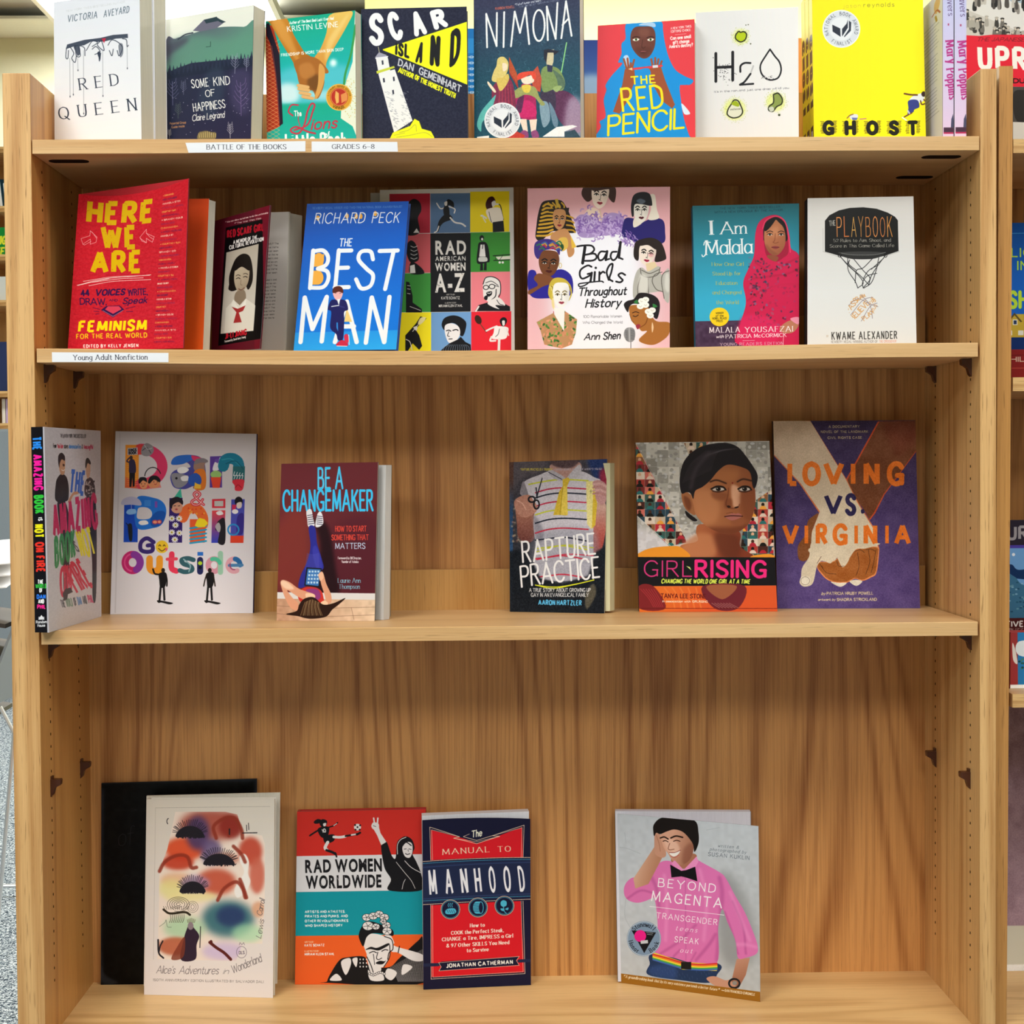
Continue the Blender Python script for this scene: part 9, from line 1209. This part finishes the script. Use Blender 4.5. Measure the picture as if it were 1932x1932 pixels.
strip('shelf_label', 'paper label reading BATTLE OF THE BOOKS on the top shelf edge', 'BATTLE OF THE BOOKS', [(.1966, .624+ZO), (.3499, .6257+ZO), (.3497, .6126+ZO), (.2004, .6114+ZO)], (.175, .84), .42)
strip('shelf_label', 'paper label reading GRADES 6\u20138 on the top shelf edge', 'GRADES 6\u20138', [(.3577, .6252+ZO), (.4674, .6242+ZO), (.4681, .6118+ZO), (.3576, .6122+ZO)], (.235, .73), .42)
strip('shelf_label', 'paper label reading Young Adult Nonfiction on the second shelf edge', 'Young Adult Nonfiction', [(.0224, .3578+ZO), (.1713, .356+ZO), (.1712, .344+ZO), (.0225, .3452+ZO)], (.18, .82), .46)
# ------------------------------------------------------------------ the other side of the case
rs = box('rear_shelf', 0, Wd, D+.0125, .5, Z1-.018, Z1, W_TOP, None, 0, label='oak shelf on the far side of the case, carrying the blue backs of books', category='shelf')
def back_book(x0, x1, zt, col, lab, fn=None, y=.292):
    t = empty('hardcover_book', ((x0+x1)/2, y, Z1), lab, 'book', 'books standing on the far side'); h = zt+ZO-Z1; a = (x1-x0)/2
    C = [(-a, 0, h), (a, 0, h), (a, 0, .0002), (-a, 0, .0002), (-a, .0025, h), (a, .0025, h), (a, .0025, .0002), (-a, .0025, .0002)]
    sh = lambda C, d, k=0: [(x, y_+d, z) for x, y_, z in C]
    if fn: m = [art(fn.__name__[2:], [(0, 0), ((x1-x0)*1400, 0), ((x1-x0)*1400, h*1400), (0, h*1400)], 2, fn), mat('cover_'+col, col)]; hexa('back_cover', C, m, t, 'front')
    else: hexa('back_cover', C, mat('cover_'+col, col), t)
    hexa('page_block', [(x*.97, y_+.0026, z if z < .01 else z-.003) for x, y_, z in C[:4]]+[(x*.97, y_+.02, z if z < .01 else z-.003) for x, y_, z in C[:4]], pages('cream_pages', 'd9d2c2'), t)
    hexa('front_cover', sh(C, .0202), mat('cover_'+col, col), t); hexa('spine', [(a-.002, .0025, h), (a, .0025, h), (a, .0025, .0002), (a-.002, .0025, .0002), (a-.002, .02, h), (a, .02, h), (a, .02, .0002), (a-.002, .02, .0002)], mat('cover_'+col, col), t)
def a_bluerear(c):
    c.at(0, 0, 1); c.P([-9, -9, 900, -9, 900, 900, -9, 900], '1878c4')
    for k in range(16): c.T('travels between', 60, 60+k*12, 200, 60+k*12, 6, 'cfe4f4', 's', .08)
    c.R(0, 20, 400, 50, '2c90d8')
def a_duskrear(c):
    c.at(0, 0, 1); c.P([-9, -9, 900, -9, 900, 900, -9, 900], ('24408c', '4c7cb8', 0, 0, 0, 150)); c.S([0, 90, 60, 70, 120, 100, 200, 80, 260, 120, 0, 130], 'a8c4dc', .8, 10); c.P([-9, 130, 900, 120, 900, 900, -9, 900], '2c2c74'); c.C([30, -5, 34, 60, 26, 130, 34, 240], 2, '1c2450'); c.T('the night sea', 20, 170, 150, 168, 10, 'b8b4d8', 's', .08)
back_book(.43, .573, .847, '1878c4', 'bright blue book back seen in the gap beside the teal comic', a_bluerear)
back_book(.70, .84, .83, '2c2c74', 'dusk blue book back seen in the gap left of the red paperback', a_duskrear)
back_book(.93, 1.0555, .832, 'd88a3c', 'orange book edge seen between the plain white book and yellow copies')
# ------------------------------------------------------------------ neighbouring case on the right
nx = 1.2445; nc = empty('bookcase', (nx+.4, .02, 0), 'second oak bookcase beyond the right post, only its left edge in view', 'bookcase')
NP = [(nx+.0065, .02, .7235+ZO), (nx+.0245, .02, .7238+ZO), (nx+.017, .02, 0), (nx-.001, .02, 0), (nx+.0065, .30, .7235+ZO), (nx+.0245, .30, .7238+ZO), (nx+.017, .30, 0), (nx-.001, .30, 0)]
hexa('side_panel', [Vector(p)-nc.location for p in NP], W_NB, nc)
N0, N1 = nx+.026, nx+.85
local(box('back_panel', N0, N1, .30, .31, -.125+ZO, .745+ZO, W_BACK, nc), nc); local(box('side_panel', N1, N1+.02, .02, .30, 0, .72+ZO, W_SIDEL, nc), nc)
local(box('bottom_board', nx+.018, N1, .02, .30, -.56+ZO, -.537+ZO, W_BASE, nc), nc)
for z, lab in ((.629, 'top shelf of the right-hand bookcase, under the red history book'), (.3186, 'middle shelf of the right-hand bookcase under dark red books'), (-.098, 'lower shelf of the right-hand bookcase above the mauve board')):
    s = empty('shelf', ((N0+N1)/2, .02, z+ZO), lab, 'shelf', 'shelves of the right-hand bookcase'); o = box('board', N0-(N0+N1)/2-.001, N1-(N0+N1)/2-.001, 0, .275, -.018, 0, [W_TOP, W_EDGE], s)
    for f in o.data.polygons:
        if f.normal.y < -.7: f.material_index = 1
def a_lighthouse(c):
    c.at(1440, 320, 3.927); c.P([1780, 380, 2800, 380, 2800, 1500, 1780, 1500], ('1454a8', '1c64c8', 1900, 400, 1900, 1100)); c.L([1850, 470, 2700, 460], 6, '3c8cd0'); Y = 'b8d83c'
    c.T('LIGHTS', 1868, 640, 2250, 640, 60, Y, 's', .08, .1); c.T('IN THE', 1912, 735, 2250, 735, 60, Y, 's', .08, .1); c.T('SHACKLE BAY', 1845, 1010, 2700, 1000, 110, Y, 's', .12, .03)
    c.P([1780, 1130, 2800, 1100, 2800, 1500, 1780, 1500], '14306c'); c.P([1850, 1110, 1893, 1060, 2050, 1060, 2050, 1230, 1850, 1230], 'c8a83c'); c.P([1838, 1115, 1893, 1050, 1950, 1115, 1938, 1120, 1893, 1068, 1850, 1122], '5c4c2c'); c.R(1880, 1100, 1915, 1140, 'e8e4d8'); c.R(1886, 1106, 1909, 1134, '2c3c5c'); c.R(1848, 1180, 1876, 1215, 'e8e4d8'); c.R(1920, 1180, 1960, 1215, 'e8e4d8')
def a_redbox(c):
    c.at(1440, 320, 3.927); c.P([1780, 1200, 2800, 1200, 2800, 1700, 1780, 1700], '7c1e1e'); c.T('CHILDREN', 1700, 1432, 2200, 1428, 32, 'c8b09c', 's', .1); c.L([1800, 1480, 2700, 1476], 5, 'a84838'); c.L([1800, 1385, 2700, 1380], 5, '5c1414')
def a_ocean(c):
    c.at(1440, 780, 3.927); c.P([1780, 780, 2900, 780, 2900, 1800, 1780, 1800], '2a2230'); c.T('SURVIVORS', 1700+60, 940, 2500, 935, 90, '9c9498', 'k', .12, .05); c.P([1780, 985, 2900, 985, 2900, 1010, 1780, 1010], '4c3c9c')
    c.P([1780, 1008, 2900, 1008, 2900, 1530, 1780, 1530], '6c9cd0'); c.S([1820, 1140, 1880, 1130, 1932, 1170, 2100, 1150, 2300, 1200, 2300, 1260, 1820, 1220], '14305c'); c.S([1820, 1210, 1900, 1220, 2000, 1290, 2400, 1260, 2400, 1540, 1820, 1540], '3c6c8c'); g = np.random.default_rng(3)
    for k in range(150): c.E(1825+g.random()*700, 1230+g.random()*290, 10, 6, ('8cb4cc', '1c4460', '6c98a8', '24546c')[k % 4], .8)
    c.E(1892, 1055, 12, 12, 'e8ecf4'); c.P([1780, 1530, 2900, 1525, 2900, 1640, 1780, 1645], '4c1a1c'); c.T('THE FIVE EPIC', 1700, 1595, 2120, 1592, 40, 'e8e0dc', 'k', .12); c.T('BLIZZARDS', 1860, 1622, 2080, 1622, 15, 'c8a8a0', 's', .08)
def a_oceanlow(c):
    c.at(1440, 780, 3.927); c.P([1780, 1600, 2900, 1600, 2900, 2000, 1780, 2000], '2c7cb8'); c.P([1780, 1600, 1868, 1600, 1872, 2000, 1780, 2000], 'a03838'); c.S([1830, 1700, 1855, 1760, 1868, 1850, 1835, 1820], 'e8dcd4'); c.S([1880, 1690, 2100, 1700, 2100, 1800, 1880, 1790], 'e4e8ec'); g = np.random.default_rng(4)
    for k in range(60): c.E(1880+g.random()*300, 1800+g.random()*120, 10, 8, ('2c5c54', '1c4440', '4c8074')[k % 3], .9)
def side_book(nm, x0, x1, y, z0, z1, t, fn, q, col, lab, grp='books on the right-hand bookcase'):
    e = empty(nm, ((x0+x1)/2, y, z0+ZO), lab, 'book', grp); a = (x1-x0)/2; h = z1-z0
    P_ = lambda y0, y1, i=0, j=0: [(-a+j, y0, h-i), (a-i, y0, h-i), (a-i, y0, .0002), (-a+j, y0, .0002), (-a+j, y1, h-i), (a-i, y1, h-i), (a-i, y1, .0002), (-a+j, y1, .0002)]
    hexa('front_cover', P_(0, .0025), [art(fn.__name__[2:], q, 2.2, fn), mat('cover_'+col, col)], e, 'front'); hexa('page_block', P_(.0026, t-.0026, .003, .002), pages('cream_pages', 'd9d2c2'), e); hexa('back_cover', P_(t-.0025, t), mat('cover_'+col, col), e)
    hexa('spine', [(x if abs(x+a) < .0001 else -a+.0018, y_, z) for x, y_, z in P_(.0026, t-.0026)], mat('cover_'+col, col), e)
side_book('hardcover_book', 1.2965, 1.44, .14, .3188, .538, .022, a_lighthouse, [(1902, 420), (2096, 420), (2096, 716), (1902, 716)], '1454a8', 'blue book with yellow-green lettering and a yellow house, past the right post')
side_book('paperback_book', 1.279, 1.45, .055, .3188, .3575, .05, a_redbox, [(1900, 662), (2140, 662), (2140, 716), (1900, 716)], '7c1e1e', 'low dark red book box below the blue house book')
side_book('hardcover_book', 1.2965, 1.45, .14, -.0978, .1265, .022, a_ocean, [(1903, 984), (2110, 984), (2110, 1290), (1903, 1290)], '2a2230', 'dark book with grey capitals over a stormy sea, lower right bookcase')
side_book('paperback_book', 1.283, 1.44, .07, -.0978, -.022, .03, a_oceanlow, [(1902, 1194), (2125, 1194), (2125, 1296), (1902, 1296)], 'a03838', 'small red and blue seascape book in front of the stormy sea book')
def a_mauve(c):
    c.at(1440, 1452, 3.927); c.P([1780, -600, 2900, -600, 2900, 1250, 1780, 1250], ('8c7078', 'a88c9c', 1900, -400, 1900, 900)); c.noise(.05, 5, 2); c.noise(.05, 60, 3)
    c.ring(1990, -60, 110, 330, 12, 'd4ccc8', .9); c.P([1780, 1215, 2900, 1215, 2900, 1500, 1780, 1500], 'd8d6c8')
pb = empty('poster_board', (1.42, .24, -.537+ZO), 'mauve board with a pale oval outline and white foot strip in the right bookcase', 'poster')
hexa('board', [(-.145, .03, .40), (.35, .03, .40), (.35, 0, .0003), (-.145, 0, .0003), (-.145, .036, .40), (.35, .036, .40), (.35, .006, .0003), (-.145, .006, .0003)], [art('mauve', [(1896, 1328), (2560, 1328), (2560, 1846), (1896, 1846)], 1.2, a_mauve), mat('board_back', '8c8078', .8)], pb, 'front')
# ------------------------------------------------------------------ the room
def struct(o): o['kind'] = 'structure'; return o
car = bpy.data.materials.new('carpet'); car.use_nodes = True; n, l = car.node_tree.nodes, car.node_tree.links; b = n['Principled BSDF']; b.inputs['Roughness'].default_value = .95; b.inputs['Specular IOR Level'].default_value = .1
tc = n.new('ShaderNodeTexCoord'); t1 = n.new('ShaderNodeTexNoise'); t1.inputs['Scale'].default_value = 210; t1.inputs['Detail'].default_value = 2; t1.inputs['Distortion'].default_value = 1.2; l.new(tc.outputs['Object'], t1.inputs['Vector'])
cr = n.new('ShaderNodeValToRGB'); cr.color_ramp.elements[0].position = .40; cr.color_ramp.elements[0].color = srgb('2c3846'); cr.color_ramp.elements[1].position = .60; cr.color_ramp.elements[1].color = srgb('d0d8de'); e = cr.color_ramp.elements.new(.5); e.color = srgb('76848f')
l.new(t1.outputs['Fac'], cr.inputs[0]); l.new(cr.outputs[0], b.inputs['Base Color']); bp = n.new('ShaderNodeBump'); bp.inputs['Distance'].default_value = .003; l.new(t1.outputs['Fac'], bp.inputs['Height']); l.new(bp.outputs[0], b.inputs['Normal'])
struct(meshobj('floor', [(-6, -7, 0), (6, -7, 0), (6, 7, 0), (-6, 7, 0), (-6, -7, -.05), (6, -7, -.05), (6, 7, -.05), (-6, 7, -.05)], [(0, 1, 2, 3), (7, 6, 5, 4), (0, 4, 5, 1), (1, 5, 6, 2), (2, 6, 7, 3), (3, 7, 4, 0)], car))
WALLM = mat('wall_paint', 'fff8aa', .9, .2, .02, 40); WALLG = mat('wall_paint_far', 'd6d7bd', .9, .2, .02, 40)
struct(box('wall_back', -6, 6, 5.0, 5.1, 0, CEIL+.4, WALLG)); struct(box('wall_right', .18, 6, 3.6, 3.7, 0, CEIL+.4, WALLM)); struct(box('wall_left', -6.1, -6, -7, 5.1, 0, CEIL+.4, WALLG))
struct(box('wall_front', -6, 6, -7.1, -7, 0, CEIL+.4, WALLG)); struct(box('wall_east', 6, 6.1, -7, 5.1, 0, CEIL+.4, WALLG))
# suspended ceiling: grid of tees with tiles, lamps let in
TILE = mat('ceiling_tile', 'e4e4d8', .95, .1, .05, 120); TEE = mat('ceiling_tee', 'd8d8cc', .6)
cg = struct(box('ceiling', -6, 6, -7, 5.0, CEIL+.05, CEIL+.1, mat('ceiling_void', 'b8b8b0', .9)))
tile_me = None; lamps = {(-4, 14), (-3, 14), (1, 8), (2, 8), (0, 2), (1, 2), (4, 2), (5, 2), (-3, 0), (-2, 0), (1, -2), (2, -2)}; tee_v, tee_f = [], []
S = .61; LAMP_SPOTS = [(-.70, 4.42, .9, .55), (-.5, -1.5, 1.2, 1.2), (1.7, -1.7, 1.2, 1.2), (-1.2, -3.7, 1.2, 1.2), (1.2, -4.1, 1.2, 1.2), (1.4, 2.3, 2.4, .6)]
for i in range(-9, 10):
    for j in range(-11, 9):
        x, y = i*S-.15, j*S+.12
        if abs(x) > 5.6 or any(abs(x-a) < sx/2+S/2-.02 and abs(y-b_) < sy/2+S/2-.02 for a, b_, sx, sy in LAMP_SPOTS): continue
        if not (y > -1 and -3 < x < 4): continue
        if tile_me is None:
            o = box('ceiling_tile', -S/2+.012, S/2-.012, -S/2+.012, S/2-.012, 0, .015, TILE, cg); o.location = Vector((x, y, CEIL-.002)); tile_me = o.data; o.parent = cg; o.location = Vector((x, y, CEIL-.002))-cg.location
        else: o = link('ceiling_tile', tile_me, None, cg, Vector((x, y, CEIL-.002))-cg.location)
for i in range(-9, 11): x = i*S-.15-S/2; k = len(tee_v); tee_v += [(x-.012, -7, CEIL-.006), (x+.012, -7, CEIL-.006), (x+.012, 5, CEIL-.006), (x-.012, 5, CEIL-.006), (x-.012, -7, CEIL), (x+.012, -7, CEIL), (x+.012, 5, CEIL), (x-.012, 5, CEIL)]; tee_f += [tuple(k+q for q in f) for f in CUBE]
for j in range(-11, 9): y = j*S+.12-S/2; k = len(tee_v); tee_v += [(-6, y-.012, CEIL-.0065), (6, y-.012, CEIL-.0065), (6, y+.012, CEIL-.0065), (-6, y+.012, CEIL-.0065), (-6, y-.012, CEIL), (6, y-.012, CEIL), (6, y+.012, CEIL), (-6, y+.012, CEIL)]; tee_f += [tuple(k+q for q in f) for f in CUBE]
o = meshobj('ceiling_grid', [Vector(v)-cg.location for v in tee_v], tee_f, TEE, cg, kind='stuff')
GLOW = mat('lamp_diffuser', 'fffdf4', .5, emit=5.); FRM = mat('lamp_frame', 'e8e8e4', .5)
for k, (x, y, sx, sy) in enumerate(LAMP_SPOTS):
    t = empty('ceiling_lamp', (x, y, CEIL-.05), ('bright ceiling lamp glowing above the dark forest book', 'recessed ceiling lamp left above the viewer', 'recessed ceiling lamp right above the viewer', 'recessed ceiling lamp left behind the viewer', 'recessed ceiling lamp right behind the viewer', 'long recessed ceiling lamp by the cream wall')[k], 'lamp', 'ceiling lamps')
    box('diffuser', -sx/2, sx/2, -sy/2, sy/2, .02, .03, GLOW, t)
    for a in ((-sx/2-.02, sx/2+.02, -sy/2-.02, -sy/2), (-sx/2-.02, sx/2+.02, sy/2, sy/2+.02), (-sx/2-.02, -sx/2, -sy/2, sy/2), (sx/2, sx/2+.02, -sy/2, sy/2)): box('frame', *a, .01, .05, FRM, t)
# ------------------------------------------------------------------ far left: counter, display case and rack seen past the left post
ct = box('counter', -2.6, -.9, 3.98, 4.5, 0, 1.0, mat('grey_fabric', '8a949c', .9, .1, .1, 300), None, .01, label='grey cloth-fronted counter far behind the left post', category='counter')
fc = empty('bookcase', (-1.75, 4.0, 1.0), 'distant wooden display case standing on the grey counter, left edge of the picture', 'bookcase')
box('side_panel', -.85, -.83, 0, .3, 0, 1.05, W_SIDEL, fc); box('side_panel', .83, .85, 0, .3, 0, 1.05, W_SIDEL, fc); box('back_panel', -.83, .83, .28, .3, 0, 1.05, W_LIP, fc)
for z in (0, .12, .46, .63, .81, 1.03): box('shelf_board', -.83, .83, 0, .28, z, z+.022, W_EDGE, fc)
def a_farg(c): c.at(0, 0, 1); c.P([-9, -9, 400, -9, 400, 400, -9, 400], '1c8c3c'); c.T('GOODNIGHT', 14, 50, 120, 50, 22, 'e8e83c', 'si', .12); c.T('MONKEYS', 14, 84, 120, 84, 22, 'e8e83c', 'si', .12); c.R(0, 100, 300, 140, '0c9c6c')
def a_farw(c): c.at(0, 0, 1); c.P([-9, -9, 400, -9, 400, 400, -9, 400], '14303c'); c.T('WAVES', 10, 90, 130, 90, 80, 'eceef0', 'k', .12)
def far_book(x0, x1, z0, z1, col, lab, fn=None):
    h = z1-z0; a = (x1-x0)/2; t = empty('book', ((x0+x1)/2, 4.05, 1.0+z0), lab, 'book', 'books in the distant display case'); C = [(-a, 0, h), (a, 0, h), (a, 0, .001), (-a, 0, .001), (-a, .003, h), (a, .003, h), (a, .003, .001), (-a, .003, .001)]
    m = [art(fn.__name__[2:], [(0, 0), ((x1-x0)*800, 0), ((x1-x0)*800, h*800), (0, h*800)], 1, fn), mat('cover_'+col, col)] if fn else mat('cover_'+col, col)
    hexa('front_cover', C, m, t, 'front' if fn else None); hexa('page_block', [(x*.96, y+.003, z-.002*(z > .01)) for x, y, z in C[:4]]+[(x*.96, y+.02, z-.002*(z > .01)) for x, y, z in C[:4]], pages('cream_pages', 'd9d2c2'), t)
far_book(-1.3, -1.19, .832, .94, '14303c', 'dark book with white letters, upper shelf of the distant case', a_farw)
far_book(-1.33, -1.178, .652, .76, '1c8c3c', 'green book with yellow lettering in the distant case', a_farg)
far_book(-1.28, -1.18, .482, .575, 'd8dcd8', 'pale book in the distant case under the green one')
far_book(-1.26, -1.183, .142, .33, '1c2c5c', 'navy book low in the distant case')
for k, (c_, w_) in enumerate((('e8e4d8', .012), ('c8b0d8', .01), ('f0f0e8', .013), ('e8d83c', .014), ('d8c83c', .012))): 
    x = -1.235+k*.0145; far_book(x, x+w_, .0225, .115, c_, ('cream', 'lilac', 'white', 'bright yellow', 'mustard')[k]+' spine among thin books on the lowest distant shelf')
rk = empty('magazine_rack', (-.42, 1.0, 0), 'wire rack of white papers and dark trays beside the left post', 'rack')
WIRE = mat('white_wire', 'd4d8dc', .3, metal=.6); GREYM = mat('grey_metal', '8c9296', .4, metal=.3); TRAY = mat('dark_tray', '3c342e', .5, grain=.2, gs=60)
def bar(name, p, q, r, m, parent):
    p, q = Vector(p), Vector(q); d = (q-p).normalized(); u = d.orthogonal().normalized(); v = d.cross(u); vs = [b_+u*r*math.cos(a)+v*r*math.sin(a) for b_ in (p, q) for a in [math.tau*i/8 for i in range(8)]]
    return meshobj(name, vs, [tuple(range(7, -1, -1)), tuple(range(8, 16))]+[(i, (i+1) % 8, 8+(i+1) % 8, 8+i) for i in range(8)], m, parent)
meshobj('side_plate', [(.135, -.1, .585), (.135, .12, .66), (.10, .12, .42), (.06, -.1, .40), (.14, -.1, .585), (.14, .12, .66), (.105, .12, .42), (.065, -.1, .40)], CUBE, GREYM, rk)
for k in range(4): z = .59-k*.06; meshobj('tray', [(-.12, -.08, z), (.112-k*.016, -.1, z-.035), (.112-k*.016, .1, z-.03), (-.12, .12, z), (-.12, -.08, z+.008), (.112-k*.016, -.1, z-.027), (.112-k*.016, .1, z-.022), (-.12, .12, z+.008)], CUBE, TRAY, rk)
for p, q in (((.10, -.1, .41), (.125, -.1, .36)), ((.125, -.1, .36), (.09, -.1, .02)), ((.10, .12, .41), (.10, .12, .02)), ((-.12, -.1, .60), (-.12, -.1, .02)), ((.09, -.1, .02), (-.12, -.1, .02)), ((.10, .12, .02), (-.12, .12, .02)), ((-.12, .12, .6), (-.12, .12, .02))): bar('wire', p, q, .004, WIRE, rk)
for k in range(3):
    z = .665-k*.022; s = empty('paper_sheet', (-.42+.02, 1.0, z+.02), ('topmost white sheet fanned on the wire rack', 'middle white sheet fanned on the wire rack', 'lowest white sheet fanned on the wire rack')[k], 'paper', 'white sheets on the wire rack'); meshobj('sheet', [(-.16, -.1, -.03), (.112-k*.006, -.12, -.01), (.108, .1, .03), (-.12, .12, .01), (-.16, -.1, -.028), (.112-k*.006, -.12, -.008), (.115, .1, .032), (-.12, .12, .012)], CUBE, mat('white_paper', 'f0f0f2', .7), s)
